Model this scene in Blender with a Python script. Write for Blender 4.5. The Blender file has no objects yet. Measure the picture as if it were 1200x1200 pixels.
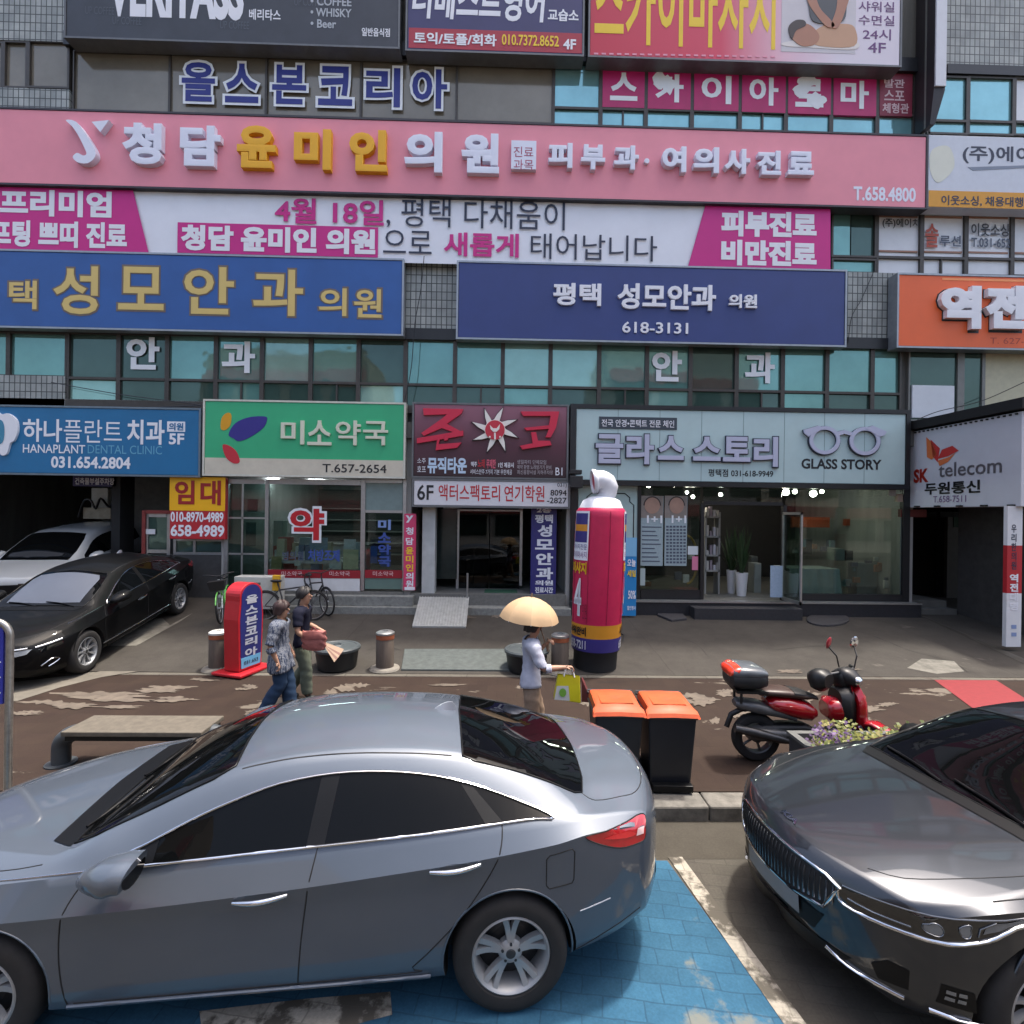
import bpy, bmesh, math, random
import numpy as np
from mathutils import Vector, Matrix
R = math.radians
rnd = random.Random(7)
SC = bpy.context.scene
COL = SC.collection

# ---------------------------------------------------------------- camera
CAM_H, YAW, ROLL = 2.88, R(1.27), R(.77)
fw = Vector((math.sin(YAW), math.cos(YAW), 0))
rt = Vector((math.cos(YAW), -math.sin(YAW), 0)); up = Vector((0, 0, 1))
r2 = math.cos(ROLL)*rt + math.sin(ROLL)*up; u2 = math.cos(ROLL)*up - math.sin(ROLL)*rt
cd = bpy.data.cameras.new('camera'); cam = bpy.data.objects.new('camera', cd); COL.objects.link(cam)
cd.sensor_width = 36; cd.lens = 18; cd.clip_start = .05; cd.clip_end = 400
cam.matrix_world = Matrix((( r2.x, u2.x, -fw.x, 0), (r2.y, u2.y, -fw.y, 0), (r2.z, u2.z, -fw.z, CAM_H), (0, 0, 0, 1)))
SC.camera = cam
# ---------------------------------------------------------------- sky, sun, exposure
SUN_EL, SUN_AZ = R(75), R(60)      # azimuth measured from +Y (into the street front) towards +X
W = bpy.data.worlds.new('World'); SC.world = W; W.use_nodes = True
nt = W.node_tree; nt.nodes.clear()
sky = nt.nodes.new('ShaderNodeTexSky'); sky.sky_type = 'NISHITA'; sky.sun_disc = False
sky.sun_elevation = SUN_EL; sky.sun_rotation = SUN_AZ; sky.dust_density = 7; sky.air_density = 1.0; sky.ozone_density = 1.0
bg = nt.nodes.new('ShaderNodeBackground'); bg.inputs[1].default_value = .15
wo = nt.nodes.new('ShaderNodeOutputWorld')
nt.links.new(sky.outputs[0], bg.inputs[0]); nt.links.new(bg.outputs[0], wo.inputs[0])
sd = bpy.data.lights.new('sun', 'SUN'); sd.energy = 2.0; sd.angle = R(3.0); sd.color = (1, .95, .87)
so = bpy.data.objects.new('sun', sd); COL.objects.link(so)
sv = Vector((math.cos(SUN_EL)*math.sin(SUN_AZ), math.cos(SUN_EL)*math.cos(SUN_AZ), math.sin(SUN_EL)))
so.rotation_euler = sv.to_track_quat('Z', 'Y').to_euler(); so.location = (0, 0, 30)
SC.view_settings.view_transform = 'Standard'; SC.view_settings.look = 'None'
SC.view_settings.exposure = 1.43; SC.view_settings.gamma = 1
SC.cycles.use_denoising = True; SC.cycles.max_bounces = 6; SC.cycles.transparent_max_bounces = 8
SC.cycles.caustics_reflective = False; SC.cycles.caustics_refractive = False; SC.cycles.sample_clamp_indirect = 6

# ---------------------------------------------------------------- measuring: photo point -> point of a plane in the place
def ray(px, py): return fw + (px-600)/600*r2 - (py-600)/600*u2
def gz(px, py, z=0.):
    d = ray(px, py); t = (z-CAM_H)/d.z; return Vector((0, 0, CAM_H)) + t*d
def gy(px, py, Y):
    d = ray(px, py); return Vector((0, 0, CAM_H)) + d*(Y/d.y)
def gx(px, py, X):
    d = ray(px, py); return Vector((0, 0, CAM_H)) + d*(X/d.x)
def RC(x0, y0, x1, y1, Y):
    xm, ym = (x0+x1)/2, (y0+y1)/2
    return gy(x0, ym, Y).x, gy(x1, ym, Y).x, gy(xm, y1, Y).z, gy(xm, y0, Y).z     # X0 X1 Z0 Z1

# ---------------------------------------------------------------- materials
def lin(c): return tuple((v/12.92 if v <= .04045 else ((v+.055)/1.055)**2.4) for v in [x/255 for x in c])
MATS = {}
def mat(name, rgb, rough=.6, metal=0., noise=.12, scale=6., bump=0., coat=0., spec=.5, k=1., emit=0., streak=False, alpha_glass=False):
    """plain surface: base colour with fine procedural variation, optional bump, coat, emission"""
    if name in MATS: return MATS[name]
    m = bpy.data.materials.new(name); m.use_nodes = True; t = m.node_tree; b = t.nodes['Principled BSDF']
    c = [min(1, v*k) for v in lin(rgb)]
    b.inputs['Roughness'].default_value = rough; b.inputs['Metallic'].default_value = metal
    b.inputs['Specular IOR Level'].default_value = spec
    if coat: b.inputs['Coat Weight'].default_value = coat; b.inputs['Coat Roughness'].default_value = .04
    if noise:
        tc = t.nodes.new('ShaderNodeTexCoord'); n = t.nodes.new('ShaderNodeTexNoise')
        mp = t.nodes.new('ShaderNodeMapping'); t.links.new(tc.outputs['Object'], mp.inputs[0]); t.links.new(mp.outputs[0], n.inputs[0])
        if streak: mp.inputs['Scale'].default_value = (1, 1, .15)
        n.inputs['Scale'].default_value = scale; n.inputs['Detail'].default_value = 6; n.inputs['Roughness'].default_value = .65
        r = t.nodes.new('ShaderNodeValToRGB'); r.color_ramp.elements[0].position = .3; r.color_ramp.elements[1].position = .7
        r.color_ramp.elements[0].color = [v*(1-noise) for v in c]+[1]; r.color_ramp.elements[1].color = [min(1, v*(1+noise)) for v in c]+[1]
        t.links.new(n.outputs[0], r.inputs[0]); t.links.new(r.outputs[0], b.inputs['Base Color'])
        if bump:
            bp = t.nodes.new('ShaderNodeBump'); bp.inputs['Strength'].default_value = bump; bp.inputs['Distance'].default_value = .01
            t.links.new(n.outputs[0], bp.inputs['Height']); t.links.new(bp.outputs[0], b.inputs['Normal'])
    else: b.inputs['Base Color'].default_value = c+[1]
    if emit: b.inputs['Emission Color'].default_value = c+[1]; b.inputs['Emission Strength'].default_value = emit
    MATS[name] = m; return m
def gradmat(name, stops, axis='Z', rough=.45):
    m = bpy.data.materials.new(name); m.use_nodes = True; t = m.node_tree; b = t.nodes['Principled BSDF']
    tc = t.nodes.new('ShaderNodeTexCoord'); s = t.nodes.new('ShaderNodeSeparateXYZ'); r = t.nodes.new('ShaderNodeValToRGB')
    t.links.new(tc.outputs['Generated'], s.inputs[0]); t.links.new(s.outputs[axis], r.inputs[0]); t.links.new(r.outputs[0], b.inputs['Base Color'])
    e = r.color_ramp.elements
    while len(e) < len(stops): e.new(.5)
    for el, (p, c) in zip(e, stops): el.position = p; el.color = list(lin(c))+[1]
    b.inputs['Roughness'].default_value = rough
    return m
def tilemat(name, c1, c2, mortar, bw, bh, msize, rough=.4, offset=0., noise=.25, coord='XZ', bump=.4, nscale=1.2):
    """grid of tiles or pavers in metres; coord tells which two object axes carry the grid"""
    m = bpy.data.materials.new(name); m.use_nodes = True; t = m.node_tree; b = t.nodes['Principled BSDF']
    tc = t.nodes.new('ShaderNodeTexCoord'); s = t.nodes.new('ShaderNodeSeparateXYZ'); cb = t.nodes.new('ShaderNodeCombineXYZ')
    t.links.new(tc.outputs['Object'], s.inputs[0]); t.links.new(s.outputs[coord[0]], cb.inputs[0]); t.links.new(s.outputs[coord[1]], cb.inputs[1])
    k = t.nodes.new('ShaderNodeTexBrick'); k.offset = offset; k.inputs['Scale'].default_value = 1
    k.inputs['Brick Width'].default_value = bw; k.inputs['Row Height'].default_value = bh; k.inputs['Mortar Size'].default_value = msize
    k.inputs['Mortar Smooth'].default_value = .2; k.inputs['Bias'].default_value = 0
    for nm, c in (('Color1', c1), ('Color2', c2), ('Mortar', mortar)): k.inputs[nm].default_value = list(lin(c))+[1]
    t.links.new(cb.outputs[0], k.inputs[0])
    n = t.nodes.new('ShaderNodeTexNoise'); n.inputs['Scale'].default_value = nscale; n.inputs['Detail'].default_value = 8; n.inputs['Roughness'].default_value = .7
    t.links.new(tc.outputs['Object'], n.inputs[0])
    mr = t.nodes.new('ShaderNodeMapRange'); mr.inputs[1].default_value = .3; mr.inputs[2].default_value = .7; mr.inputs[3].default_value = 1-noise; mr.inputs[4].default_value = 1+noise
    t.links.new(n.outputs[0], mr.inputs[0])
    mx = t.nodes.new('ShaderNodeVectorMath'); mx.operation = 'SCALE'; t.links.new(k.outputs[0], mx.inputs[0]); t.links.new(mr.outputs[0], mx.inputs['Scale'])
    t.links.new(mx.outputs[0], b.inputs['Base Color'])
    bp = t.nodes.new('ShaderNodeBump'); bp.inputs['Strength'].default_value = bump; bp.inputs['Distance'].default_value = .006; bp.invert = True
    t.links.new(k.outputs['Fac'], bp.inputs['Height']); t.links.new(bp.outputs[0], b.inputs['Normal'])
    b.inputs['Roughness'].default_value = rough; m['brick'] = k.name; m['out'] = mx.name
    MATS[name] = m; return m
def clearglass(name, tint=(.75, .85, .83), refl=1.0):
    m = bpy.data.materials.new(name); m.use_nodes = True; t = m.node_tree; t.nodes.clear()
    o = t.nodes.new('ShaderNodeOutputMaterial'); a = t.nodes.new('ShaderNodeBsdfTransparent'); g = t.nodes.new('ShaderNodeBsdfGlossy')
    a.inputs[0].default_value = list(tint)+[1]; g.inputs['Roughness'].default_value = .01; g.inputs[0].default_value = (1, 1, 1, 1)
    f = t.nodes.new('ShaderNodeFresnel'); f.inputs[0].default_value = 1.5
    mu = t.nodes.new('ShaderNodeMath'); mu.operation = 'MULTIPLY_ADD'; mu.inputs[1].default_value = refl; mu.inputs[2].default_value = .008; mu.use_clamp = True
    x = t.nodes.new('ShaderNodeMixShader')
    t.links.new(f.outputs[0], mu.inputs[0]); t.links.new(mu.outputs[0], x.inputs[0]); t.links.new(a.outputs[0], x.inputs[1]); t.links.new(g.outputs[0], x.inputs[2]); t.links.new(x.outputs[0], o.inputs[0])
    MATS[name] = m; return m

# ---------------------------------------------------------------- things, parts, tags
def tag(o, label=None, cat=None, group=None, kind=None):
    if label: o['label'] = label
    if cat: o['category'] = cat
    if group: o['group'] = group
    if kind: o['kind'] = kind
    return o
def thing(name, label, cat, loc=(0, 0, 0), rz=0., group=None):
    o = bpy.data.objects.new(name, None); COL.objects.link(o); o.empty_display_size = .2
    o.location = loc; o.rotation_euler = (0, 0, rz); tag(o, label, cat, group); o['w'] = 0
    return o
def world_children(o):
    """parts of this thing are modelled in world metres"""
    o['w'] = 1; return o
def attach(o, parent):
    if parent is None: return o
    o.parent = parent
    root = parent
    if root.type == 'EMPTY' and root.get('w'):
        o.matrix_parent_inverse = (Matrix.Translation(root.location) @ root.rotation_euler.to_matrix().to_4x4()).inverted()
    return o
def copy_tree(o, parent=None):
    c = o.copy(); COL.objects.link(c)
    if parent is not None: c.parent = parent
    for ch in list(o.children): copy_tree(ch, c)
    return c

class MB:
    """collects shapes that become ONE mesh object"""
    def __init__(s): s.v = []; s.f = []; s.mi = []; s.cur = 0
    def add(s, vs, fs):
        n = len(s.v); s.v += [tuple(p) for p in vs]
        for f in fs: s.f.append([i+n for i in f]); s.mi.append(s.cur)
        return s
    def box(s, x0, x1, y0, y1, z0, z1, M=None):
        vs = [Vector((x, y, z)) for x in (x0, x1) for y in (y0, y1) for z in (z0, z1)]
        if M: vs = [M @ p for p in vs]
        return s.add(vs, [(0, 1, 3, 2), (4, 6, 7, 5), (0, 4, 5, 1), (2, 3, 7, 6), (0, 2, 6, 4), (1, 5, 7, 3)])
    def frustum(s, cx, cy, z0, z1, a0, b0, a1, b1):
        vs = [(cx+sx*a, cy+sy*b, z) for z, a, b in ((z0, a0, b0), (z1, a1, b1)) for sx, sy in ((-1, -1), (1, -1), (1, 1), (-1, 1))]
        return s.add(vs, [(3, 2, 1, 0), (4, 5, 6, 7)]+[(i, (i+1) % 4, 4+(i+1) % 4, 4+i) for i in range(4)])
    def tube(s, pts, r, n=8, closed=False, cap=True):
        pts = [Vector(p) for p in pts]; N = len(pts); rs = r if hasattr(r, '__len__') else [r]*N
        rings = []; prev = None
        for i, p in enumerate(pts):
            a = pts[(i-1) % N] if (closed or i > 0) else p; b = pts[(i+1) % N] if (closed or i < N-1) else p
            d = (b-a)
            if d.length < 1e-9: d = Vector((0, 0, 1))
            d.normalize()
            if prev is None: q = d.orthogonal().normalized()
            else:
                q = prev-d*prev.dot(d)
                q = q.normalized() if q.length > 1e-6 else d.orthogonal().normalized()
            prev = q; w = d.cross(q)
            rings.append([p+rs[i]*(math.cos(2*math.pi*k/n)*q+math.sin(2*math.pi*k/n)*w) for k in range(n)])
        vs = [p for rg in rings for p in rg]; fs = []
        for i in range(N if closed else N-1):
            j = (i+1) % N
            fs += [(i*n+k, i*n+(k+1) % n, j*n+(k+1) % n, j*n+k) for k in range(n)]
        if cap and not closed: fs += [tuple(reversed(range(n))), tuple(range((N-1)*n, N*n))]
        return s.add(vs, fs)
    def lathe(s, prof, c=(0, 0, 0), n=32, axis='Z', M=None, a0=0, a1=2*math.pi):
        c = Vector(c); full = abs(a1-a0-2*math.pi) < 1e-6; K = n if full else n+1; vs = []
        for k in range(K):
            a = a0+(a1-a0)*k/n
            for r, h in prof:
                p = Vector((r*math.cos(a), r*math.sin(a), h)) if axis == 'Z' else Vector((r*math.cos(a), h, r*math.sin(a)))
                if M: p = M @ p
                vs.append(p+c)
        m = len(prof); fs = []
        for k in range(n):
            j = (k+1) % K
            for i in range(m-1): fs.append((k*m+i, j*m+i, j*m+i+1, k*m+i+1))
        return s.add(vs, fs)
    def prism(s, poly, y0, y1, M=None):
        """polygon in X,Z pulled from y0 to y1"""
        n = len(poly); vs = [Vector((x, y, z)) for y in (y0, y1) for x, z in poly]
        if M: vs = [M @ p for p in vs]
        return s.add(vs, [tuple(range(n)), tuple(reversed(range(n, 2*n)))]+[(i, n+i, n+(i+1) % n, (i+1) % n) for i in range(n)])
    def face(s, vs): return s.add(vs, [tuple(range(len(vs)))])
    def grid(s, rows):
        m = len(rows[0]); vs = [p for r_ in rows for p in r_]
        return s.add(vs, [(i*m+k, i*m+k+1, (i+1)*m+k+1, (i+1)*m+k) for i in range(len(rows)-1) for k in range(m-1)])
    def ellipsoid(s, c, rad, n=16, m=10, M=None):
        c = Vector(c); vs = []; fs = []
        for j in range(m+1):
            ph = math.pi*j/m
            for i in range(n):
                a = 2*math.pi*i/n
                p = Vector((rad[0]*math.sin(ph)*math.cos(a), rad[1]*math.sin(ph)*math.sin(a), rad[2]*math.cos(ph)))
                vs.append((M @ p if M else p)+c)
        for j in range(m):
            for i in range(n): fs.append((j*n+i, (j+1)*n+i, (j+1)*n+(i+1) % n, j*n+(i+1) % n))
        return s.add(vs, fs)
    def build(s, name, mats, parent=None, smooth=None, bevel=0., recalc=True, merge=False):
        me = bpy.data.meshes.new(name); me.from_pydata(s.v, [], s.f); me.update()
        for m in (mats if isinstance(mats, (list, tuple)) else [mats]): me.materials.append(m)
        if any(s.mi): me.polygons.foreach_set('material_index', s.mi)
        if recalc or merge:
            bm = bmesh.new(); bm.from_mesh(me)
            if merge: bmesh.ops.remove_doubles(bm, verts=bm.verts, dist=1e-5)
            if recalc: bmesh.ops.recalc_face_normals(bm, faces=bm.faces)
            bm.to_mesh(me); bm.free()
        if smooth: shade(me, smooth)
        o = bpy.data.objects.new(name, me); COL.objects.link(o)
        if bevel:
            b = o.modifiers.new('bevel', 'BEVEL'); b.width = bevel; b.segments = 2; b.limit_method = 'ANGLE'; b.angle_limit = R(50)
        return attach(o, parent)
def shade(me, ang=40):
    me.polygons.foreach_set('use_smooth', [True]*len(me.polygons)); me.set_sharp_from_angle(angle=R(ang)); me.update()

# ---------------------------------------------------------------- lettering
def textmesh(s, bold=0., extrude=0., shear=0., space=1.):
    c = bpy.data.curves.new('text', 'FONT'); c.body = s; c.bevel_depth = bold; c.bevel_resolution = 0; c.extrude = extrude; c.shear = shear; c.resolution_u = 3; c.space_character = space
    o = bpy.data.objects.new('text', c); COL.objects.link(o); dg = bpy.context.evaluated_depsgraph_get()
    me = bpy.data.meshes.new_from_object(o.evaluated_get(dg)); bpy.data.objects.remove(o); bpy.data.curves.remove(c)
    return me
def letter(s, rect, Y, m, parent, bold=.0, depth=0., shear=0., map3=None, name='lettering', space=1., ex=None, sub=0):
    """writes s so that its ink fills rect = (X0, X1, Z0, Z1) on the plane Y, front side towards -Y; map3 bends it elsewhere"""
    me = textmesh(s, bold, .3 if depth else 0., shear, space)
    n = len(me.vertices); co = np.empty(n*3); me.vertices.foreach_get('co', co); co = co.reshape(-1, 3)
    lo, hi = co.min(0), co.max(0); X0, X1, Z0, Z1 = rect
    q = np.empty_like(co); q[:, 0] = X0+(co[:, 0]-lo[0])/(hi[0]-lo[0])*(X1-X0); q[:, 2] = Z0+(co[:, 1]-lo[1])/max(1e-6, hi[1]-lo[1])*(Z1-Z0)
    zn = (co[:, 2]-lo[2])/max(1e-6, hi[2]-lo[2])
    if depth: e_ = bold/(.6+2*bold); zn = np.clip(zn, 0, e_)*.02/max(e_, 1e-6)+np.clip((zn-e_)/(1-2*e_), 0, 1)*.96+np.clip(zn-1+e_, 0, 1)*.02/max(e_, 1e-6)
    q[:, 1] = (Y-.004-zn*.0015) if not depth else Y+.002-zn*(depth+.002)
    if map3 and sub:
        bm = bmesh.new(); me.vertices.foreach_set('co', q.ravel()); bm.from_mesh(me)
        xs = np.arange(X0, X1, sub)[1:]
        for x in xs: bmesh.ops.bisect_plane(bm, geom=bm.verts[:]+bm.edges[:]+bm.faces[:], plane_co=(x, 0, 0), plane_no=(1, 0, 0))
        bm.to_mesh(me); bm.free(); n = len(me.vertices); q = np.empty(n*3); me.vertices.foreach_get('co', q); q = q.reshape(-1, 3)
    if map3: q = np.array([tuple(map3(*p)) for p in q])
    me.vertices.foreach_set('co', q.ravel()); me.materials.clear()
    for mm in (m if isinstance(m, (list, tuple)) else [m]): me.materials.append(mm)
    me.polygons.foreach_set('use_smooth', [False]*len(me.polygons)); me.update(); o = bpy.data.objects.new(name, me); COL.objects.link(o); me.name = name
    return attach(o, parent)
def TX(s, px, Y, m, parent, **k): return letter(s, RC(*px, Y), Y, m, parent, **k)
def smooth_curve(pts, n=6, closed=True):
    P = [Vector(p) for p in pts]; N = len(P); out = []
    for i in range(N if closed else N-1):
        a, b, c, d = (P[(i+o) % N] if closed else P[max(0, min(N-1, i+o))] for o in (-1, 0, 1, 2))
        for j in range(n):
            t = j/n; out.append(.5*((2*b)+(c-a)*t+(2*a-5*b+4*c-d)*t*t+(3*b-a-3*c+d)*t**3))
    if not closed: out.append(P[-1])
    return out
# ================================================================ GROUND
KERB_Y, WALK_Y, FRONT_Y = 4.76, 8.45, 12.5
def walk_z(Y): return .14+.01*(Y-KERB_Y)/(WALK_Y-KERB_Y)
def fore_z(Y, X=0.):
    return .152+(.085+.055*max(0., min(1., (-X-4.6)/1.6)))*(min(Y, 13.2)-WALK_Y)     # the car park side is a steeper ramp
def floor_z(Y, X=0.): return 0. if Y < KERB_Y else walk_z(Y) if Y < WALK_Y else fore_z(Y, X)
def nodes_mat(name):
    m = bpy.data.materials.new(name); m.use_nodes = True; t = m.node_tree; MATS[name] = m
    return m, t, t.nodes['Principled BSDF']
def N(t, kind, **kw):
    n = t.nodes.new(kind)
    for k, v in kw.items(): setattr(n, k, v)
    return n
def noise(t, vec, scale, detail=6, rough=.6, stretch=None):
    n = N(t, 'ShaderNodeTexNoise'); n.inputs['Scale'].default_value = scale; n.inputs['Detail'].default_value = detail; n.inputs['Roughness'].default_value = rough
    if stretch:
        mp = N(t, 'ShaderNodeMapping'); mp.inputs['Scale'].default_value = stretch; t.links.new(vec, mp.inputs[0]); vec = mp.outputs[0]
    t.links.new(vec, n.inputs[0]); return n.outputs[0]
def ramp(t, fac, stops):
    r = N(t, 'ShaderNodeValToRGB'); e = r.color_ramp.elements
    while len(e) < len(stops): e.new(.5)
    for el, (p, c) in zip(e, stops): el.position = p; el.color = (list(lin(c)) if max(c) > 1 else list(c))+[1]
    t.links.new(fac, r.inputs[0]); return r.outputs[0]
def mixc(t, fac, a, b, mode='MIX'):
    x = N(t, 'ShaderNodeMix', data_type='RGBA', blend_type=mode); t.links.new(fac, x.inputs[0]) if not isinstance(fac, float) else setattr(x.inputs[0], 'default_value', fac)
    for i, v in ((6, a), (7, b)):
        if isinstance(v, tuple): x.inputs[i].default_value = list(lin(v))+[1]
        else: t.links.new(v, x.inputs[i])
    return x.outputs[2]
def paved(name, base_stops, bw, bh, mortar, wear=None, wear_rgb=(150, 140, 122), offset=.5, rough=.85, joint=.008, joint_mix=.6, wear_scale=1.2, wear_stretch=(1, 1, 1), wear_at=(.56, .6), rot=0., bumpd=.006):
    m, t, b = nodes_mat(name); tc = N(t, 'ShaderNodeTexCoord').outputs['Object']
    mp = N(t, 'ShaderNodeMapping'); mp.inputs['Rotation'].default_value = (0, 0, rot); t.links.new(tc, mp.inputs[0])
    wob = N(t, 'ShaderNodeTexNoise'); wob.inputs['Scale'].default_value = 3; t.links.new(tc, wob.inputs[0])
    va = N(t, 'ShaderNodeVectorMath', operation='MULTIPLY_ADD'); va.inputs[1].default_value = (.05, .05, 0); t.links.new(wob.outputs[1], va.inputs[0]); t.links.new(mp.outputs[0], va.inputs[2])
    k = N(t, 'ShaderNodeTexBrick'); k.offset = offset; k.inputs['Scale'].default_value = 1; k.inputs['Brick Width'].default_value = bw; k.inputs['Row Height'].default_value = bh
    k.inputs['Mortar Size'].default_value = joint; k.inputs['Color1'].default_value = (1, 1, 1, 1); k.inputs['Color2'].default_value = (.82, .82, .82, 1); k.inputs['Mortar'].default_value = (.9, .9, .9, 1)
    t.links.new(va.outputs[0], k.inputs[0])
    col = ramp(t, noise(t, tc, 2.2, 9, .7), base_stops)
    fine = ramp(t, noise(t, tc, 60, 3, .6), [(.3, (.78, .78, .78)), (.7, (1., 1., 1.))])
    col = mixc(t, 1., col, fine, 'MULTIPLY'); col = mixc(t, 1., col, k.outputs[0], 'MULTIPLY')
    if wear:
        w = ramp(t, noise(t, tc, wear_scale, 8, .62, wear_stretch), [(wear_at[0], (0., 0., 0.)), (wear_at[1], (1., 1., 1.))])
        sp = N(t, 'ShaderNodeSeparateColor'); t.links.new(w, sp.inputs[0]); col = mixc(t, sp.outputs[0], col, wear_rgb)
    jm = N(t, 'ShaderNodeMath', operation='MULTIPLY'); jm.inputs[1].default_value = joint_mix
    t.links.new(k.outputs['Fac'], jm.inputs[0]); col = mixc(t, jm.outputs[0], col, mortar)
    t.links.new(col, b.inputs['Base Color']); b.inputs['Roughness'].default_value = rough; b.inputs['Specular IOR Level'].default_value = .25
    bp = N(t, 'ShaderNodeBump'); bp.invert = True; bp.inputs['Strength'].default_value = .5; bp.inputs['Distance'].default_value = bumpd
    t.links.new(k.outputs['Fac'], bp.inputs['Height']); t.links.new(bp.outputs[0], b.inputs['Normal'])
    return m
M_ROAD = paved('road paving', [(.3, (69, 65, 60)), (.7, (86, 83, 75))], .24, .13, (46, 44, 40), joint=.005, joint_mix=.2, rot=R(8))
M_BLUE = paved('blue bay paint', [(.25, (34, 76, 102)), (.75, (54, 98, 124))], .24, .13, (24, 45, 63), wear=True, wear_rgb=(98, 102, 98), wear_scale=1.1, wear_at=(.60, .65), joint=.005, joint_mix=.38, rot=R(8))
M_WHITE = paved('worn white line', [(.3, (150, 144, 132)), (.7, (172, 166, 154))], .24, .13, (80, 76, 68), wear=True, wear_rgb=(78, 74, 67), wear_scale=4.5, wear_at=(.47, .55), joint=.005, joint_mix=.35, rot=R(8))
M_BROWN = paved('brown sidewalk coating', [(.25, (47, 34, 29)), (.75, (56, 44, 35))], .3, .3, (41, 31, 26), wear=True, wear_rgb=(102, 94, 84), wear_scale=.8, wear_stretch=(.7, 1.7, 1), wear_at=(.605, .617), joint=.004, joint_mix=.25)
M_FORE = paved('old concrete forecourt', [(.2, (57, 54, 50)), (.5, (70, 66, 61)), (.8, (79, 76, 70))], 6, 4, (51, 47, 43), joint=.012, joint_mix=.5, wear=True, wear_rgb=(88, 84, 77), wear_scale=.6, wear_at=(.66, .7))
M_PALE = paved('pale concrete strip', [(.3, (94, 89, 81)), (.7, (108, 104, 95))], 1.0, 2, (65, 62, 56), joint=.01, joint_mix=.6, wear=True, wear_rgb=(79, 72, 65), wear_scale=3, wear_at=(.58, .62))
def sheet(name, x0, x1, ys, zf, m, dz=0., n=1):
    b = MB(); rows = []
    for y in ys: rows.append([(x0+(x1-x0)*i/n, y, zf(y)+dz) for i in range(n+1)])
    b.grid(rows); o = b.build(name, m); tag(o, kind='structure'); return o
sheet('ground', -150, 150, (-150, KERB_Y-.2), lambda y: -.004 if y < KERB_Y+2 else .1, mat('far ground', (110, 106, 98)))
sheet('ground', -150, 150, (26.5, 150), lambda y: .2, mat('far ground', (110, 106, 98)))
sheet('road', -60, 60, (-9, KERB_Y+.05), lambda y: 0, M_ROAD)
sheet('gutter', -60, 60, (4.24, KERB_Y+.02), lambda y: .002, paved('gutter concrete', [(.3, (62, 58, 51)), (.7, (76, 72, 64))], 3, 2, (60, 56, 50), joint=.01, joint_mix=.5))
sheet('sidewalk', -60, 60, (KERB_Y+.26, WALK_Y), walk_z, M_BROWN)
b = MB(); b.grid([[(x, y, fore_z(y, x)) for x in (-60, -8, -6.2, -5.9, -5.6, -5.3, -5, -4.8, -4.6, 60)] for y in (WALK_Y+.12, 10, 11.5, 13.2, 26.5)]); tag(b.build('forecourt', M_FORE), kind='structure')
b = MB(); b.box(-60, 60, WALK_Y, WALK_Y+.125, 0, .158)
tag(b.build('edging_strip', M_PALE, bevel=.006), kind='structure')
b = MB(); x = -30.
while x < 30:
    b.box(x+.004, x+.996, KERB_Y, KERB_Y+.26, -.2, .14+rnd.uniform(-.003, .003)); x += 1
tag(b.build('kerb', mat('kerb stone', (98, 95, 89), .85, noise=.4, scale=9, bump=.4), bevel=.018), kind='structure')
def poly_sheet(name, pts, z, m, kind='structure'):
    b = MB(); b.face([(x, y, z) for x, y in pts]); o = b.build(name, m); 
    if kind: tag(o, kind=kind)
    return o
# blue bay, its white end line (worn), read from the photo on the road plane
poly_sheet('blue_parking_bay', [(-4.35, 4.22), (1.42, 4.22), (1.64, 2.95), (1.70, 2.44), (-4.6, 2.44)], .004, M_BLUE)
poly_sheet('parking_line', [(1.44, 4.26), (1.56, 4.26), (1.85, 2.3), (1.72, 2.3)], .008, M_WHITE)
poly_sheet('parking_line', [(-1.68, 2.96), (-1.1, 3.03), (-.62, 3.07), (-.58, 2.93), (-.9, 2.84), (-1.5, 2.70)], .008, M_WHITE)
# red sidewalk patch, darker ground before the passage, pale apron and stripe on the left
poly_sheet('red_paving', [(gz(1086, 793, .16).x, WALK_Y-.01), (gz(1162, 795, .16).x, WALK_Y-.01), (gz(1255, 862, .16).x, 5.9), (gz(1170, 862, .16).x, 5.9)], .156, mat('red coating', (120, 31, 36), .8, noise=.12, scale=14))
def on_fore(px, py):
    p = gz(px, py, .3)
    for _ in range(12): p = gz(px, py, floor_z(p.y, p.x))
    return p
def fore_poly(name, pix, m, dz=.006):
    b = MB(); b.face([on_fore(*p)+Vector((0, 0, dz)) for p in pix]); o = b.build(name, m); tag(o, kind='structure'); return o
fore_poly('painted_stripe', [(118, 757), (150, 742), (236, 698), (256, 698), (212, 728), (160, 757)], mat('worn stripe', (105, 102, 94), .9, noise=.35, scale=7))
fore_poly('concrete_apron', [(-40, 806), (-40, 824), (20, 822), (70, 806), (118, 794), (162, 787), (118, 787), (92, 791)], mat('apron concrete', (101, 96, 87), .9, noise=.2, scale=4))
fore_poly('passage_floor', [(1056, 716), (1085, 724), (1215, 785), (1260, 800), (1260, 720), (1066, 700)], mat('dark ground', (59, 56, 50), .6, noise=.2, scale=5))
fore_poly('pale_patch', [(1063, 783), (1080, 772), (1118, 775), (1130, 787), (1098, 790)], mat('worn stripe', (128, 124, 113)), .004)

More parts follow.
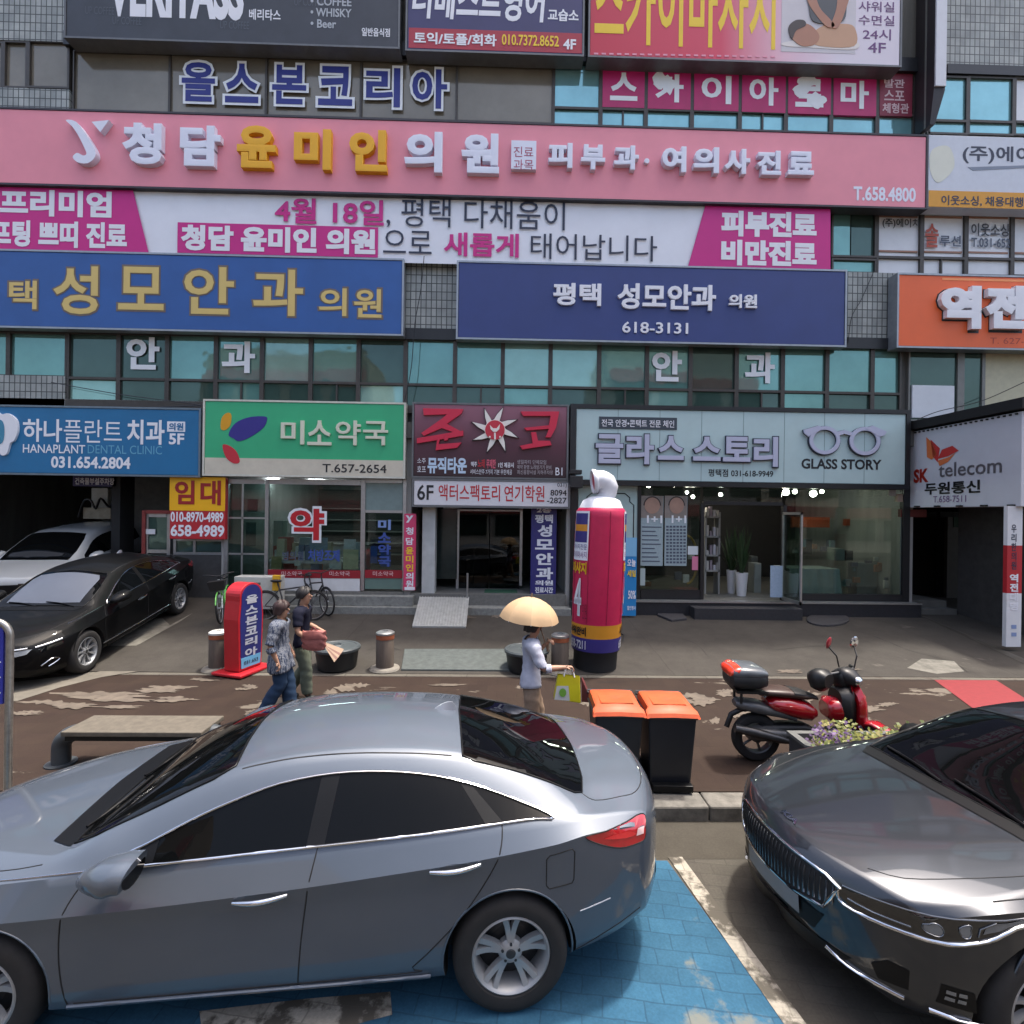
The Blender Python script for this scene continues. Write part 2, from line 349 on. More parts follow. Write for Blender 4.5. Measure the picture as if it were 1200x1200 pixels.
def patchy(cx, cy, w, h, m, seed, label='worn_patch'):
    """ragged patch where the brown coating has come off"""
    rr = random.Random(seed)
    for q in range(3 if w > 25 else 1):
        ww, hh = (w*(.62+.2*rr.random()), h*(.42+.2*rr.random())) if w > 25 else (w, h); ox, oy = (rr.uniform(-.24, .24)*w, (q-1)*h*.27) if w > 25 else (0, 0); ph = [rr.uniform(0, 6.28) for _ in range(5)]; pix = []
        for k in range(56):
            a = 2*math.pi*k/56; f_ = .78+.10*math.sin(2*a+ph[0])+.10*math.sin(3*a+ph[1])+.09*math.sin(5*a+ph[2])+.07*math.sin(11*a+ph[3])+.05*rr.uniform(-1, 1); pix.append((cx+ox+ww/2*f_*math.cos(a), cy+oy+hh/2*(f_+.25*math.sin(9*a+ph[4]))*math.sin(a)))
        fore_poly(label, pix, m, .004+.0006*(seed % 5)+.0031*q)
M_WORN = mat('bare concrete patch', (92, 83, 73), .9, noise=.3, scale=6)
for i, (cx, cy, w, h) in enumerate(((118, 817, 150, 13), (190, 808, 90, 9), (70, 826, 80, 10), (205, 820, 60, 7), (150, 829, 70, 5), (30, 836, 50, 6), (300, 836, 34, 8), (290, 806, 28, 8), (240, 797, 40, 4), (822, 820, 58, 15), (850, 812, 30, 9), (866, 838, 26, 8), (938, 818, 56, 17), (905, 808, 26, 6), (1012, 832, 50, 10), (1040, 826, 26, 6), (985, 826, 30, 5), (690, 824, 22, 8), (702, 832, 14, 5), (838, 845, 16, 8), (520, 803, 60, 3), (660, 812, 16, 6), (612, 806, 20, 4), (412, 806, 40, 10), (388, 812, 22, 8))): patchy(cx, cy, w, h, M_WORN, i)
for i, (cx, cy, w, h) in enumerate(((548, 723, 36, 4), (585, 722, 22, 5), (930, 787, 40, 5), (1000, 784, 30, 4))): patchy(cx, cy, w, h, M_WORN, i+40)
def crack(pix, w=.018):
    P = [on_fore(*p) for p in pix]; P = smooth_curve(P, 5, False); b = MB(); rows = []
    for i, p in enumerate(P):
        d = P[min(i+1, len(P)-1)]-P[max(0, i-1)]; q = Vector((-d.y, d.x, 0)).normalized()*w*(.6+.4*math.sin(i*1.7)); rows.append([p-q+Vector((0, 0, .003)), p+q+Vector((0, 0, .003))])
    b.grid(rows); tag(b.build('crack', mat('crack dirt', (36, 33, 29), .95, noise=.2)), kind='structure')
crack([(975, 734), (1010, 741), (1040, 752), (1065, 762), (1095, 770), (1120, 778), (1134, 788)]); crack([(700, 800), (760, 797)], .01); crack([(430, 762), (450, 758), (470, 762)], .012); crack([(1000, 760), (960, 757), (905, 762)], .012); crack([(760, 742), (810, 752), (830, 770)], .01)
# ================================================================ THE BUILDING ACROSS THE WALK
Y0 = FRONT_Y
bld = world_children(thing('building', 'tiled commercial building covered in shop signs and window bands', 'building', (1, FRONT_Y, .5)))
M_TILE = tilemat('facade tile', (158, 162, 158), (132, 138, 135), (62, 66, 66), .125, .2, .012, rough=.45, noise=.3)
M_CONC = mat('dark concrete', (92, 92, 88), .85, noise=.25, scale=3, streak=True)
M_FRAME = mat('bronze window frame', (70, 66, 62), .45, metal=.3, noise=.15, scale=8)
M_FRAME2 = mat('light grey frame', (120, 120, 116), .45, metal=.3, noise=.1)
M_DARK = mat('dark void', (26, 27, 28), .8, noise=.1)
M_BLACK = mat('black trim', (24, 25, 28), .4, noise=.1)
M_ALU = mat('aluminium', (168, 170, 170), .35, metal=.8, noise=.1, scale=12)
M_WHITE_P = mat('white sheet', (214, 216, 218), .5, noise=.05, scale=3)
M_GREYW = mat('light grey wall', (150, 150, 146), .75, noise=.2, scale=3, streak=True)
def panemat(name, rgb, rough=.03, metal=.5):
    """tinted mirror-coated glass, each pane slightly wavy"""
    m = mat(name, rgb, rough, metal, noise=.18, scale=.55)
    t = m.node_tree; b = t.nodes['Principled BSDF']; tc = t.nodes.new('ShaderNodeTexCoord'); n = t.nodes.new('ShaderNodeTexNoise'); n.inputs['Scale'].default_value = 1.3
    t.links.new(tc.outputs['Object'], n.inputs[0]); bp = t.nodes.new('ShaderNodeBump'); bp.inputs['Strength'].default_value = .25; bp.inputs['Distance'].default_value = .02
    t.links.new(n.outputs[0], bp.inputs['Height']); t.links.new(bp.outputs[0], b.inputs['Normal']); return m
M_PANE = panemat('teal pane', (112, 156, 150))
M_PANE_L = panemat('light pane', (140, 180, 172), .05, .4)
M_PANE_B = panemat('blue green pane', (136, 186, 190))
M_PANE_D = panemat('dim pane', (74, 96, 90))
M_PANE_BR = panemat('brown filmed pane', (128, 122, 110), .12, .3)
M_STICK = mat('white window film', (212, 216, 220), .35, noise=.06, scale=2)

X_L, X_R = -16., 17.5
b = MB()
b.box(X_L, X_R, 12.58, 12.95, 5.0, 17.6)          # facade wall behind the windows and signs
b.box(X_L, X_R, 12.95, 24, 17.3, 17.6); b.box(X_L, X_L+.3, 12.95, 24, .2, 17.3); b.box(X_R-.3, X_R, 12.95, 24, .2, 17.3); b.box(X_L, X_R, 24, 24.3, .2, 17.6)
b.build('wall', M_CONC, bld)
b = MB(); b.box(X_L, X_R, 12.3, 24, 4.62, 5.0); b.build('floor_slab', M_CONC, bld)
def tiles(x0, y0, x1, y1):
    X0, X1, Z0, Z1 = RC(x0, y0, x1, y1, Y0); b = MB(); b.box(X0, X1, Y0-.03, 12.58, Z0, Z1); b.build('tiled_panel', M_TILE, bld)
for t in ((-60, -60, 79, 48), (-60, 104, 82, 136), (-60, 440, 77, 479), (472, 290, 538, 396), (985, 320, 1056, 406), (1108, -60, 1300, 83), (-60, 468, 240, 482)): tiles(*t)
def window(x0, y0, x1, y1, split_y=None, panes=None, frame=M_FRAME, w=.05, lower_split=False, Y=Y0, halves=False, divs=()):
    """one window: frame with an upper and a lower pane"""
    X0, X1, Z0, Z1 = RC(x0, y0, x1, y1, Y); fr = MB(); ya, yb = Y-.02, Y+.08
    fr.box(X0, X0+w, ya, yb, Z0, Z1); fr.box(X1-w, X1, ya, yb, Z0, Z1); fr.box(X0+w, X1-w, ya, yb, Z0, Z0+w); fr.box(X0+w, X1-w, ya, yb, Z1-w, Z1)
    zs = None
    if split_y is not None:
        zs = gy((x0+x1)/2, split_y, Y).z; fr.box(X0+w, X1-w, ya-.005, yb, zs-w*.6, zs+w*.6)
    o = fr.build('window', frame, bld)
    p = panes or (M_PANE, M_PANE)
    def pane(a, b_, c, d, m):
        q = MB(); ya_ = Y+.03+rnd.uniform(0, .012); t1, t2 = rnd.uniform(-.008, .008), rnd.uniform(-.008, .008); q.box(a, b_, ya_, Y+.07, c, d); q.v = [(x, y+(t1*(x-a)+t2*(z-c) if y < Y+.06 else 0), z) for x, y, z in q.v]; q.build('pane', m, o)
    if zs is None: 
        xs = [X0+w]+[X0+(X1-X0)*d for d in divs]+[X1-w]
        for i in range(len(xs)-1): pane(xs[i]+(.02 if i else 0), xs[i+1]-(.02 if i < len(xs)-2 else 0), Z0+w, Z1-w, p[i % len(p)])
    else:
        pane(X0+w, X1-w, zs+w*.6, Z1-w, p[0])
        if lower_split:
            xm = X0+(X1-X0)*lower_split; pane(X0+w, xm-.02, Z0+w, zs-w*.6, p[1]); pane(xm+.02, X1-w, Z0+w, zs-w*.6, p[-1])
            q = MB(); q.box(xm-.02, xm+.02, ya+.01, yb, Z0+w, zs-w*.6); q.build('mullion', frame, o)
        else: pane(X0+w, X1-w, Z0+w, zs-w*.6, p[1])
    return o
# second floor band
mull = [-102, -46, 10, 79, 139, 196, 253, 307, 364, 420, 475, 533, 589, 645, 702, 758, 809, 863, 917, 969, 1022, 1056]
wins2 = []
for i in range(len(mull)-1):
    xa, xb = mull[i], mull[i+1]; dy = .0195*((xa+xb)/2-600)
    if xb <= 79:
        wins2.append(window(xa, 400+dy, xb, 453+dy, None, (M_PANE,)))
    else:
        wins2.append(window(xa, 399+dy, xb, 480+dy-.004*(xa-600), 453+dy, (M_PANE_D if i in (3, 4, 9, 16) else M_PANE_L if i in (7, 12, 13) else M_PANE, M_PANE_D if i % 3 else M_PANE_L if i % 2 else M_PANE), lower_split=.55 if i in (6, 8, 11, 14, 17) else False))
# third floor, right of the white banner
window(974, 248, 1027, 302, None, (M_PANE, M_PANE_D), divs=(.45,)); window(974, 303, 1027, 321, None, (M_PANE,))
mx3 = [1027, 1080, 1132, 1186, 1242]
wins3 = []
for i in range(4):
    wins3.append(window(mx3[i], 248+i*.6, mx3[i+1], 323+i*.6, 302+i*.8, (M_STICK, M_STICK), lower_split=.45 if i == 1 else False))
# fourth floor band
mx4b = [-60, 4, 33, 82]
for i in range(3): window(mx4b[i], 48, mx4b[i+1], 104, None, (M_PANE_BR,), frame=M_FRAME)
mx4 = [86, 199, 312, 423, 535, 648]
wins4 = []
for i in range(5): wins4.append(window(mx4[i], 61+i*3.2, mx4[i+1], 131+i*3.2, None, (M_PANE_BR,), w=.025))
mx4r = [648, 704, 757, 811, 867, 921, 974, 1028, 1072, 1090]
wins4r = []
for i in range(9):
    dy = .021*((mx4r[i]+mx4r[i+1])/2-850); wins4r.append(window(mx4r[i], 74+dy+i*1.2, mx4r[i+1], 156+dy, 131+dy, (M_PANE_B, M_PANE_B), lower_split=.5 if i in (1, 4) else False))
for i, (a, c) in enumerate(((1086, 1134), (1134, 1188), (1188, 1245))): window(a, 89+i, c, 158+i, 142+i, (M_PANE_B if i < 2 else M_STICK, M_PANE_B), frame=M_FRAME)
# second floor at the far right: pale panes over the canopy
window(1064, 409, 1152, 494, None, (M_PANE_D,), w=.04, frame=M_FRAME2); window(1152, 409, 1260, 490, None, (mat('drawn cream blind', (196, 190, 160), .6, noise=.08),), w=.04, frame=M_FRAME2)
def slab(name, x0, y0, x1, y1, m, Y=Y0, yf=None, parent=bld, yb=None, bevel=0):
    X0, X1, Z0, Z1 = RC(x0, y0, x1, y1, Y); b = MB(); b.box(X0, X1, yf if yf is not None else Y-.05, yb if yb is not None else 12.58, Z0, Z1); return b.build(name, m, parent, bevel=bevel)
slab('window_sheet', 1068, 452, 1117, 490, M_STICK, yf=Y0-.03, yb=Y0+.02)
slab('window_post', 1121, 412, 1129, 490, M_FRAME2, yf=Y0-.03, yb=Y0+.02)
# dark ledges under and over the bands
slab('ledge', -60, 386, 1062, 399, M_BLACK, yf=12.42)
slab('ledge', 78, 477, 1062, 486, M_FRAME, yf=12.45)
slab('ledge', 78, 50, 690, 66, M_BLACK, yf=12.40)
slab('ledge', 690, 66, 1072, 82, M_BLACK, yf=12.38)
slab('ledge', 1108, 80, 1300, 91, M_BLACK, yf=12.44)
slab('ledge', 974, 240, 1260, 250, M_BLACK, yf=12.44)
# cut-out letters stuck on the panes
M_CUT = mat('white cut-out letters', (226, 230, 232), .4, noise=.03)
for s, r_ in (('안', (148, 395, 187, 433)), ('과', (260, 400, 299, 437)), ('안', (764, 411, 799, 447)), ('과', (873, 413, 908, 449))):
    TX(s, r_, Y0, M_CUT, bld, bold=.035, name='window_lettering')
M_NAVY_L = mat('navy film', (40, 48, 128), .5, noise=.06)
for s, x0, x1 in (('올', 212, 253), ('스', 263, 304), ('본', 318, 360), ('코', 372, 414), ('리', 428, 470), ('아', 482, 525)):
    y0 = 72+(x0-212)*.03; h = 48
    TX(s, (x0-2, y0-2, x1+2, y0+h+2), Y0-.02, M_CUT, bld, bold=.075, name='window_lettering')
    TX(s, (x0+1, y0+1, x1-1, y0+h-1), Y0-.026, M_NAVY_L, bld, bold=.03, name='window_lettering')
# magenta film with white letters on the fourth floor windows
M_MAG = mat('magenta film', (178, 30, 98), .45, noise=.12, scale=2)
M_MAG2 = mat('dull crimson film', (128, 42, 62), .5, noise=.15, scale=2)
for i, (x0, x1, s) in enumerate(((706, 755, '스'), (759, 809, '카'), (813, 865, '이'), (869, 920, '아'), (923, 973, '로'), (976, 1026, '마'))):
    y0 = 75+i*1.9; slab('window_film', x0, y0, x1, y0+52, M_MAG, yf=Y0-.03, yb=Y0+.03)
    if s in '카로':
        TX(s, (x0+9, y0+10, x1-8, y0+43), Y0-.032, M_CUT, bld, bold=.035, name='window_lettering'); rr = random.Random(3 if s == '카' else 11)
        for k, (u0, v0, u1, v1) in enumerate(((2, 7, 26, 30), (14, 12, 34, 36)) if s == '카' else ((6, 6, 40, 22), (4, 16, 26, 36), (20, 26, 46, 47))):
            X0, X1, Z0, Z1 = RC(x0+u0, y0+v0, x0+u1, y0+v1, Y0); cx, cz = (X0+X1)/2, (Z0+Z1)/2; n = 18; ph = rr.uniform(0, 6)
            pts = [(cx+(X1-X0)/2*(.8+.14*math.sin(3*a+ph)+.08*rr.uniform(-1, 1))*math.cos(a), cz+(Z1-Z0)/2*(.8+.16*math.sin(4*a+ph)+.08*rr.uniform(-1, 1))*math.sin(a)) for a in [2*math.pi*q/n for q in range(n)]]
            q = MB(); q.prism(pts, Y0-.038-.001*k, Y0-.031); q.build('torn_letter', M_CUT, bld)
    else: TX(s, (x0+9, y0+10, x1-8, y0+43), Y0-.032, M_CUT, bld, bold=.03, name='window_lettering')
slab('window_film', 1030, 86, 1068, 137, M_MAG2, yf=Y0-.03, yb=Y0+.03)
for s, r_ in (('발관', (1036, 93, 1060, 103)), ('스포', (1036, 106, 1060, 118)), ('체형관', (1034, 121, 1065, 133))): TX(s, r_, Y0-.032, mat('pale rose letters', (206, 180, 184), .5, noise=0), bld, bold=.02, name='window_lettering')
M_INK = mat('dark ink', (34, 38, 48), .5, noise=0); M_INK_R = mat('rust ink', (170, 72, 52), .5, noise=0); M_INK_T = mat('slate ink', (70, 80, 96), .5, noise=0); M_TAN = mat('brown stripe', (150, 112, 92), .5, noise=.05)
for s, r_, m in (('(주)에이치', (1034, 256, 1077, 268), M_INK), ('솔', (1084, 262, 1100, 290), M_INK_R), ('루션', (1101, 276, 1126, 289), M_INK_T), ('이웃소싱', (1138, 262, 1182, 277), M_INK), ('T.031-652', (1138, 279, 1184, 290), M_INK_T)):
    TX(s, r_, Y0+.0, m, bld, bold=.02, name='window_lettering')
for i in range(4):
    for yy in (252, 293): slab('film_stripe', mx3[i]+4, yy+i*.8, mx3[i+1]-4, yy+2+i*.8, M_TAN, yf=Y0+.015, yb=Y0+.04)

# ---------------------------------------------------------------- ground floor
FZ = .52
Zc = 3.62     # ceiling of the shops, top of the glazing
def px_x(px, Y, py=640): return gy(px, py, Y).x
g = bld
b = MB()
# side and rear walls of the ground floor rooms
XP0 = px_x(200, 12.5); XP1 = px_x(265, 12.5); XJ0 = px_x(478, 12.5); XJ1 = px_x(667, 12.5); XG1 = px_x(1064, 12.5)
for x in (XP1, XJ0, XJ1, XG1): b.box(x-.08, x+.08, 12.45, 19, .3, 4.62)
b.box(XP1+.08, XG1-.08, 18.9, 19, .3, 4.62)
b.build('partition_wall', M_GREYW, g)
b = MB(); b.box(X_L+.3, XP1-.08, 20.5, 20.7, .3, 4.62); b.build('parking_wall', tilemat('parking wall panels', (104, 108, 108), (98, 102, 102), (58, 60, 60), 1.4, 1.2, .02, rough=.7, noise=.15), g)
b = MB(); b.box(px_x(137, 13.2), px_x(147, 13.2), 13.0, 13.5, .4, 4.62); b.build('pillar', M_DARK, g)
b = MB(); b.box(px_x(147, 14.6), XP1-.08, 14.6, 14.75, .4, 4.62); b.build('office_wall', mat('grey plaster', (88, 90, 88), .8, noise=.2), g)  # plain grey plaster behind the office
# ceilings
b = MB(); b.box(XP1+.08, XJ0-.08, 12.62, 18.9, 3.75, 3.8); b.box(XJ1+.08, XG1-.08, 12.62, 18.9, 3.75, 3.8); b.box(XJ0+.08, XJ1-.08, 12.62, 18.9, 3.7, 3.75); b.build('ceiling', mat('shop ceiling', (120, 120, 116), .8, noise=.05), g)
# raised shop floors with steps towards the walk
def zof(py, px=600, Y=12.3): return gy(px, py, Y).z
ZP = zof(694, 400); ZJ = zof(697, 570); ZG = zof(704, 850)
b = MB(); b.box(XP1+.08, XJ0-.08, 12.35, 18.9, .25, ZP); b.box(XJ0+.08, XJ1-.08, 12.35, 18.9, .25, ZJ); b.box(XJ1+.08, XG1-.08, 12.35, 18.9, .25, ZG); b.build('shop_floor', mat('terrazzo floor', (104, 104, 100), .5, noise=.2, scale=14), g)
b = MB(); b.box(XP1, XJ1, 12.0, 12.35, .2, .62); b.box(XP1, XJ0+.2, 12.12, 12.35, .62, ZP-.06); b.build('step', mat('grey granite step', (120, 122, 118), .7, noise=.3, scale=12), g, bevel=.01)
b = MB(); b.box(XJ1, XG1+.05, 12.12, 12.35, .2, ZG-.02); b.build('plinth', mat('black granite plinth', (34, 35, 40), .45, noise=.3, scale=20), g, bevel=.008)
b = MB(); b.box(XJ1+.5, XG1+.04, 12.09, 12.33, ZG-.02, ZG+.012); b.build('threshold', M_ALU, g)

# pharmacy front -------------------------------------------------
GY = 12.45
M_CLEAR = clearglass('shop window glass', (.66, .74, .72), .4); M_CLEAR2 = clearglass('greenish glass', (.45, .58, .56), 1.1)
def fr(name, rects, m, Y=GY, d=.08, parent=bld, bevel=0):
    b = MB()
    for r_ in rects:
        X0, X1, Z0, Z1 = RC(*r_, Y); b.box(X0, X1, Y-d/2, Y+d/2, Z0, Z1)
    return b.build(name, m, parent, bevel=bevel)
sf = world_children(thing('pharmacy', 'glazed pharmacy shop front with a red strip and large red letters', 'shop front', (gy(370, 690, GY).x, GY, ZP)))
fr('frame', [(264, 562, 268, 692), (311, 562, 315, 692), (423, 562, 428, 692), (472, 562, 476, 692), (268, 562, 311, 567), (315, 562, 423, 568), (428, 562, 472, 566), (428, 598, 472, 601)], M_ALU, parent=sf)
fr('lower_panel', [(315, 677, 423, 692)], mat('white lower panel', (205, 206, 206), .5, noise=.06), parent=sf)
fr('lower_panel', [(428, 677, 472, 690)], mat('grey green panel', (92, 116, 108), .5, noise=.06), parent=sf, d=.06)
fr('red_strip', [(315, 668, 423, 677.2), (428, 668, 472, 677.2)], mat('deep red strip', (140, 26, 38), .5, noise=.05), parent=sf, d=.09)
for x in (330, 386, 437): TX('미소약국', (x, 669.5, x+24, 675), GY-.046, mat('pink white letters', (222, 190, 190), .5, noise=0), sf)
for r_ in ((315, 568, 423, 668), (428, 601, 472, 668)): fr('glass', [r_], M_CLEAR, parent=sf, d=.012)
fr('transom_panel', [(428, 566, 472, 598)], mat('frosted transom', (120, 140, 138), .3, noise=.1), parent=sf, d=.02)
fr('glass', [(268, 567, 311, 692)], M_CLEAR2, parent=sf, d=.012)
fr('glazing_bar', [(283, 567, 285, 692), (268, 606, 311, 608), (268, 648, 311, 650)], M_ALU, parent=sf, d=.03)
M_RED = mat('red letters', (186, 28, 40), .45, noise=.03)
TX('약', (337, 593, 383, 636), GY-.01, M_CUT, sf, bold=.07); TX('약', (340, 596, 380, 633), GY-.016, M_RED, sf, bold=.035)
M_BLUEINK = mat('blue letters', (52, 78, 150), .5, noise=0)
for s, y0, m in (('미', 609, mat('pale blue letters', (120, 146, 196), .5, noise=0)), ('소', 624, M_BLUEINK), ('약', 638, M_BLUEINK), ('국', 652, M_BLUEINK)): TX(s, (443, y0, 458, y0+12), GY-.01, m, sf, bold=.04)
TX('병의원', (331, 646, 356, 657), GY-.01, M_INK_T, sf, bold=.02); TX('처방조제', (361, 644, 398, 658), GY-.01, M_BLUEINK, sf, bold=.03)
for (x0, y0, x1, y1, c) in ((386, 650, 400, 667, (206, 208, 204)), (402, 644, 420, 667, (210, 204, 166)), (403, 632, 417, 643, (196, 206, 210)), (345, 656, 352, 663, (210, 206, 200)), (318, 652, 330, 668, (150, 140, 96)), (363, 630, 384, 644, (120, 150, 170)), (434, 640, 442, 660, (60, 90, 160)), (446, 646, 458, 664, (70, 96, 160)), (290, 585, 302, 600, (190, 196, 196)), (288, 612, 300, 640, (150, 164, 164))):
    fr('notice', [(x0, y0, x1, y1)], mat('notice %d %d %d' % c, c, .5, noise=.15, scale=14), Y=GY+.02, parent=sf, d=.008)
# inside the pharmacy
inner = world_children(thing('shop_counter', 'white pharmacy counter with stacked boxes behind the red lettered window', 'counter', (-5, 14.2, ZP)))
b = MB(); b.box(-5.6, -3.6, 13.9, 14.4, ZP, ZP+1.0); b.build('counter', M_WHITE_P, inner, bevel=.02)
b = MB(); b.box(-5.65, -3.55, 13.85, 14.45, ZP+1.0, ZP+1.04); b.build('counter_top', M_GREYW, inner)
cb = [(226, 224, 216), (198, 190, 160), (150, 176, 184), (96, 126, 160), (210, 206, 176), (180, 90, 80)]
for i in range(26):
    x = gy(rnd.uniform(325, 420), 650, 12.9).x; h = rnd.uniform(.25, .62); w = rnd.uniform(.14, .34); z = ZP+.35 if i < 14 else ZP+.7
    q = MB(); y = 12.7+rnd.uniform(0, .3); q.box(x-w/2, x+w/2, y, y+.2, z, z+h)
    c = cb[i % 6]; o = q.build('carton', mat('carton %d %d %d' % c, c, .6, noise=.1), None, bevel=.006); tag(o, 'small product carton stacked on the low shelf behind the pharmacy window', 'carton', 'cartons in the pharmacy window')
q = MB(); q.box(gy(316, 640, 12.9).x, gy(423, 640, 12.9).x, 12.6, 13.2, ZP+.29, ZP+.35); q.box(gy(316, 640, 12.9).x, gy(423, 640, 12.9).x, 12.62, 13.18, ZP+.64, ZP+.70); 
tag(q.build('display_shelf', M_WHITE_P), 'low white display shelf inside the pharmacy window', 'shelf')
q = MB(); q.box(gy(320, 640, 13.2).x, gy(331, 640, 13.2).x, 13.2, 13.5, ZP, gy(325, 610, 13.2).z); tag(q.build('display_cabinet', mat('pale green cabinet', (168, 190, 176), .5, noise=.05), bevel=.01), 'tall pale green cabinet inside the pharmacy', 'cabinet')
shelf = world_children(thing('wall_shelf', 'wall of dim medicine shelves at the back of the pharmacy', 'shelf', (-4.5, 18.5, ZP)))
b = MB(); b.box(-7, -2.4, 18.5, 18.85, ZP, 3.6); b.build('back_board', mat('shelf back', (70, 74, 72), .7), shelf)
for z in (1.3, 1.7, 2.1, 2.5, 2.9):
    b = MB(); b.box(-7, -2.4, 18.2, 18.5, z, z+.04); b.build('shelf_board', M_GREYW, shelf)
for i, (x0, y0, x1) in enumerate(((314, 570, 324), (361, 568, 378), (378, 570, 392), (392, 571, 404), (406, 574, 416))):
    p0 = gy(x0, y0, 14.5+.4*i); p1 = gy(x1, y0, 14.5+.4*i); b = MB(); b.box(p0.x, p1.x, p0.y, p0.y+.18, 3.68, 3.74)
    tag(b.build('ceiling_light', mat('lit tube', (236, 244, 250), .5, noise=0, emit=12)), 'lit white fluorescent tube on the pharmacy ceiling', 'ceiling light', 'pharmacy ceiling lights')

# entrance between the pharmacy and the optician -----------------
en = world_children(thing('entrance', 'dark recessed building entrance with glass doors and pale pillar', 'entrance', (-.4, 13.2, ZJ)))
b = MB(); X0, X1, Z0, Z1 = RC(495, 593, 510, 692, 12.5); b.box(X0, X1, 12.46, 12.8, ZJ-.02, Z1); b.build('pillar', mat('pale pillar', (176, 180, 178), .6, noise=.15, scale=3), en)
fr('side_panel', [(511, 596, 536, 678)], mat('smoky panel', (44, 54, 52), .15, noise=.15), Y=13.3, parent=en)
fr('door_frame', [(535, 596, 538, 690), (609, 596, 612, 686), (538, 594, 609, 599), (520, 594, 613, 597)], M_ALU, Y=13.3, parent=en)
fr('door', [(538, 599, 573, 690), (574, 599, 609, 690)], clearglass('dark door glass', (.28, .32, .32), .35), Y=13.32, d=.014, parent=en)
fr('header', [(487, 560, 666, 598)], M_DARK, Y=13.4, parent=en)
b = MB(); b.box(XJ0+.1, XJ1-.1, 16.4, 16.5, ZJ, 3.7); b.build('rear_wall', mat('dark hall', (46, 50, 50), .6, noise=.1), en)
b = MB(); b.box(gy(568, 690, 12.9).x, gy(606, 690, 12.9).x, 12.6, 13.1, ZJ, ZJ+.012); tag(b.build('door_mat', mat('green mat', (40, 82, 60), .9, noise=.2, scale=30)), 'dark green mat on the entrance floor before the glass doors', 'mat')
b = MB(); p = on_fore(547, 722); b.tube([(p.x, 12.0, .4), (p.x, 12.0, ZJ+.55)], .022, 10); tag(b.build('handrail_post', M_ALU), 'short steel post beside the ribbed ramp at the entrance steps', 'post')
rp = MB(); xa, xb = gy(484, 728, 11.1).x, gy(546, 728, 11.1).x; rows = []
for i in range(19):
    x = xa+(xb-xa)*i/18; rows.append([(x, 11.05, fore_z(11.05)+.02), (x, 12.02, ZJ-.02)])
rp.grid(rows)
for i in range(19):
    x = xa+(xb-xa)*i/18; rp.tube([(x, 11.05, fore_z(11.05)+.025), (x, 12.02, ZJ-.012)], .011, 6)
rp.box(xa, xb, 11.03, 11.06, fore_z(11.05)-.03, fore_z(11.05)+.03)
tag(rp.build('access_ramp', mat('ribbed alloy', (176, 180, 180), .4, metal=.6, noise=.15, scale=10), None, smooth=30), 'ribbed aluminium ramp leading up to the building entrance', 'ramp')

# optician front --------------------------------------------------
of = world_children(thing('optician', 'black framed optician shop front with posters and spot lit interior', 'shop front', (5.5, 12.45, ZG)))
fr('frame', [(668, 566, 676, 704), (746, 570, 750, 704), (820, 590, 824, 704), (1056, 570, 1064, 706), (916, 592, 920, 706), (824, 588, 916, 592), (750, 566, 1056, 571), (750, 691, 820, 702), (920, 696, 1056, 706)], M_BLACK, d=.12, parent=of)
fr('mint_panel', [(677, 568, 746, 704)], mat('mint panel', (166, 190, 186), .45, noise=.05), parent=of, d=.06)
X0, X1, Z0, Z1 = RC(682, 578, 742, 720, GY-.035)
orn = [(X0, Z0), (X0, Z1-.28), (X0+.1, Z1-.2), (X0+.1, Z1-.1), (X0+.22, Z1), (X1-.22, Z1), (X1-.1, Z1-.1), (X1-.1, Z1-.2), (X1, Z1-.28), (X1, Z0)]
b = MB(); b.tube([(x, GY-.035, z) for x, z in orn], .014, 4); b.build('ornament_line', M_BLACK, of)
fr('glass', [(750, 571, 820, 691)], M_CLEAR, parent=of, d=.012); fr('glass', [(920, 571, 1056, 696)], M_CLEAR, parent=of, d=.012); fr('glass', [(824, 571, 916, 588)], M_CLEAR, parent=of, d=.012)
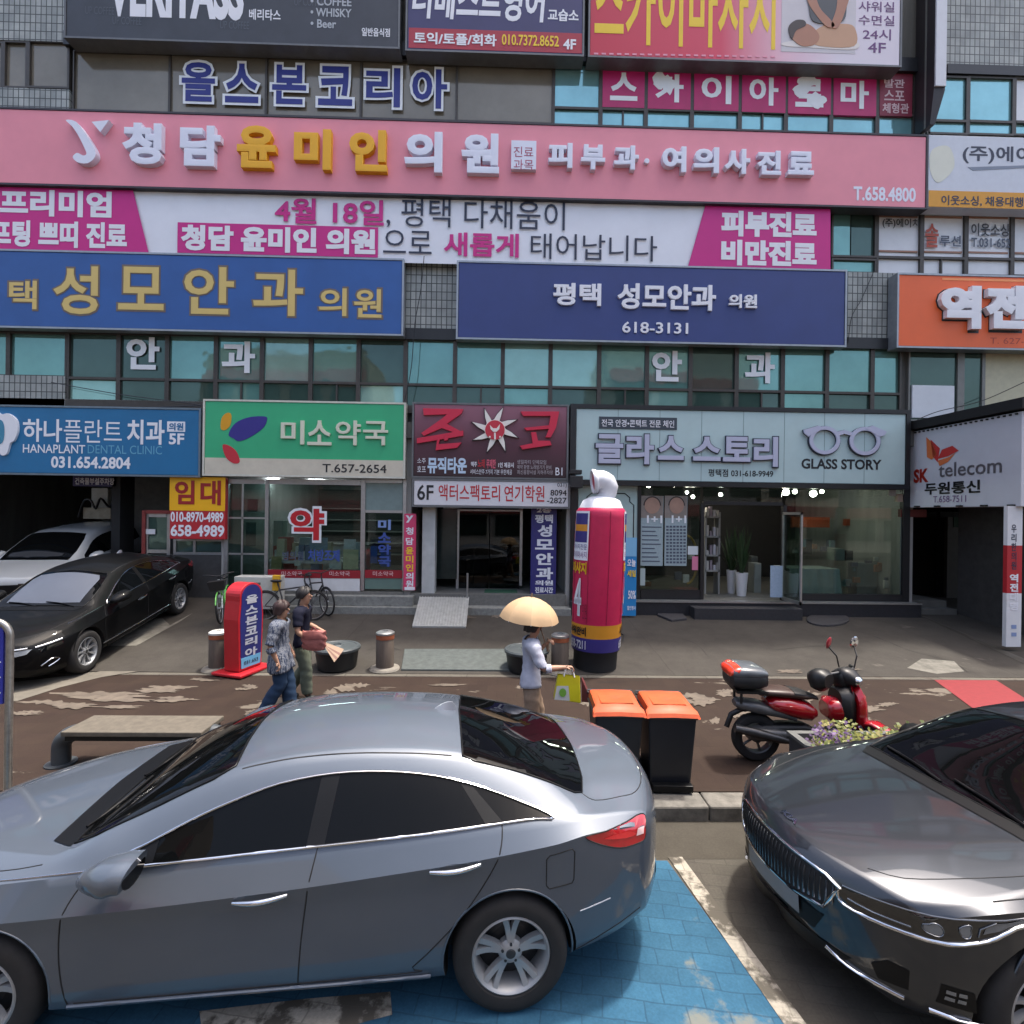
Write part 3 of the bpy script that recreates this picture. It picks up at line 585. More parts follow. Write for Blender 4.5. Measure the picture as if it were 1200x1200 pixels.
# open leaf and the sign card on it
b = MB(); xa = gy(916, 640, GY).x; zt, zb = zof(600, 900, GY), ZG+.03
for (u0, u1, z0, z1) in ((0, .9, zt-.06, zt), (0, .9, zb, zb+.08), (0, .05, zb, zt), (.85, .9, zb, zt)):
    b.box(xa-.03, xa+.01, GY-.05-u1*.9, GY-.05-u0*.9, z0, z1)
b.build('door', M_ALU, of)
b = MB(); b.box(xa-.015, xa-.005, GY-.82, GY-.1, zb+.08, zt-.06); b.build('door_glass', M_CLEAR, of)
b = MB(); X0, X1, Z0, Z1 = RC(903, 663, 917, 700, 12.0); b.box(X0, X1, 12.0, 12.02, Z0, Z1); b.build('door_card', mat('pale blue card', (150, 170, 190), .5, noise=.1, scale=20), of)
M_PCARD = mat('price card', (150, 168, 172), .5, noise=.12, scale=30)
for i, (x0, x1) in enumerate(((750, 777), (779, 805))):
    fr('poster', [(x0, 581, x1, 663)], M_PCARD, Y=GY-.012, d=.006, parent=of)
    fr('poster_photo', [(x0, 581, x1, 607)], mat('poster photo back', (132, 124, 116), .5, noise=.15, scale=5), Y=GY-.018, d=.004, parent=of)
    X0, X1, Z0, Z1 = RC(x0+5, 583, x1-4, 602, GY); b = MB(); b.lathe([(0, 0), (.5, 0)], n=20)
    b.v = [((X0+X1)/2+v[0]*(X1-X0), GY-.028, (Z0+Z1)/2+v[1]*(Z1-Z0)) for v in b.v]; b.build('poster_face', mat('poster skin', (164, 132, 114), .6, noise=.12, scale=5), of)
    b = MB(); b.lathe([(0, 0), (.5, 0)], n=20, a0=0, a1=math.pi); b.v = [((X0+X1)/2+v[0]*(X1-X0)*1.15, GY-.026, (Z0+Z1)/2+.0+v[1]*(Z1-Z0)*1.15) for v in b.v]; b.build('poster_hair', mat('poster hair', (52, 46, 42), .6, noise=.1), of)
    TX('1+1', (x0+8, 604, x1-1, 613), GY-.024, M_CUT, of, bold=.03)
    if i: 
        for r_ in range(12):
            b = MB()
            for c in range(6):
                X0, X1, Z0, Z1 = RC(x0+1.5+c*4, 616+r_*3.8, x0+4.3+c*4, 618.2+r_*3.8, GY); b.box(X0, X1, GY-.020, GY-.014, Z0, Z1)
            b.build('price_row', M_INK_T, of)
    else:
        for r_ in range(9):
            b = MB(); X0, X1, Z0, Z1 = RC(x0+2, 617+r_*5, x1-2-(r_*7 % 9), 618.2+r_*5, GY); b.box(X0, X1, GY-.020, GY-.014, Z0, Z1); b.build('price_row', M_INK_T, of)
fr('sticker', [(806, 640, 818, 650)], mat('white round sticker', (196, 204, 206), .5, noise=0), Y=GY-.01, d=.006, parent=of); fr('sticker', [(811, 652, 818, 668)], mat('pink sticker', (206, 120, 150), .5, noise=0), Y=GY-.01, d=.006, parent=of)
fr('sticker', [(748, 666, 756, 686)], mat('pale sticker', (170, 186, 184), .5, noise=0), Y=GY-.008, d=.006, parent=of)
b = MB(); arcp = [gy(805+12*math.sin(a), 656-28*math.cos(a), GY+.05) for a in [math.pi*k/14 for k in range(15)]]; b.tube(arcp, .03, 8); b.build('arch_trim', mat('ochre arch', (176, 130, 44), .5, noise=.1), of)
# inside: table with cloth, white boxes, plants, display unit, dark back wall
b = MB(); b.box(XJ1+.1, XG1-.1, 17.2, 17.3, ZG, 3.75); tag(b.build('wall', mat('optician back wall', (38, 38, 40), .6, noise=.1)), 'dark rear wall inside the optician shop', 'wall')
tb = world_children(thing('display_table', 'display table under a pale cloth inside the optician window', 'table', (7.4, 13.2, ZG)))
X0, X1, Z0, Z1 = RC(922, 666, 980, 697, 12.9); b = MB(); rows = []
for i in range(25):
    t = i/24; x = X0+(X1-X0)*t; w = .03*math.sin(t*31)+.02*math.sin(t*67)
    rows.append([(x+(t-.5)*.1, 12.75+w, ZG+.02), (x, 12.8+w*.4, Z1), (x, 13.6, Z1)])
b.grid(rows); b.build('cloth', mat('pale satin cloth', (176, 186, 178), .45, noise=.05), tb, smooth=60)
b = MB(); b.box(X0+.05, X1-.05, 12.9, 13.55, ZG, Z1-.02); b.build('table', M_DARK, tb)
for (x0, y0, x1, y1, Y, c) in ((1004, 660, 1028, 700, 13.4, (126, 138, 134)), (978, 643, 990, 657, 13.3, (150, 160, 150)), (990, 645, 1000, 657, 13.4, (60, 66, 66)), (935, 632, 952, 650, 13.6, (60, 58, 56)), (884, 660, 892, 695, 13.6, (140, 146, 140)), (880, 652, 888, 690, 13.9, (70, 74, 72))):
    X0, X1, Z0, Z1 = RC(x0, y0, x1, y1, Y); b = MB(); b.box(X0, X1, Y, Y+.35, max(Z0, ZG) if y1 > 680 else Z0, Z1); b.box(X0+.02, X1-.02, Y-.015, Y, Z0+(Z1-Z0)*.45, Z1-.03)
    tag(b.build('display_box', mat('box %d %d %d' % c, c, .5, noise=.08), bevel=.01), 'plain display case standing inside the optician window', 'display case', 'display cases in the optician shop')
b = MB(); b.box(gy(928, 640, 14.5).x, gy(972, 640, 14.5).x, 14.5, 14.6, gy(950, 618, 14.5).z, gy(950, 606, 14.5).z); b.box(gy(990, 640, 14.5).x, gy(1006, 640, 14.5).x, 14.5, 14.6, gy(1000, 616, 14.5).z, gy(1000, 608, 14.5).z)
tag(b.build('wall_panel', mat('burnt orange panel', (150, 66, 34), .5, noise=.2)), 'dim orange panel hanging inside the optician shop', 'panel')
un = world_children(thing('display_rack', 'slim white display rack by the open optician door', 'rack', (4.6, 13.4, ZG)))
for (x0, x1) in ((826, 828), (842, 844)):
    X0, X1, Z0, Z1 = RC(x0, 600, x1, 690, 13.3); b = MB(); b.box(X0, X1, 13.3, 13.6, ZG, Z1); b.build('upright', M_GREYW, un)
for y in (605, 628, 650, 668):
    X0, X1, Z0, Z1 = RC(826, y, 844, y+2, 13.3); b = MB(); b.box(X0, X1, 13.3, 13.6, Z0, Z1); b.build('shelf', M_GREYW, un)
    for k in range(4):
        x = X0+.06+k*.09; b = MB(); b.box(x, x+.06, 13.34, 13.45, Z1, Z1+rnd.uniform(.1, .28)); b.build('product', mat('prod %d' % (k % 3), ((190, 188, 182), (150, 140, 150), (196, 196, 200))[k % 3], .5, noise=.05), un)
def potted(cx, py_top, py_bot, Y, wpx, label):
    X0, X1, Z0, Z1 = RC(cx-wpx/2, py_top, cx+wpx/2, py_bot, Y); r_ = (X1-X0)/2; cxx = (X0+X1)/2
    t = world_children(thing('potted_plant', label, 'potted plant', (cxx, Y, ZG)))
    b = MB(); b.lathe([(0, ZG), (r_*.72, ZG), (r_, Z1), (r_*.88, Z1), (r_*.85, Z1-.06), (0, Z1-.06)], (cxx, Y, 0), 24); b.build('pot', M_WHITE_P, t, smooth=40)
    b = MB(); rr = random.Random(int(cx))
    for i in range(46):
        a = rr.uniform(0, 6.28); h = rr.uniform(.4, 1.35); sp = rr.uniform(.05, .38); base = Vector((cxx+.03*math.cos(a), Y+.03*math.sin(a), Z1-.05)); tip = base+Vector((sp*math.cos(a), sp*math.sin(a), h))
        w = Vector((-math.sin(a), math.cos(a), 0))*rr.uniform(.012, .03); mid = base.lerp(tip, .6)+Vector((0, 0, .06)); b.add([base-w*.4, base+w*.4, mid+w, tip, mid-w], [(0, 1, 2, 3, 4)])
    b.build('leaves', mat('dark leaves', (46, 70, 40), .5, noise=.3, scale=8), t)
potted(857, 668, 694, 13.5, 11, 'leafy plant in a white pot, further inside the open optician doorway'); potted(869, 671, 697, 13.1, 14, 'leafy plant in a white pot, nearer the threshold of the open optician doorway')
M_BULB = mat('lit bulb', (255, 246, 228), .4, noise=0, emit=26)
for i, (px, py, r_) in enumerate(((760, 569, 2.4), (768.5, 567, 3.2), (778, 566, 2), (790, 567.5, 3.4), (804, 567, 2.6), (805, 577, 1.8), (812, 582, 2), (844.5, 579.5, 2.2), (921, 577, 3.6), (931.5, 576, 2.6), (953, 578.5, 3.8), (963, 576, 2.2))):
    Y = 13.2+.25*(i % 4); p = gy(px, py, Y); s = r_*Y/600
    t = world_children(thing('spot_lamp', 'lit round lamp hanging from the optician ceiling', 'lamp', (p.x, p.y, p.z), group='lit lamps in the optician shop'))
    b = MB(); b.ellipsoid(p, (s, s, s), 12, 8); b.build('bulb', M_BULB, t, smooth=60)
    b = MB(); b.tube([(p.x, p.y, p.z+s*.8), (p.x, p.y, 3.76)], .008, 6); b.lathe([(s*.3, 0), (s*.7, s*.5), (s*.3, s*1.1), (0, s*1.1)], (p.x, p.y, p.z+s*.6), 12); b.build('socket', M_BLACK, t)
# small goods on the shelves and sills of the optician
for i in range(30):
    Y = 13.0+rnd.uniform(0, .5); px = rnd.choice((rnd.uniform(930, 978), rnd.uniform(990, 1050), rnd.uniform(752, 815))); py = rnd.uniform(640, 652) if 925 < px < 980 else rnd.uniform(655, 690); p = gy(px, py, Y); w = rnd.uniform(.04, .10); h = rnd.uniform(.06, .22)
    b = MB(); b.box(p.x-w, p.x+w, Y, Y+.06, p.z, p.z+h); b.box(p.x-w*.7, p.x+w*.7, Y-.006, Y, p.z+h*.35, p.z+h*.8); c = ((210, 206, 196), (90, 96, 110), (170, 120, 90), (120, 150, 150))[i % 4]
    tag(b.build('display_card', mat('card %d %d %d' % c, c, .5, noise=.1), bevel=.004), 'small display card standing among the goods of the optician window', 'display card', 'display cards in the optician window')
# step platform and mats in front
b = MB(); X0, X1 = gy(812, 716, 11.9).x, gy(938, 716, 11.9).x; b.box(X0, X1, 11.8, 12.12, .3, zof(712, 870, 11.9)); tag(b.build('step_box', mat('black step box', (42, 42, 45), .6, noise=.2, scale=15), bevel=.015), 'low black step box in front of the optician door', 'step')
def mat_on_ground(name, pix, m, label, h=.05):
    P = [on_fore(*p) for p in pix]; b = MB(); n = len(P); b.add([p+Vector((0, 0, h)) for p in P]+[p-Vector((0, 0, .01)) for p in P], [tuple(range(n)), tuple(reversed(range(n, 2*n)))]+[(i, (i+1) % n, n+(i+1) % n, n+i) for i in range(n)])
    return tag(b.build(name, m, bevel=.01), label, 'mat')
M_RUB = mat('dark rubber', (48, 47, 50), .75, noise=.25, scale=16)
mat_on_ground('rubber_mat', [(770, 722), (787, 729), (805, 727), (797, 717), (781, 715)], M_RUB, 'dark folded mat lying before the optician plinth')
mat_on_ground('oval_mat', [(970+25*math.cos(a), 727+7.5*math.sin(a)) for a in [2*math.pi*k/24 for k in range(24)]], M_RUB, 'dark oval mat at the right end of the optician plinth', .04)
mat_on_ground('rubber_ramp', [(470, 786), (600, 787), (600, 762), (474, 762)], mat('grey rubber plate', (74, 80, 78), .8, noise=.25, scale=10), 'long dark grey rubber plate lying between the steel bollards', .03)

# parking side: office window with red frame, low wall, meter boxes, small board
op = world_children(thing('office_front', 'small dark parking office with red framed door and sliding window', 'office', (-7.8, 12.7, .55)))
fr('wall', [(200, 650, 264, 700)], mat('dark low wall', (58, 58, 58), .8, noise=.2), Y=12.6, d=.2, parent=op)
fr('door_frame', [(167, 598, 171, 700), (171, 598, 200, 602)], mat('red brown frame', (124, 44, 40), .5, noise=.1), Y=12.7, parent=op)
fr('door', [(171, 602, 174, 700), (196, 602, 200, 700), (174, 602, 196, 606), (174, 644, 196, 648)], M_ALU, Y=12.72, d=.05, parent=op)
fr('door_glass', [(174, 606, 196, 644)], M_PANE_D, Y=12.73, d=.02, parent=op); fr('door_card', [(171, 620, 182, 626)], M_WHITE_P, Y=12.69, d=.01, parent=op)
fr('window_frame', [(204, 632, 207, 650), (260, 632, 263, 650), (207, 632, 260, 634), (207, 647, 260, 650), (227, 634, 230, 647)], M_ALU, Y=12.6, d=.06, parent=op)
fr('window_glass', [(207, 634, 227, 647), (230, 634, 260, 647)], M_PANE_D, Y=12.61, d=.02, parent=op)
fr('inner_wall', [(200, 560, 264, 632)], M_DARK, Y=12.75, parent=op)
mb_ = world_children(thing('meter_box', 'grey electric meter boxes with black cables on the parking wall', 'meter box', (-9, 14.5, 2)))
fr('box', [(112, 572, 131, 605)], mat('pale box', (176, 178, 172), .6, noise=.15), Y=14.6, d=.3, parent=mb_, bevel=.01); fr('lower_box', [(104, 595, 136, 608)], mat('worn beige box', (150, 146, 130), .6, noise=.2), Y=14.55, d=.4, parent=mb_, bevel=.01)
b = MB(); b.tube(smooth_curve([gy(x, y, 14.3) for x, y in ((92, 606), (98, 588), (106, 586), (112, 596), (118, 584), (128, 594), (135, 584), (134, 606))], 4, False), .03, 6); b.build('cable', M_BLACK, mb_, smooth=60)
# ================================================================ SIGNS ON THE FACADE
SY = 12.2       # front of the box signs
def sign(label, px, m, Y=SY, thick=.26, name='shop_sign', cat='sign', frame=None, bevel=.012, group=None):
    X0, X1, Z0, Z1 = RC(*px, Y); t = world_children(thing(name, label, cat, ((X0+X1)/2, Y+thick, Z0), group=group))
    b = MB(); b.box(X0, X1, Y, Y+thick, Z0, Z1); b.build('panel', m, t, bevel=bevel)
    if frame:
        w = .045; b = MB(); b.box(X0-w, X1+w, Y-.015, Y+thick-.05, Z1+.002, Z1+w); b.box(X0-w, X1+w, Y-.015, Y+thick-.05, Z0-w, Z0-.002)
        b.box(X0-w, X0-.002, Y-.015, Y+thick-.05, Z0-.002, Z1+.002); b.box(X1+.002, X1+w, Y-.015, Y+thick-.05, Z0-.002, Z1+.002); b.build('frame', frame, t)
    return t
def flat(t, px, m, Y, d=.006, name='print', poly=None):
    b = MB()
    if poly: 
        P = [gy(x, y, Y) for x, y in poly]; b.prism([(p.x, p.z) for p in P], Y-d, Y)
    else:
        X0, X1, Z0, Z1 = RC(*px, Y); b.box(X0, X1, Y-d, Y+.002, Z0, Z1)
    return b.build(name, m, t)
def ink(name, rgb, rough=.5): return mat(name, rgb, rough, noise=.03, scale=3)
I_W = ink('white lettering', (224, 226, 232)); I_Y = ink('yellow lettering', (232, 196, 40)); I_GOLD = ink('pale gold lettering', (206, 182, 110)); I_MAG = ink('magenta print', (196, 30, 128)); I_NAVY = ink('navy print', (36, 44, 66)); I_BLK = ink('black lettering', (26, 28, 32)); I_RED = ink('red print', (176, 34, 44)); I_PUR = ink('purple print', (96, 52, 110)); I_AMB = ink('amber lettering', (226, 168, 20)); I_ORG = ink('amber strip', (206, 146, 36))
# --- fifth floor row
t = sign('dark slate bar sign with large white Latin capitals, cut by the top edge', (78, -60, 467, 49), mat('slate sign', (52, 56, 64), .5, noise=.2, scale=1.5), Y=12.12, thick=.4, frame=mat('grey sign frame', (104, 106, 108), .5, metal=.4))
TX('VERITASS', (126, -44, 286, 22), 12.120, I_W, t, bold=.045); TX('베리타스', (292, 11, 329, 24), 12.120, I_W, t, bold=.02)
for s, y in (('• COFFEE', -3), ('• WHISKY', 10), ('• Beer', 23)): TX(s, (364, y, 412 if 'B' not in s else 394, y+10), 12.120, ink('silver lettering', (170, 176, 182)), t, bold=.02)
TX('일반음식점', (424, 33, 457, 43), 12.120, I_W, t, bold=.02)
for i, (x, y) in enumerate(((132, 20), (258, 25), (100, 8), (345, -2))): TX('UP COFFEE', (x, y, x+34, y+9), 12.120, ink('faint print', (78, 84, 92)), t)
t = sign('navy academy sign with white slanted letters over a red strip', (478, -60, 683, 61), mat('navy sign', (52, 50, 96), .45, noise=.08, scale=2), Y=12.12, thick=.4, frame=MATS['grey sign frame'])
TX('더베스트영어', (483, -22, 640, 24), 12.120, I_W, t, bold=.03, shear=.12); TX('교습소', (642, 11, 678, 25), 12.120, I_W, t, bold=.03)
flat(t, (479, 36, 682, 59.5), ink('dark red strip', (164, 40, 58)), 12.120); TX('토익/토플/회화', (485, 39, 582, 53), 12.110, I_W, t, bold=.03); TX('010.7372.8652', (588, 41, 655, 54), 12.110, I_Y, t, bold=.02); TX('4F', (660, 46, 675, 58), 12.110, I_W, t, bold=.03)
t = sign('crimson fading to pale sign with giant yellow letters and a flat photo print', (692, -60, 1055, 71), gradmat('crimson fade', [(0, (190, 36, 62)), (.42, (206, 60, 88)), (.62, (220, 178, 192)), (.8, (214, 206, 216))], 'X'), Y=12.12, thick=.4, frame=MATS['grey sign frame'])
TX('스카이마사지', (694, -46, 912, 60), 12.130, ink('dark outline', (70, 36, 40)), t, bold=.06); TX('스카이마사지', (697, -43, 909, 55), 12.120, I_Y, t, bold=.02)
flat(t, (916, -50, 1003, 62), ink('pale photo ground', (196, 192, 196)), 12.120, .005, name='photo')
def blob(t, pts, m, Y, d=.006, name='photo'):
    P = smooth_curve([gy(x, y, Y) for x, y in pts], 5); b = MB(); b.prism([(p.x, p.z) for p in P], Y-d, Y); return b.build(name, m, t)
blob(t, [(918, 50), (950, 46), (1001, 48), (1001, 58), (950, 56), (920, 54)], ink('towel print', (216, 210, 206)), 12.114)
blob(t, [(948, 44), (965, 30), (985, 28), (1001, 32), (1001, 54), (960, 54)], ink('skin print', (190, 148, 116)), 12.110)
blob(t, [(926, 34), (936, 27), (950, 30), (960, 42), (955, 52), (940, 54), (929, 46)], ink('face print', (166, 116, 92)), 12.105)
blob(t, [(924, 32), (932, 24), (942, 24), (944, 30), (933, 36), (928, 46)], ink('hair print', (58, 48, 46)), 12.100)
blob(t, [(946, -40), (990, -40), (992, 10), (985, 26), (955, 26), (948, 8)], ink('grey shirt print', (70, 74, 78)), 12.102)
for a in ([(950, -20), (960, 8), (972, 22), (978, 30), (970, 32), (958, 20), (946, 0)], [(984, -20), (996, -10), (990, 14), (982, 32), (974, 30), (980, 10)]): blob(t, a, MATS['face print'], 12.098)
for s, r_ in (('샤워실', (1006, 2, 1048, 14)), ('수면실', (1006, 18, 1048, 30)), ('24시', (1011, 34, 1044, 47)), ('4F', (1017, 50, 1038, 62))): TX(s, r_, 12.120, I_PUR, t, bold=.01)
b = MB()
for k in range(24):
    x0 = 696+k*9; X0, X1, Z0, Z1 = RC(x0, 62+(x0-692)*.018, x0+5, 64+(x0-692)*.018, 12.120); b.box(X0, X1, 12.112, 12.120, Z0, Z1)
b.build('print', ink('pink dots', (222, 150, 170)), t)
# --- pink clinic sign
PINK = mat('pink sign', (222, 138, 152), .5, noise=.05, scale=1.2)
t = sign('very wide salmon pink clinic sign with raised white and amber letters', (-60, 143, 1085, 228), PINK, Y=12.14, thick=.34, frame=mat('dark sign frame', (64, 62, 66), .5, metal=.4))
LW = ink('raised white letters', (218, 222, 236))
for s, x0, x1, y0, y1, m in (('청', 148, 194, 149, 197, LW), ('담', 215, 262, 152, 199, LW), ('윤', 281, 326, 152, 201, I_AMB), ('미', 347, 390, 156, 203, I_AMB), ('인', 411, 455, 157, 205, I_AMB), ('의', 475, 519, 159, 206, LW), ('원', 541, 585, 161, 207, LW), ('피', 642, 670, 172, 201, LW), ('부', 680, 708, 174, 203, LW), ('과', 718, 747, 175, 203, LW), ('여', 774, 802, 176, 206, LW), ('의', 810, 840, 177, 207, LW), ('사', 846, 876, 179, 208, LW), ('진', 884, 912, 181, 209, LW), ('료', 920, 950, 182, 209, LW)):
    TX(s, (x0, y0, x1, y1), 12.140, m, t, bold=.045, depth=.14)
flat(t, (599, 169, 628, 202), LW, 12.140, .12, name='lettering'); TX('진료', (602, 172, 625, 184), 12.020, ink('plum letters', (160, 60, 96)), t); TX('과목', (602, 187, 625, 199), 12.020, MATS['plum letters'], t)
p = gy(757, 191, 12.140); b = MB(); b.lathe([(0, -.08), (.06, -.08), (.06, 0)], p, 14, axis='Y'); b.build('lettering', LW, t)
def raised(t, pts, m, Y, depth, smooth=0, name='lettering'):
    P = [gy(x, y, Y) for x, y in pts]; P = smooth_curve(P, smooth) if smooth else P; b = MB(); b.prism([(p.x, p.z) for p in P], Y-depth, Y+.002); return b.build(name, m, t)
raised(t, [(83, 146), (95, 148), (108, 165), (117, 181), (116, 190), (108, 196), (97, 195), (91, 189), (96, 184), (103, 187), (107, 185), (104, 177), (97, 163), (90, 153)], LW, 12.14, .14, 3)
raised(t, [(113, 148), (133, 146), (123, 160)], LW, 12.140, .14)
TX('T.658.4800', (1000, 219, 1073, 236), 12.140, LW, t, bold=.03)
# --- white-grey company sign right of it
t = sign('pale grey company sign with an amber strip, right of the pink sign', (1088, 161, 1300, 245), mat('pale grey sign', (196, 202, 212), .5, noise=.04), Y=12.14, thick=.34)
flat(t, (1088, 226, 1300, 245), I_ORG, 12.140); TX('이웃소싱, 채용대행', (1103, 230, 1199, 242), 12.134, I_NAVY, t, bold=.02); TX('(주)에이치알', (1128, 172, 1258, 193), 12.140, I_NAVY, t, bold=.02)
raised(t, [(1134, 196), (1200, 194), (1250, 198), (1200, 197), (1140, 200)], ink('slate swoosh', (120, 130, 146)), 12.140, .006); blob(t, [(1092, 176), (1112, 172), (1118, 196), (1100, 214), (1090, 200)], ink('pale yellow wash', (208, 210, 196)), 12.138, .004, 'print')
# --- white fabric banner
BANY = 12.26
t = world_children(thing('banner', 'long white fabric banner with magenta ends announcing a clinic opening', 'banner', (-2, BANY, 8.7)))
X0, X1, Z0, Z1 = RC(-60, 229, 973, 307, BANY); b = MB(); rows = []
for i in range(81):
    x = X0+(X1-X0)*i/80; w = .004*math.sin(i*.9)+.003*math.sin(i*2.3); rows.append([(x, BANY+w*(.3+.7*k/4), Z0+(Z1-Z0)*k/4-.012*math.sin(math.pi*i/80)) for k in range(5)])
b.grid(rows)
for i in range(81): pass
b.build('cloth', mat('banner cloth', (224, 228, 236), .6, noise=.04, scale=1.5), t, smooth=60)
flat(t, None, I_MAG, BANY-.03, poly=[(-60, 213), (155, 219), (175, 299), (-60, 293)]); flat(t, None, I_MAG, BANY-.03, poly=[(827, 239), (973, 243), (973, 318), (806, 313)])
BY = BANY-.038
TX('프리미엄', (0, 223, 131, 254), BY, I_W, t, bold=.045); TX('리프팅 쁘띠 진료', (-34, 259, 149, 290), BY, I_W, t, bold=.045)
BY2 = BANY-.026
TX('4월 18일', (322, 233, 450, 263), BY2, I_MAG, t, bold=.024); TX(', 평택 다채움이', (453, 234, 662, 269), BY2, I_NAVY, t)
flat(t, (208, 263.5, 443, 299), I_MAG, BY2+.004, .004); TX('청담 윤미인 의원', (212, 266, 440, 296), BY2-.004, I_W, t, bold=.05)
TX('으로', (449, 270, 506, 297), BY2, I_NAVY, t); TX('새롭게', (520, 273, 608, 301), BY2, I_MAG, t, bold=.026); TX('태어납니다', (622, 275, 770, 305), BY2, I_NAVY, t)
TX('피부진료', (845, 248, 957, 278), BY, I_W, t, bold=.055); TX('비만진료', (845, 282, 957, 312), BY, I_W, t, bold=.055)
# --- eye clinic signs
t = sign('mid blue eye clinic sign with large pale gold letters', (-60, 299, 471, 386), mat('mid blue sign', (40, 86, 152), .45, noise=.1, scale=1.2), frame=mat('silver sign frame', (150, 156, 162), .4, metal=.5))
I_GB = ink('brown letter edge', (110, 96, 84))
for s, x0, x1, y0, y1 in (('평', -40, -3, 326, 361), ('택', 10, 44, 328, 363), ('성', 62, 116, 311, 369), ('모', 138, 193, 312, 364), ('안', 215, 275, 312, 369), ('과', 296, 356, 315, 371), ('의', 373, 407, 337, 371), ('원', 414, 448, 338, 373)):
    big = (x1-x0) > 40; TX(s, (x0-1.5, y0-1.5, x1+1.5, y1+1.5), SY, I_GB, t, bold=.045 if big else .04); TX(s, (x0+.8, y0+.8, x1-.8, y1-.8), SY-.006, I_GOLD, t, bold=.02)
t = sign('dark navy eye clinic sign with small raised white letters', (537, 313, 990, 400), mat('deep navy sign', (44, 60, 118), .45, noise=.08, scale=1.2), frame=MATS['silver sign frame'])
for s, r_ in (('평택', (648, 333, 704, 359)), ('성모안과', (723, 334, 838, 364)), ('의원', (853, 346, 886, 362))): TX(s, r_, SY, I_W, t, bold=.03, depth=.06)
TX('618-3131', (729, 378, 806, 391), SY, I_W, t, bold=.015, depth=.03)
# --- orange sign
t = sign('bright orange restaurant sign with thick raised white letters', (1053, 325, 1310, 408), mat('orange sign', (226, 98, 44), .45, noise=.05, scale=1.5), frame=MATS['silver sign frame'], Y=12.16, thick=.34)
for s, r_ in (('역', (1098, 337, 1145, 387)), ('전', (1150, 337, 1196, 387)), ('할', (1202, 337, 1248, 387)), ('맥', (1254, 337, 1300, 387))):
    TX(s, (r_[0]-2, r_[1]-1.5, r_[2]+2, r_[3]+3), 12.160, I_BLK, t, bold=.07); TX(s, r_, 12.154, I_W, t, bold=.06, depth=.12)
flat(t, (1104, 328, 1300, 330.5), ink('light orange line', (240, 150, 90)), 12.160); TX('T. 627-', (1160, 396, 1200, 403), 12.160, ink('rust lettering', (176, 66, 40)), t)
# --- ground floor row
t = sign('teal blue dental clinic sign with white letters and tooth emblem', (-60, 478, 233, 555), mat('teal blue sign', (22, 104, 152), .45, noise=.08, scale=1.5), frame=mat('sign frame steel', (110, 124, 134), .4, metal=.5))
raised(t, [(-14, 486), (-4, 482), (4, 486), (12, 485), (21, 492), (23, 504), (19, 516), (14, 520), (10, 532), (3, 533), (0, 520), (-4, 512), (-12, 520), (-20, 500)], I_W, SY, .05, 4, 'emblem'); blob(t, [(-8, 494), (1, 492), (5, 500), (4, 516), (-2, 520), (-9, 508)], ink('tooth shade', (60, 130, 160)), SY-.055, .004, 'emblem')
for s, r_, m, k in (('하나', (27, 491, 73, 518), I_W, .02), ('플란트', (75, 492, 143, 519), I_W, 0), ('치과', (149, 492, 193, 521), I_W, .025), ('5F', (198, 508, 216, 521), I_W, .03), ('HANAPLANT', (27, 521, 100, 531), I_W, .01), ('DENTAL CLINIC', (103, 522, 190, 532), ink('dim teal print', (96, 160, 190)), 0), ('031.654.2804', (60, 535, 153, 549), I_W, .03)): TX(s, r_, SY, m, t, bold=k)
flat(t, (196, 494, 217, 506), I_W, SY, .005); TX('의원', (198, 495.5, 215, 504.5), SY-.006, MATS['teal blue sign'], t, bold=.03)
t = sign('green pharmacy sign with cream strip and coloured brush petals', (240, 472, 473, 557), mat('pharmacy green', (52, 168, 118), .45, noise=.05, scale=2), frame=mat('cream frame', (196, 196, 184), .5))
flat(t, (240, 538, 473, 557), mat('cream strip', (196, 190, 172), .5, noise=.08, scale=4), SY)
blob(t, [(259, 502), (260, 490), (266, 484), (271, 486), (270, 498), (264, 504)], ink('ochre petal', (208, 150, 24)), SY, .008, 'emblem')
blob(t, [(268, 509), (276, 496), (292, 489), (310, 488), (313, 492), (308, 502), (292, 513), (280, 517), (274, 514)], ink('indigo petal', (48, 40, 128)), SY, .008, 'emblem')
blob(t, [(261, 522), (268, 522), (277, 529), (281, 541), (274, 543), (265, 536)], ink('red petal', (188, 40, 54)), SY-.006, .008, 'emblem')
I_CR = ink('cream letters', (208, 210, 190))
for s, r_ in (('미', (330, 493, 357, 521)), ('소', (361, 493, 389, 522)), ('약', (394, 493, 423, 522)), ('국', (426, 494, 455, 522))): TX(s, r_, SY, I_CR, t, bold=.015, depth=.05)
TX('T.657-2654', (378, 544, 453, 554), SY-.006, I_BLK, t, bold=.01)
t = sign('dark maroon music pub sign with red brush letters and white sun', (485, 475, 664, 559), gradmat('maroon fade', [(0, (44, 22, 28)), (.45, (84, 42, 56)), (1, (140, 92, 108))], 'Z'), frame=MATS['grey sign frame'])
I_CRIM = ink('crimson letters', (198, 34, 66))
for k_, st in enumerate(([(496, 479), (543, 480), (541, 485), (524, 497), (542, 507), (537, 509), (518, 502), (497, 511), (494, 508), (517, 492), (524, 486), (497, 487)], [(489, 514), (543, 505), (543, 511), (489, 520)], [(513, 513), (517, 512), (514, 521), (541, 519), (536, 525), (511, 528)], [(521, 509), (526, 508), (525, 516), (521, 517)],
           [(610, 483), (655, 483), (651, 502), (645, 513), (639, 513), (643, 503), (617, 505), (614, 502), (643, 499), (645, 488), (613, 488)], [(622, 507), (628, 507), (630, 517), (644, 517), (646, 522), (612, 527), (609, 523), (624, 520)])): raised(t, st, I_CRIM, SY, .06+.006*k_)
sun = []; cx, cy = 580, 504.
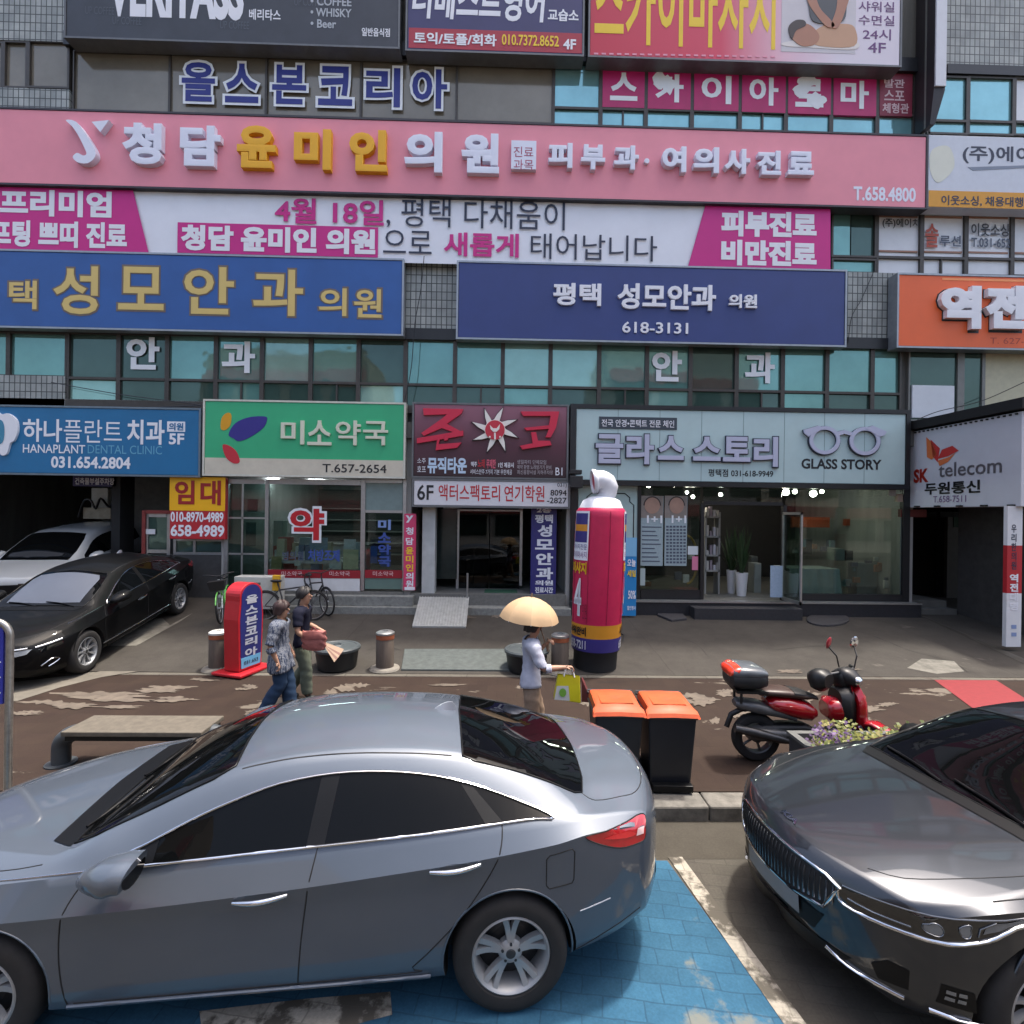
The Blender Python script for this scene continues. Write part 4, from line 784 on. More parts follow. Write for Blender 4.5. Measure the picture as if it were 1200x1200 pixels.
for k in range(8):
    a = 2*math.pi*k/8-1.45; 
    for da, rr_ in ((-.2, 12.5), (.02, 19), (.22, 28), (.28, 18), (.34, 12)): sun.append((cx+rr_*math.cos(a+da), cy+rr_*math.sin(a+da)*.97))
raised(t, [(cx+(x-cx)*1.08, cy+(y-cy)*1.08) for x, y in sun], I_BLK, SY, .03, 0, 'emblem'); raised(t, sun, ink('ivory sun', (226, 222, 214)), SY-.03, .05, 0, 'emblem')
p = gy(cx, cy, SY-.08); b = MB(); b.lathe([(0, -.02), (.23, -.02), (.23, 0)], p, 28, axis='Y'); b.build('emblem', ink('emblem red', (190, 44, 62)), t)
for st in ([(574, 498), (578, 502), (582, 502), (586, 497), (585, 503), (582, 506), (578, 506), (575, 503)], [(579, 507), (581, 507), (581, 515), (579, 515)], [(573, 511), (575, 511), (575, 513), (573, 513)], [(585, 511), (587, 511), (587, 513), (585, 513)]): raised(t, st, MATS['ivory sun'], SY-.102, .01, 0, 'emblem')
for s, r_, m, k in (('소주', (489, 537, 499, 543), I_W, 0), ('호프', (489, 546, 499, 553), I_W, 0), ('뮤직타운', (501, 536, 547, 555), ink('icy lettering', (184, 206, 226)), .04), ('맥주', (552, 541, 559, 547), I_W, .02), ('노래', (560, 538, 568, 548), I_RED, .03), ('무제한', (570, 538, 581, 549), ink('rose lettering', (206, 90, 110)), .03), ('1인 제공시', (584, 542, 602, 548), I_W, .02), ('서비스안주 7가지 기본 무한제공', (551, 550, 600, 556), I_W, 0), ('생일파티 단체모임', (606, 539, 640, 544), ink('grey print', (170, 164, 168)), 0), ('예약 환영 노래방기기 완비', (606, 545, 646, 550), MATS['grey print'], 0), ('최신음향시설 지하주차장', (606, 551, 648, 556), MATS['grey print'], 0), ('B1', (651, 548, 659, 557), I_W, 0)): TX(s, r_, SY, m, t, bold=k)
t = sign('white acting academy strip sign with red letters under the maroon sign', (485, 564, 666, 593), mat('white strip sign', (206, 206, 210), .5, noise=.04), Y=SY-.02, thick=.3, frame=MATS['grey sign frame'])
YY = SY-.02
for s, r_, m, k in (('6F', (489, 568, 508, 586), I_BLK, .015), ('액터스팩토리', (514, 568, 586, 587), I_RED, .01), ('연기학원', (591, 569, 638, 588), I_RED, .01), ('031)', (653, 566, 664, 572), I_BLK, 0), ('8094', (645, 574, 664, 581), I_BLK, .015), ('-2827', (641, 583, 664, 590), I_BLK, .015)): TX(s, r_, YY, m, t, bold=k)
t = sign('wide pale mint optician sign with raised spectacles emblem', (675, 482, 1061, 565), mat('mint sign', (172, 196, 196), .45, noise=.05, scale=1.5), frame=None)
X0, X1, Z0, Z1 = RC(668, 477, 1066, 571, SY); x0, x1, z0, z1 = RC(675, 482, 1061, 565, SY); b = MB()
b.box(X0, X1, SY-.03, SY+.36, z1+.002, Z1); b.box(X0, X1, SY-.03, SY+.36, Z0, z0-.002); b.box(X0, x0-.002, SY-.03, SY+.36, z0-.002, z1+.002); b.box(x1+.002, X1, SY-.03, SY+.36, z0-.002, z1+.002); b.build('frame', M_BLACK, t)
for x in (724, 773, 822, 871, 919, 966, 1013): q = gy(x, 523, SY).x; b = MB(); b.box(q-.005, q+.005, SY-.003, SY+.01, z0, z1); b.build('panel_joint', ink('joint grey', (110, 130, 130)), t)
flat(t, (702, 489, 793, 503), ink('dark slate strip', (52, 62, 72)), SY, .02); TX('전국 안경•콘택트 전문 체인', (705, 492, 790, 500.5), SY-.021, I_W, t, bold=.01)
I_LAV = ink('lavender grey letters', (176, 180, 200)); I_LBACK = ink('dark letter backing', (40, 48, 66))
for s, r_ in (('글', (698, 509, 730, 543)), ('라', (734, 509, 766, 544)), ('스', (771, 511, 801, 539)), ('스', (812, 512, 844, 540)), ('토', (847, 512, 879, 541)), ('리', (883, 512, 911, 547))):
    TX(s, (r_[0]-1.6, r_[1]-1, r_[2]+.6, r_[3]+1.6), SY, I_LBACK, t, bold=.05, depth=.05); TX(s, r_, SY-.052, I_LAV, t, bold=.035, depth=.03)  # dark copy of each letter, set lower left behind the pale one
TX('GLASS STORY', (939, 538, 1033, 550), SY, I_BLK, t, bold=.03); TX('평택점 031-618-9949', (830, 550, 906, 559), SY, I_BLK, t, bold=.02)
def ring(t, cx, cy, rx, ry, w, m, Y, d):
    P = [gy(cx+rx*math.cos(a), cy+ry*math.sin(a), Y) for a in [2*math.pi*k/36 for k in range(36)]]; Q = [gy(cx+(rx-w)*math.cos(a), cy+(ry-w)*math.sin(a), Y) for a in [2*math.pi*k/36 for k in range(36)]]
    b = MB(); b.grid([[(p.x, Y, p.z), (p.x, Y-d, p.z), (q.x, Y-d, q.z), (q.x, Y, q.z)] for p, q in zip(P+P[:1], Q+Q[:1])]); b.build('emblem', m, t, smooth=40)
for dx, Yb, m, d, ex in ((-1.2, SY, I_LBACK, .05, .8), (0, SY-.05, I_LAV, .03, 0)):
    ring(t, 966+dx, 516+ex, 18+ex, 16.5+ex, 4.2+ex, m, Yb, d); ring(t, 1013+dx, 517+ex, 18+ex, 16.5+ex, 4.2+ex, m, Yb, d)
    raised(t, [(981+dx, 506), (989+dx, 504), (998+dx, 507), (998+dx, 511), (989+dx, 508.5), (981+dx, 511)], m, Yb, d-.004, 0, 'emblem'); raised(t, [(941+dx, 504), (958+dx, 499), (966+dx, 502), (950+dx, 509), (947+dx, 512), (942+dx, 508)], m, Yb, d+.004, 0, 'emblem'); raised(t, [(1013+dx, 502), (1022+dx, 499), (1038+dx, 506), (1036+dx, 510), (1030+dx, 512)], m, Yb, d+.004, 0, 'emblem')
# --- phone shop side sign: it stands on the side of the neighbouring shop, seen edge-on from the walk
y0_, y1_ = 9.75, 12.42; XF, XN = gy(1066, 545, y1_).x, gy(1197, 545, y0_).x; SX = XN
t = world_children(thing('shop_sign', 'white phone shop sign on the side of the corner shop, with a winged red emblem', 'sign', (SX, 11.2, 3.2)))
za, zb_ = 3.12, 4.98; b = MB(); b.add([(x, y, z) for z in (za, zb_) for x, y in ((XF, y1_), (XN, y0_), (XN+.25, y0_), (XF+.25, y1_))], [(0, 1, 2, 3), (7, 6, 5, 4), (0, 4, 5, 1), (1, 5, 6, 2), (2, 6, 7, 3), (3, 7, 4, 0)]); b.build('panel', mat('white side sign', (196, 198, 204), .5, noise=.05, scale=2), t, bevel=.012)
def sx(u, v): return (XF+(XN-XF)*u-.008, y1_-(y1_-y0_)*u, za+(zb_-za)*(1-v))      # u from far to near, v from top
def TS(s, u0, v0, u1, v1, m, **k): return letter(s, (u0, u1, 1-v1, 1-v0), 0, m, t, map3=lambda x, y, z: sx(x, 1-z), **k)
TS('SK', .05, .5, .21, .68, ink('phone red', (196, 58, 44)), bold=.045); TS('telecom', .31, .46, .86, .63, ink('phone grey', (128, 124, 128)), bold=.012)
TS('두원통신', .17, .69, .69, .84, I_INK if 'I_INK' in globals() else I_BLK, bold=.03); TS('T.658-7511', .26, .86, .57, .94, I_PUR)
for pts, m in (([(.18, .10), (.24, .18), (.29, .34), (.24, .40), (.19, .36)], ink('wing orange', (206, 110, 58))), ([(.225, .14), (.32, .27), (.30, .44), (.25, .36)], ink('wing red', (190, 44, 40))), ([(.30, .40), (.34, .29), (.44, .26), (.50, .33), (.40, .38)], MATS['wing red']), ([(.30, .42), (.41, .39), (.47, .35), (.40, .45), (.32, .49)], MATS['wing orange'])):
    b = MB(); b.face([sx(*q) for q in pts]); b.build('emblem', m, t, recalc=False)
b = MB()
for k in range(22):
    q = sx(.02+k*.045, .02); b.box(q[0]-.02, q[0]+.01, q[1]-.02, q[1]+.02, q[2]-.015, q[2]+.015)
for k in range(5):
    q = sx(.1+k*.21, .985); b.box(q[0]-.05, q[0]+.01, q[1]-.06, q[1]+.06, q[2]-.02, q[2]+.015)
b.build('fixing', M_DARK, t)
# the corner shop behind that sign
cs = world_children(thing('corner_shop', 'corner shop with dark canopy edge jutting out at the right side of the passage', 'shop', (11, 11.5, .4)))
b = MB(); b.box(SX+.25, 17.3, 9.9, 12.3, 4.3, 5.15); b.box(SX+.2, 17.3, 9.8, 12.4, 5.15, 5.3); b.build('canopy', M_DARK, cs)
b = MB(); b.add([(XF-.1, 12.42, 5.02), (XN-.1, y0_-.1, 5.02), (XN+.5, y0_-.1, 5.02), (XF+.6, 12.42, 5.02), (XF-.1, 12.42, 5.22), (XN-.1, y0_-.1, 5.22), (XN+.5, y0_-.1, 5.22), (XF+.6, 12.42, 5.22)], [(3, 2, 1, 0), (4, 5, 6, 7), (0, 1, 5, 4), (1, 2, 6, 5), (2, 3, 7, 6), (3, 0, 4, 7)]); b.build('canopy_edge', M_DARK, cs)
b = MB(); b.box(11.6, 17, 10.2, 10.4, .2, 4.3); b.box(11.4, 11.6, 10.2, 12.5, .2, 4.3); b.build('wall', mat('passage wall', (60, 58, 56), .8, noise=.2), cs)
def pas(nm, px, Y, m, d=.1): X0, X1, Z0, Z1 = RC(*px, Y); b = MB(); b.box(X0, X1, Y, Y+d, Z0, Z1); b.build(nm, m, cs)
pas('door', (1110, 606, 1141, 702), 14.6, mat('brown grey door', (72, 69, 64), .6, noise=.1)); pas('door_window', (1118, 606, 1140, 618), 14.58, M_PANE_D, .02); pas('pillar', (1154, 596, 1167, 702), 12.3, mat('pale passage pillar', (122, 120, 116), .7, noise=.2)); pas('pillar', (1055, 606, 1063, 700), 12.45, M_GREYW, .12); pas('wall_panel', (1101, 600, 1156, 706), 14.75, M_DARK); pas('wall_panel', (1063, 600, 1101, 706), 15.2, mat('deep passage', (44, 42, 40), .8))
pas('red_board', (1056, 597, 1086, 606), 12.44, mat('brick red board', (96, 40, 36), .6)); pas('alarm_box', (1042, 574, 1050, 581), 12.40, M_GREYW); pas('alarm_box', (1052, 579, 1058, 588), 12.38, mat('beige box', (150, 132, 116), .6))
b = MB(); b.box(9.9, 11.3, 12.4, 16, .4, .62); b.box(9.9, 11.3, 12.7, 16, .62, .78); b.build('step', M_CONC, cs)
# --- banner post by the corner shop
bp_ = world_children(thing('banner_post', 'square post wrapped in white and red vertical banners', 'post', (10.0, 9.85, .3)))
X0, X1, Z0, Z1 = RC(1180, 593, 1196, 758, 9.85)
for i, (a, c, m) in enumerate(((0, .28, M_WHITE_P), (.28, .62, I_RED), (.62, 1, M_WHITE_P))):
    b = MB(); b.box(X0, X0+.30, 9.85, 9.93, Z1-(Z1-Z0)*c, Z1-(Z1-Z0)*a); b.build('banner_panel', m, bp_)
def vert(chars, px, x0, x1, y0, y1, Y, m, t, bold=.03, gap=.12):
    h = (y1-y0)/len(chars)
    for i, ch in enumerate(chars): TX(ch, (x0, y0+h*i+h*gap/2, x1, y0+h*(i+1)-h*gap/2), Y, m, t, bold=bold)
vert('우리한의원', None, 1185, 1191, 614, 668, 9.85, I_NAVY, bp_, .02); vert('역전대명', None, 1183, 1193, 672, 716, 9.85, I_W, bp_, .04); vert('11', None, 1185, 1191, 730, 748, 9.85, ink('pale blue print', (130, 150, 190)), bp_, .0, .5)
# --- small boards on the ground floor
t = sign('yellow and red to-let board with telephone numbers', (199, 559, 264, 632), I_RED, Y=12.3, thick=.12, name='rental_board', cat='board')
flat(t, (199, 559, 264, 598.5), ink('rental yellow', (236, 176, 10)), 12.3); TX('임', (205, 563, 228, 591), 12.292, ink('rental red', (150, 26, 26)), t, bold=.03); TX('대', (235, 563, 259, 592), 12.292, MATS['rental red'], t, bold=.03); TX('010-8970-4989', (200, 600, 262, 612), 12.3, I_W, t, bold=.03); TX('658-4989', (200, 615, 263, 629), 12.3, I_W, t, bold=.03)
t = sign('small dark blue board with pale letters above the car park entrance', (85, 558, 137, 570), ink('dusk blue board', (52, 50, 92)), Y=13.0, thick=.08, name='parking_board', cat='board'); TX('건축물부설주차장', (88, 560, 134, 568), 13.0, I_W, t, bold=.02)
t = sign('narrow pink vertical sign with white and amber letters beside the pharmacy door', (473, 602, 487, 692), ink('rose sign', (204, 62, 104)), Y=12.35, thick=.08, name='vertical_sign')
for ch, y0, m in (('y', 604, I_W), ('청', 618, I_W), ('담', 630, I_W), ('윤', 641, I_Y), ('미', 651, I_Y), ('인', 661, I_Y), ('의', 671, I_W), ('원', 680, I_W)): TX(ch, (475.5, y0, 484.5, y0+8.5), 12.35, m, t, bold=.03)
flat(t, (474, 688, 486, 691.5), I_W, 12.35)
t = sign('navy vertical eye clinic sign at the right of the dark entrance', (622, 594, 652, 697), ink('navy vertical sign', (46, 44, 108)), Y=12.5, thick=.1, name='vertical_sign')
for s, r_ in (('2층', (629, 594.5, 646, 601)), ('평택', (627, 603, 648, 613)), ('성', (630, 615, 647, 629)), ('모', (627, 632, 649, 644)), ('안', (628, 648, 648, 662)), ('과', (628, 665, 648, 679)), ('의원', (627, 680, 648, 686)), ('진료시간', (627, 688, 648, 695))): TX(s, r_, 12.5, I_W, t, bold=.04)
t = sign('sky blue vertical banner standing behind the inflatable column', (728, 630, 746, 722), ink('sky banner', (38, 130, 190)), Y=11.9, thick=.03, name='standing_banner', cat='banner')
flat(t, (728, 630, 746, 652), ink('pale sky print', (120, 176, 210)), 11.9); TX('50%', (736, 692, 745, 702), 11.89, I_W, t, bold=.03); TX('세일', (735, 668, 745, 676), 11.89, I_Y, t, bold=.03); TX('오늘', (735, 655, 745, 664), 11.89, I_W, t, bold=.03); TX('할인행사', (735, 710, 745, 715), 11.89, I_W, t, bold=.02)
# --- projecting blade sign at the upper right
t = world_children(thing('blade_sign', 'tall black projecting sign seen edge-on with a white end panel', 'sign', (9.6, 12.2, 12.7)))
Xb = gy(1095, 60, 11.9).x; zb_, zt_ = gy(1095, 142, 11.9).z, gy(1095, -60, 11.9).z; b = MB(); b.box(Xb, Xb+.27, 11.9, 12.46, zb_+.75, zt_); b.add([(Xb, 11.9, zb_+.75), (Xb+.27, 11.9, zb_+.75), (Xb+.27, 12.46, zb_+.75), (Xb, 12.46, zb_+.75), (Xb, 12.0, zb_), (Xb+.12, 12.0, zb_), (Xb+.12, 12.46, zb_), (Xb, 12.46, zb_)], [(0, 1, 5, 4), (1, 2, 6, 5), (2, 3, 7, 6), (3, 0, 4, 7), (4, 5, 6, 7)]); b.build('panel', mat('charcoal panel', (40, 36, 40), .5, noise=.15), t)
b = MB(); b.box(Xb+.01, Xb+.26, 11.86, 11.897, gy(1100, 102, 11.9).z, zt_); b.build('end_panel', mat('white end panel', (206, 208, 214), .5, noise=.04), t)
b = MB(); b.box(Xb-.006, Xb-.001, 12.12, 12.17, zb_, zt_); b.build('seam', M_FRAME2, t)
b = MB(); b.tube([(Xb+.08, 12.3, zb_-.45), (Xb+.08, 12.3, zb_+.02)], .04); b.build('bracket', M_FRAME2, t)
# --- flood lamp pair by the black frame, loose cables on the wall
t = world_children(thing('wall_lamp', 'black twin wall lamp between the white strip sign and the mint sign', 'lamp', (1.5, 12, 3.7)))
for (a, c, d, e) in ((667, 551, 681, 556), (667, 558, 682, 572)): 
    X0, X1, Z0, Z1 = RC(a, c, d, e, 11.85); b = MB(); b.box(X0, X1, 11.7, 12.0, Z0, Z1); b.build('lamp_head', M_BLACK, t, bevel=.015)
p = gy(669, 560, 12.0); b = MB(); b.tube([(p.x, 12.1, p.z-.2), (p.x, 11.95, p.z), (p.x, 11.95, p.z+.2)], .02); b.build('bracket', M_BLACK, t)
def cable(pix, label, r=.012, Y=12.02):
    P = smooth_curve([gy(x, y, Y) for x, y in pix], 6, False); b = MB(); b.tube(P, r, 5); tag(b.build('cable', M_BLACK, smooth=60), label, 'cable')
cable([(497, 300), (493, 340), (486, 380), (482, 430), (474, 470)], 'thin dark cable running down over the tile patch between the blue signs', .01, 12.05)
cable([(60, 448), (140, 462), (230, 474), (240, 480)], 'thin grey cable drooping along the left window band', .01, 12.3)
cable([(-20, 474), (60, 477), (130, 479), (236, 475)], 'dark sagging cable above the teal blue sign', .014, 12.3)
cable([(1024, 318), (1010, 350), (998, 372), (994, 402)], 'thin cable slanting over the tile patch left of the orange sign', .009, 12.4)
cable([(1200, 448), (1150, 470), (1100, 482), (1075, 492)], 'dark cable hanging below the orange sign', .01, 12.2)
cable([(690, 66), (600, 64), (560, 60), (540, 68)], 'slack cable under the navy academy sign', .01, 12.3)
# ================================================================ CARS
def pchip(xs, ys):
    x = np.array(xs, float); y = np.array(ys, float); h = np.diff(x); d = np.diff(y)/h; m = np.zeros_like(y)
    for i in range(1, len(x)-1):
        if d[i-1]*d[i] > 0:
            w1, w2 = 2*h[i]+h[i-1], h[i]+2*h[i-1]; m[i] = (w1+w2)/(w1/d[i-1]+w2/d[i])
    m[0], m[-1] = d[0], d[-1]
    def f(q):
        q = np.clip(q, x[0], x[-1]); i = np.clip(np.searchsorted(x, q, 'right')-1, 0, len(x)-2); t = (q-x[i])/h[i]
        return (1+2*t)*(1-t)**2*y[i]+t*(1-t)**2*h[i]*m[i]+t*t*(3-2*t)*y[i+1]+t*t*(t-1)*h[i]*m[i+1]
    return f
class Shell:
    """car skin lofted through rails; x runs from the nose (0) to the tail (L), y is half width, z up"""
    SEG = [1, 3, 3, 4, 4, 4, 7, 4, 7]
    def __init__(s, L, rails, crease, nose, tail, W):
        s.L, s.W, s.nose, s.tail, s.crease = L, W, nose, tail, set(crease)
        s.f = [(pchip(*zip(*[(a, b) for a, b, c in r_])), pchip(*zip(*[(a, c) for a, b, c in r_]))) for r_ in rails]
        s.x0, s.x1 = nose['x'], L-tail['x']; s.cache = {}
    def section(s, x):
        k = round(x, 4)
        if k in s.cache: return s.cache[k]
        P = [np.array([float(a(x)), float(b(x))]) for a, b in s.f]; n = len(P); out = []
        for i in range(n-1):
            a, b = P[i], P[i+1]; ln = np.linalg.norm(b-a)
            def tan(j, dflt):
                if j in s.crease or j == 0: return dflt
                if j == n-1: return np.array([-ln, 0.])
                t = P[j+1]-P[j-1]; l2 = np.linalg.norm(t); return t/l2*ln if l2 > 1e-9 else dflt
            m0, m1 = tan(i, b-a), tan(i+1, b-a); q = s.SEG[i]
            for j in range(q):
                t = j/q; out.append((2*t**3-3*t*t+1)*a+(t**3-2*t*t+t)*m0+(-2*t**3+3*t*t)*b+(t**3-t*t)*m1)
        out.append(P[-1]); o = np.array(out); s.cache[k] = o; return o
    def idx(s, rail): return sum(s.SEG[:rail])
    def warp(s, p):
        x, y, z = p; u = min(1.15, abs(y)/s.W); n = s.nose; t = s.tail
        if x < n['reach']: w = (1-max(0, x)/n['reach'])**1.6; x += w*n['sweep']*u**n['pow']+w*n.get('lean', 0)*(z-.5)
        if x > s.L-t['reach']: w = (1-max(0, s.L-x)/t['reach'])**1.6; x -= w*t['sweep']*u**t['pow']+w*t.get('lean', 0)*(z-.7)
        return Vector((x, y, z))
    def side(s, x, z, sg, eps=0):
        q = s.section(min(max(x, s.x0), s.x1))[s.idx(1):s.idx(8)+1]; zz = np.maximum.accumulate(q[:, 1]+np.arange(len(q))*1e-7)
        return s.warp((x, sg*(float(np.interp(z, zz, q[:, 0]))+eps), z))
    def top(s, x, y, eps=0):
        q = s.section(min(max(x, s.x0), s.x1))[s.idx(5):][::-1]; yy = np.maximum.accumulate(q[:, 0]+np.arange(len(q))*1e-7)
        return s.warp((x, y, float(np.interp(abs(y), yy, q[:, 1]))+eps))
    def front(s, y, z, eps=0):
        return s.cap(y, z, s.x0, s.nose, -1, eps)
    def rear(s, y, z, eps=0): return s.cap(y, z, s.x1, s.tail, 1, eps)
    def cap(s, y, z, xs, par, sg, eps):
        q = s.section(xs); zc = par['zc']; a = np.arctan2(q[:, 1]-zc, q[:, 0]); rr = np.hypot(q[:, 0], q[:, 1]-zc); o = np.argsort(a)
        R_ = float(np.interp(math.atan2(z-zc, abs(y)), a[o], rr[o])); k = min(1., math.hypot(y, z-zc)/R_)
        return s.warp((xs+sg*(par['x']*(1-k**par['exp'])+eps), y, z))
    def body(s, xs_extra=()):
        xs = sorted(set([round(v, 4) for v in np.linspace(s.x0, s.x1, 110)]+[round(v, 4) for v in xs_extra])); b = MB(); secs = []
        for x in xs:
            h = s.section(x); full = [(x, y, z) for y, z in h]+[(x, -y, z) for y, z in h[-2:0:-1]]; secs.append(full)
        m = len(secs[0]); vs = [s.warp(p) for sc in secs for p in sc]; fs = []
        for i in range(len(secs)-1):
            for k in range(m): fs.append((i*m+k, i*m+(k+1) % m, (i+1)*m+(k+1) % m, (i+1)*m+k))
        b.add(vs, fs)
        for end, par, sg in ((0, s.nose, -1), (len(secs)-1, s.tail, 1)):
            base = end*m; zc = par['zc']; prev = [base+k for k in range(m)]; xs_ = xs[end]
            for q in (.985, .95, .9, .8, .65, .45, .2):
                cur = []
                for k in range(m):
                    _, y, z = secs[end][k]; cur.append(len(b.v)); b.v.append(tuple(s.warp((xs_+sg*par['x']*(1-q**par['exp']), y*q, zc+(z-zc)*q))))
                for k in range(m): b.f.append([prev[k], prev[(k+1) % m], cur[(k+1) % m], cur[k]]); b.mi.append(0)
                prev = cur
            c = len(b.v); b.v.append(tuple(s.warp((xs_+sg*par['x'], 0, zc))))
            for k in range(m): b.f.append([prev[k], prev[(k+1) % m], c]); b.mi.append(0)
        return b
def patch(outline, proj, name, m, parent, step=.05, smooth=0, eps=.003, thick=0.):
    """a plate cut to an outline and laid on the car skin"""
    P = [Vector((a, b, 0)) for a, b in outline]
    if smooth: P = smooth_curve(P, smooth)
    bm = bmesh.new(); bm.faces.new([bm.verts.new(p) for p in P]); bmesh.ops.triangulate(bm, faces=bm.faces[:])
    for ax in (0, 1):
        lo, hi = min(p[ax] for p in P), max(p[ax] for p in P); v = lo+step
        while v < hi-step*.3:
            no = Vector((0, 0, 0)); no[ax] = 1; co = Vector((0, 0, 0)); co[ax] = v
            bmesh.ops.bisect_plane(bm, geom=bm.verts[:]+bm.edges[:]+bm.faces[:], plane_co=co, plane_no=no, dist=1e-5); v += step
    bmesh.ops.remove_doubles(bm, verts=bm.verts[:], dist=1e-5)
    for v in bm.verts: v.co = proj(v.co.x, v.co.y, eps)
    if thick:
        pass
    bmesh.ops.recalc_face_normals(bm, faces=bm.faces[:])
    me = bpy.data.meshes.new(name); bm.to_mesh(me); bm.free(); me.materials.append(m); shade(me, 50)
    o = bpy.data.objects.new(name, me); COL.objects.link(o); return attach(o, parent)
def line_on(path, proj, r, name, m, parent, eps=0., smooth=0, closed=False, n=6, step=.04):
    P = [Vector((a, b, 0)) for a, b in path]
    if smooth: P = smooth_curve(P, smooth, closed)
    Q = []
    for i in range(len(P) if closed else len(P)-1):
        a, b = P[i], P[(i+1) % len(P)]; k = max(1, int((b-a).length/step)); Q += [a.lerp(b, j/k) for j in range(k)]
    if not closed: Q.append(P[-1])
    b = MB(); b.tube([proj(p.x, p.y, eps) for p in Q], r, n, closed); return b.build(name, m, parent, smooth=60)
def carve(b, mats, wheels, r, depth=.30, W=.93, name='body', parent=None, angle=32):
    """opens the wheel arches"""
    o = b.build('body', mats); me = o.data
    cut = MB()
    for (x, z) in wheels:
        for sg in (-1, 1):
            ys = (W-depth, W+.3); a, c = (ys if sg > 0 else (-ys[1], -ys[0])); n = 48
            vs = [(x+r*math.cos(2*math.pi*k/n), y, z+r*math.sin(2*math.pi*k/n)) for y in (a, c) for k in range(n)]
            cut.add(vs, [tuple(range(n)), tuple(reversed(range(n, 2*n)))]+[(k, n+k, n+(k+1) % n, (k+1) % n) for k in range(n)])
    c = cut.build('cutter', mats); c.data.polygons.foreach_set('material_index', [1]*len(c.data.polygons))
    md = o.modifiers.new('arches', 'BOOLEAN'); md.operation = 'DIFFERENCE'; md.object = c; md.solver = 'EXACT'; md.material_mode = 'INDEX'
    dg = bpy.context.evaluated_depsgraph_get(); me2 = bpy.data.meshes.new_from_object(o.evaluated_get(dg)); bpy.data.objects.remove(c); bpy.data.objects.remove(o)
    shade(me2, angle); q = bpy.data.objects.new(name, me2); COL.objects.link(q); me2.name = name
    return attach(q, parent)
M_TYRE = mat('tyre rubber', (30, 29, 29), .85, noise=.2, scale=20); M_RIM = mat('silver alloy', (150, 152, 154), .42, metal=.45, noise=.06); M_RIMD = mat('dark rim metal', (52, 53, 55), .5, metal=.4, noise=.05)  # dark metal for brake discs and hub caps
M_CHROME = mat('chrome', (214, 216, 220), .08, metal=1., noise=0); M_GAP = mat('panel gap', (14, 14, 16), .7, noise=0); M_CARBLK = mat('car black plastic', (13, 14, 16), .4, spec=.2, noise=.1)
M_CARGLASS = mat('tinted car glass', (7, 8, 9), .015, noise=0, spec=.16)
def paint(name, rgb, metal=.55, rough=.38, spec=.5):
    m = mat(name, rgb, rough, metal, noise=.03, scale=2., coat=1., spec=spec); return m
def wheel(parent, x, y, R_, rim, w, style, sg, turn=0.):
    """tyre, rim and hub; sg is the outer side"""
    M = Matrix.Translation((x, y, R_)) @ Matrix.Rotation(turn, 4, 'Z')
    t = MB(); hw = w/2
    prof = [(rim, -hw*.8), (rim+.012, -hw*.95), (rim+(R_-rim)*.5, -hw*1.04), (R_-.022, -hw*.93), (R_-.005, -hw*.72), (R_, -hw*.4), (R_, hw*.4), (R_-.005, hw*.72), (R_-.022, hw*.93), (rim+(R_-rim)*.5, hw*1.04), (rim+.012, hw*.95), (rim, hw*.8)]
    def put(b): b.v = [tuple(M @ Vector(p)) for p in b.v]; return b
    t.lathe(prof, n=64, axis='Y'); hub = bpy.data.objects.new('wheel', None)
    o = put(t).build('wheel', M_TYRE, parent, smooth=35)
    r_ = MB(); s = sg
    r_.lathe([(rim+.004, s*hw*.86), (rim-.006, s*hw*.92), (rim-.018, s*hw*.80), (rim-.03, s*hw*.4), (rim-.03, -s*hw*.5)], n=64, axis='Y')
    r_.lathe([(0, s*(hw*.72)), (.03, s*(hw*.72)), (.052, s*(hw*.66)), (.07, s*(hw*.5)), (.075, s*hw*.2)], n=24, axis='Y')
    n, twin, wid = style
    for k in range(n):
        a = 2*math.pi*k/n+math.pi/2
        for da in ((-twin, twin) if twin else (0,)):
            pts = []
            for q in range(6):
                rr = .05+(rim-.018-.05)*q/5; off = da*(.55+.45*q/5) if twin else 0; aa = a+off/max(rr, .05)*(.0)+off
                dep = hw*(.64+.16*(q/5)**2-.10*math.sin(q/5*3.1)); wv = wid*(.8 if q in (0,) else 1)*(1+.15*(q/5))
                c = Vector((rr*math.cos(aa), s*dep, rr*math.sin(aa))); tn = Vector((-math.sin(aa), 0, math.cos(aa)))
                pts.append((c-tn*wv-Vector((0, s*.03, 0)), c-tn*wv*.72, c+tn*wv*.72, c+tn*wv-Vector((0, s*.03, 0))))
            r_.grid(pts)
    put(r_).build('rim', M_RIM, o, smooth=30)
    d = MB(); d.lathe([(0, s*hw*.02), (rim*.55, s*hw*.02), (rim*.56, s*hw*.0), (rim-.03, -s*hw*.3)], n=40, axis='Y'); put(d).build('brake_disc', M_RIMD, o, smooth=30)
    c = MB(); c.lathe([(0, s*hw*.77), (.024, s*hw*.76), (.03, s*hw*.71)], n=20, axis='Y')
    for k in range(5):
        a = 2*math.pi*k/5+.3; c.lathe([(0, s*hw*.70), (.008, s*hw*.70), (.009, s*hw*.6)], (.05*math.cos(a), 0, .05*math.sin(a)), 8, axis='Y')
    put(c).build('hub_cap', M_RIMD, o, smooth=30)
    return o
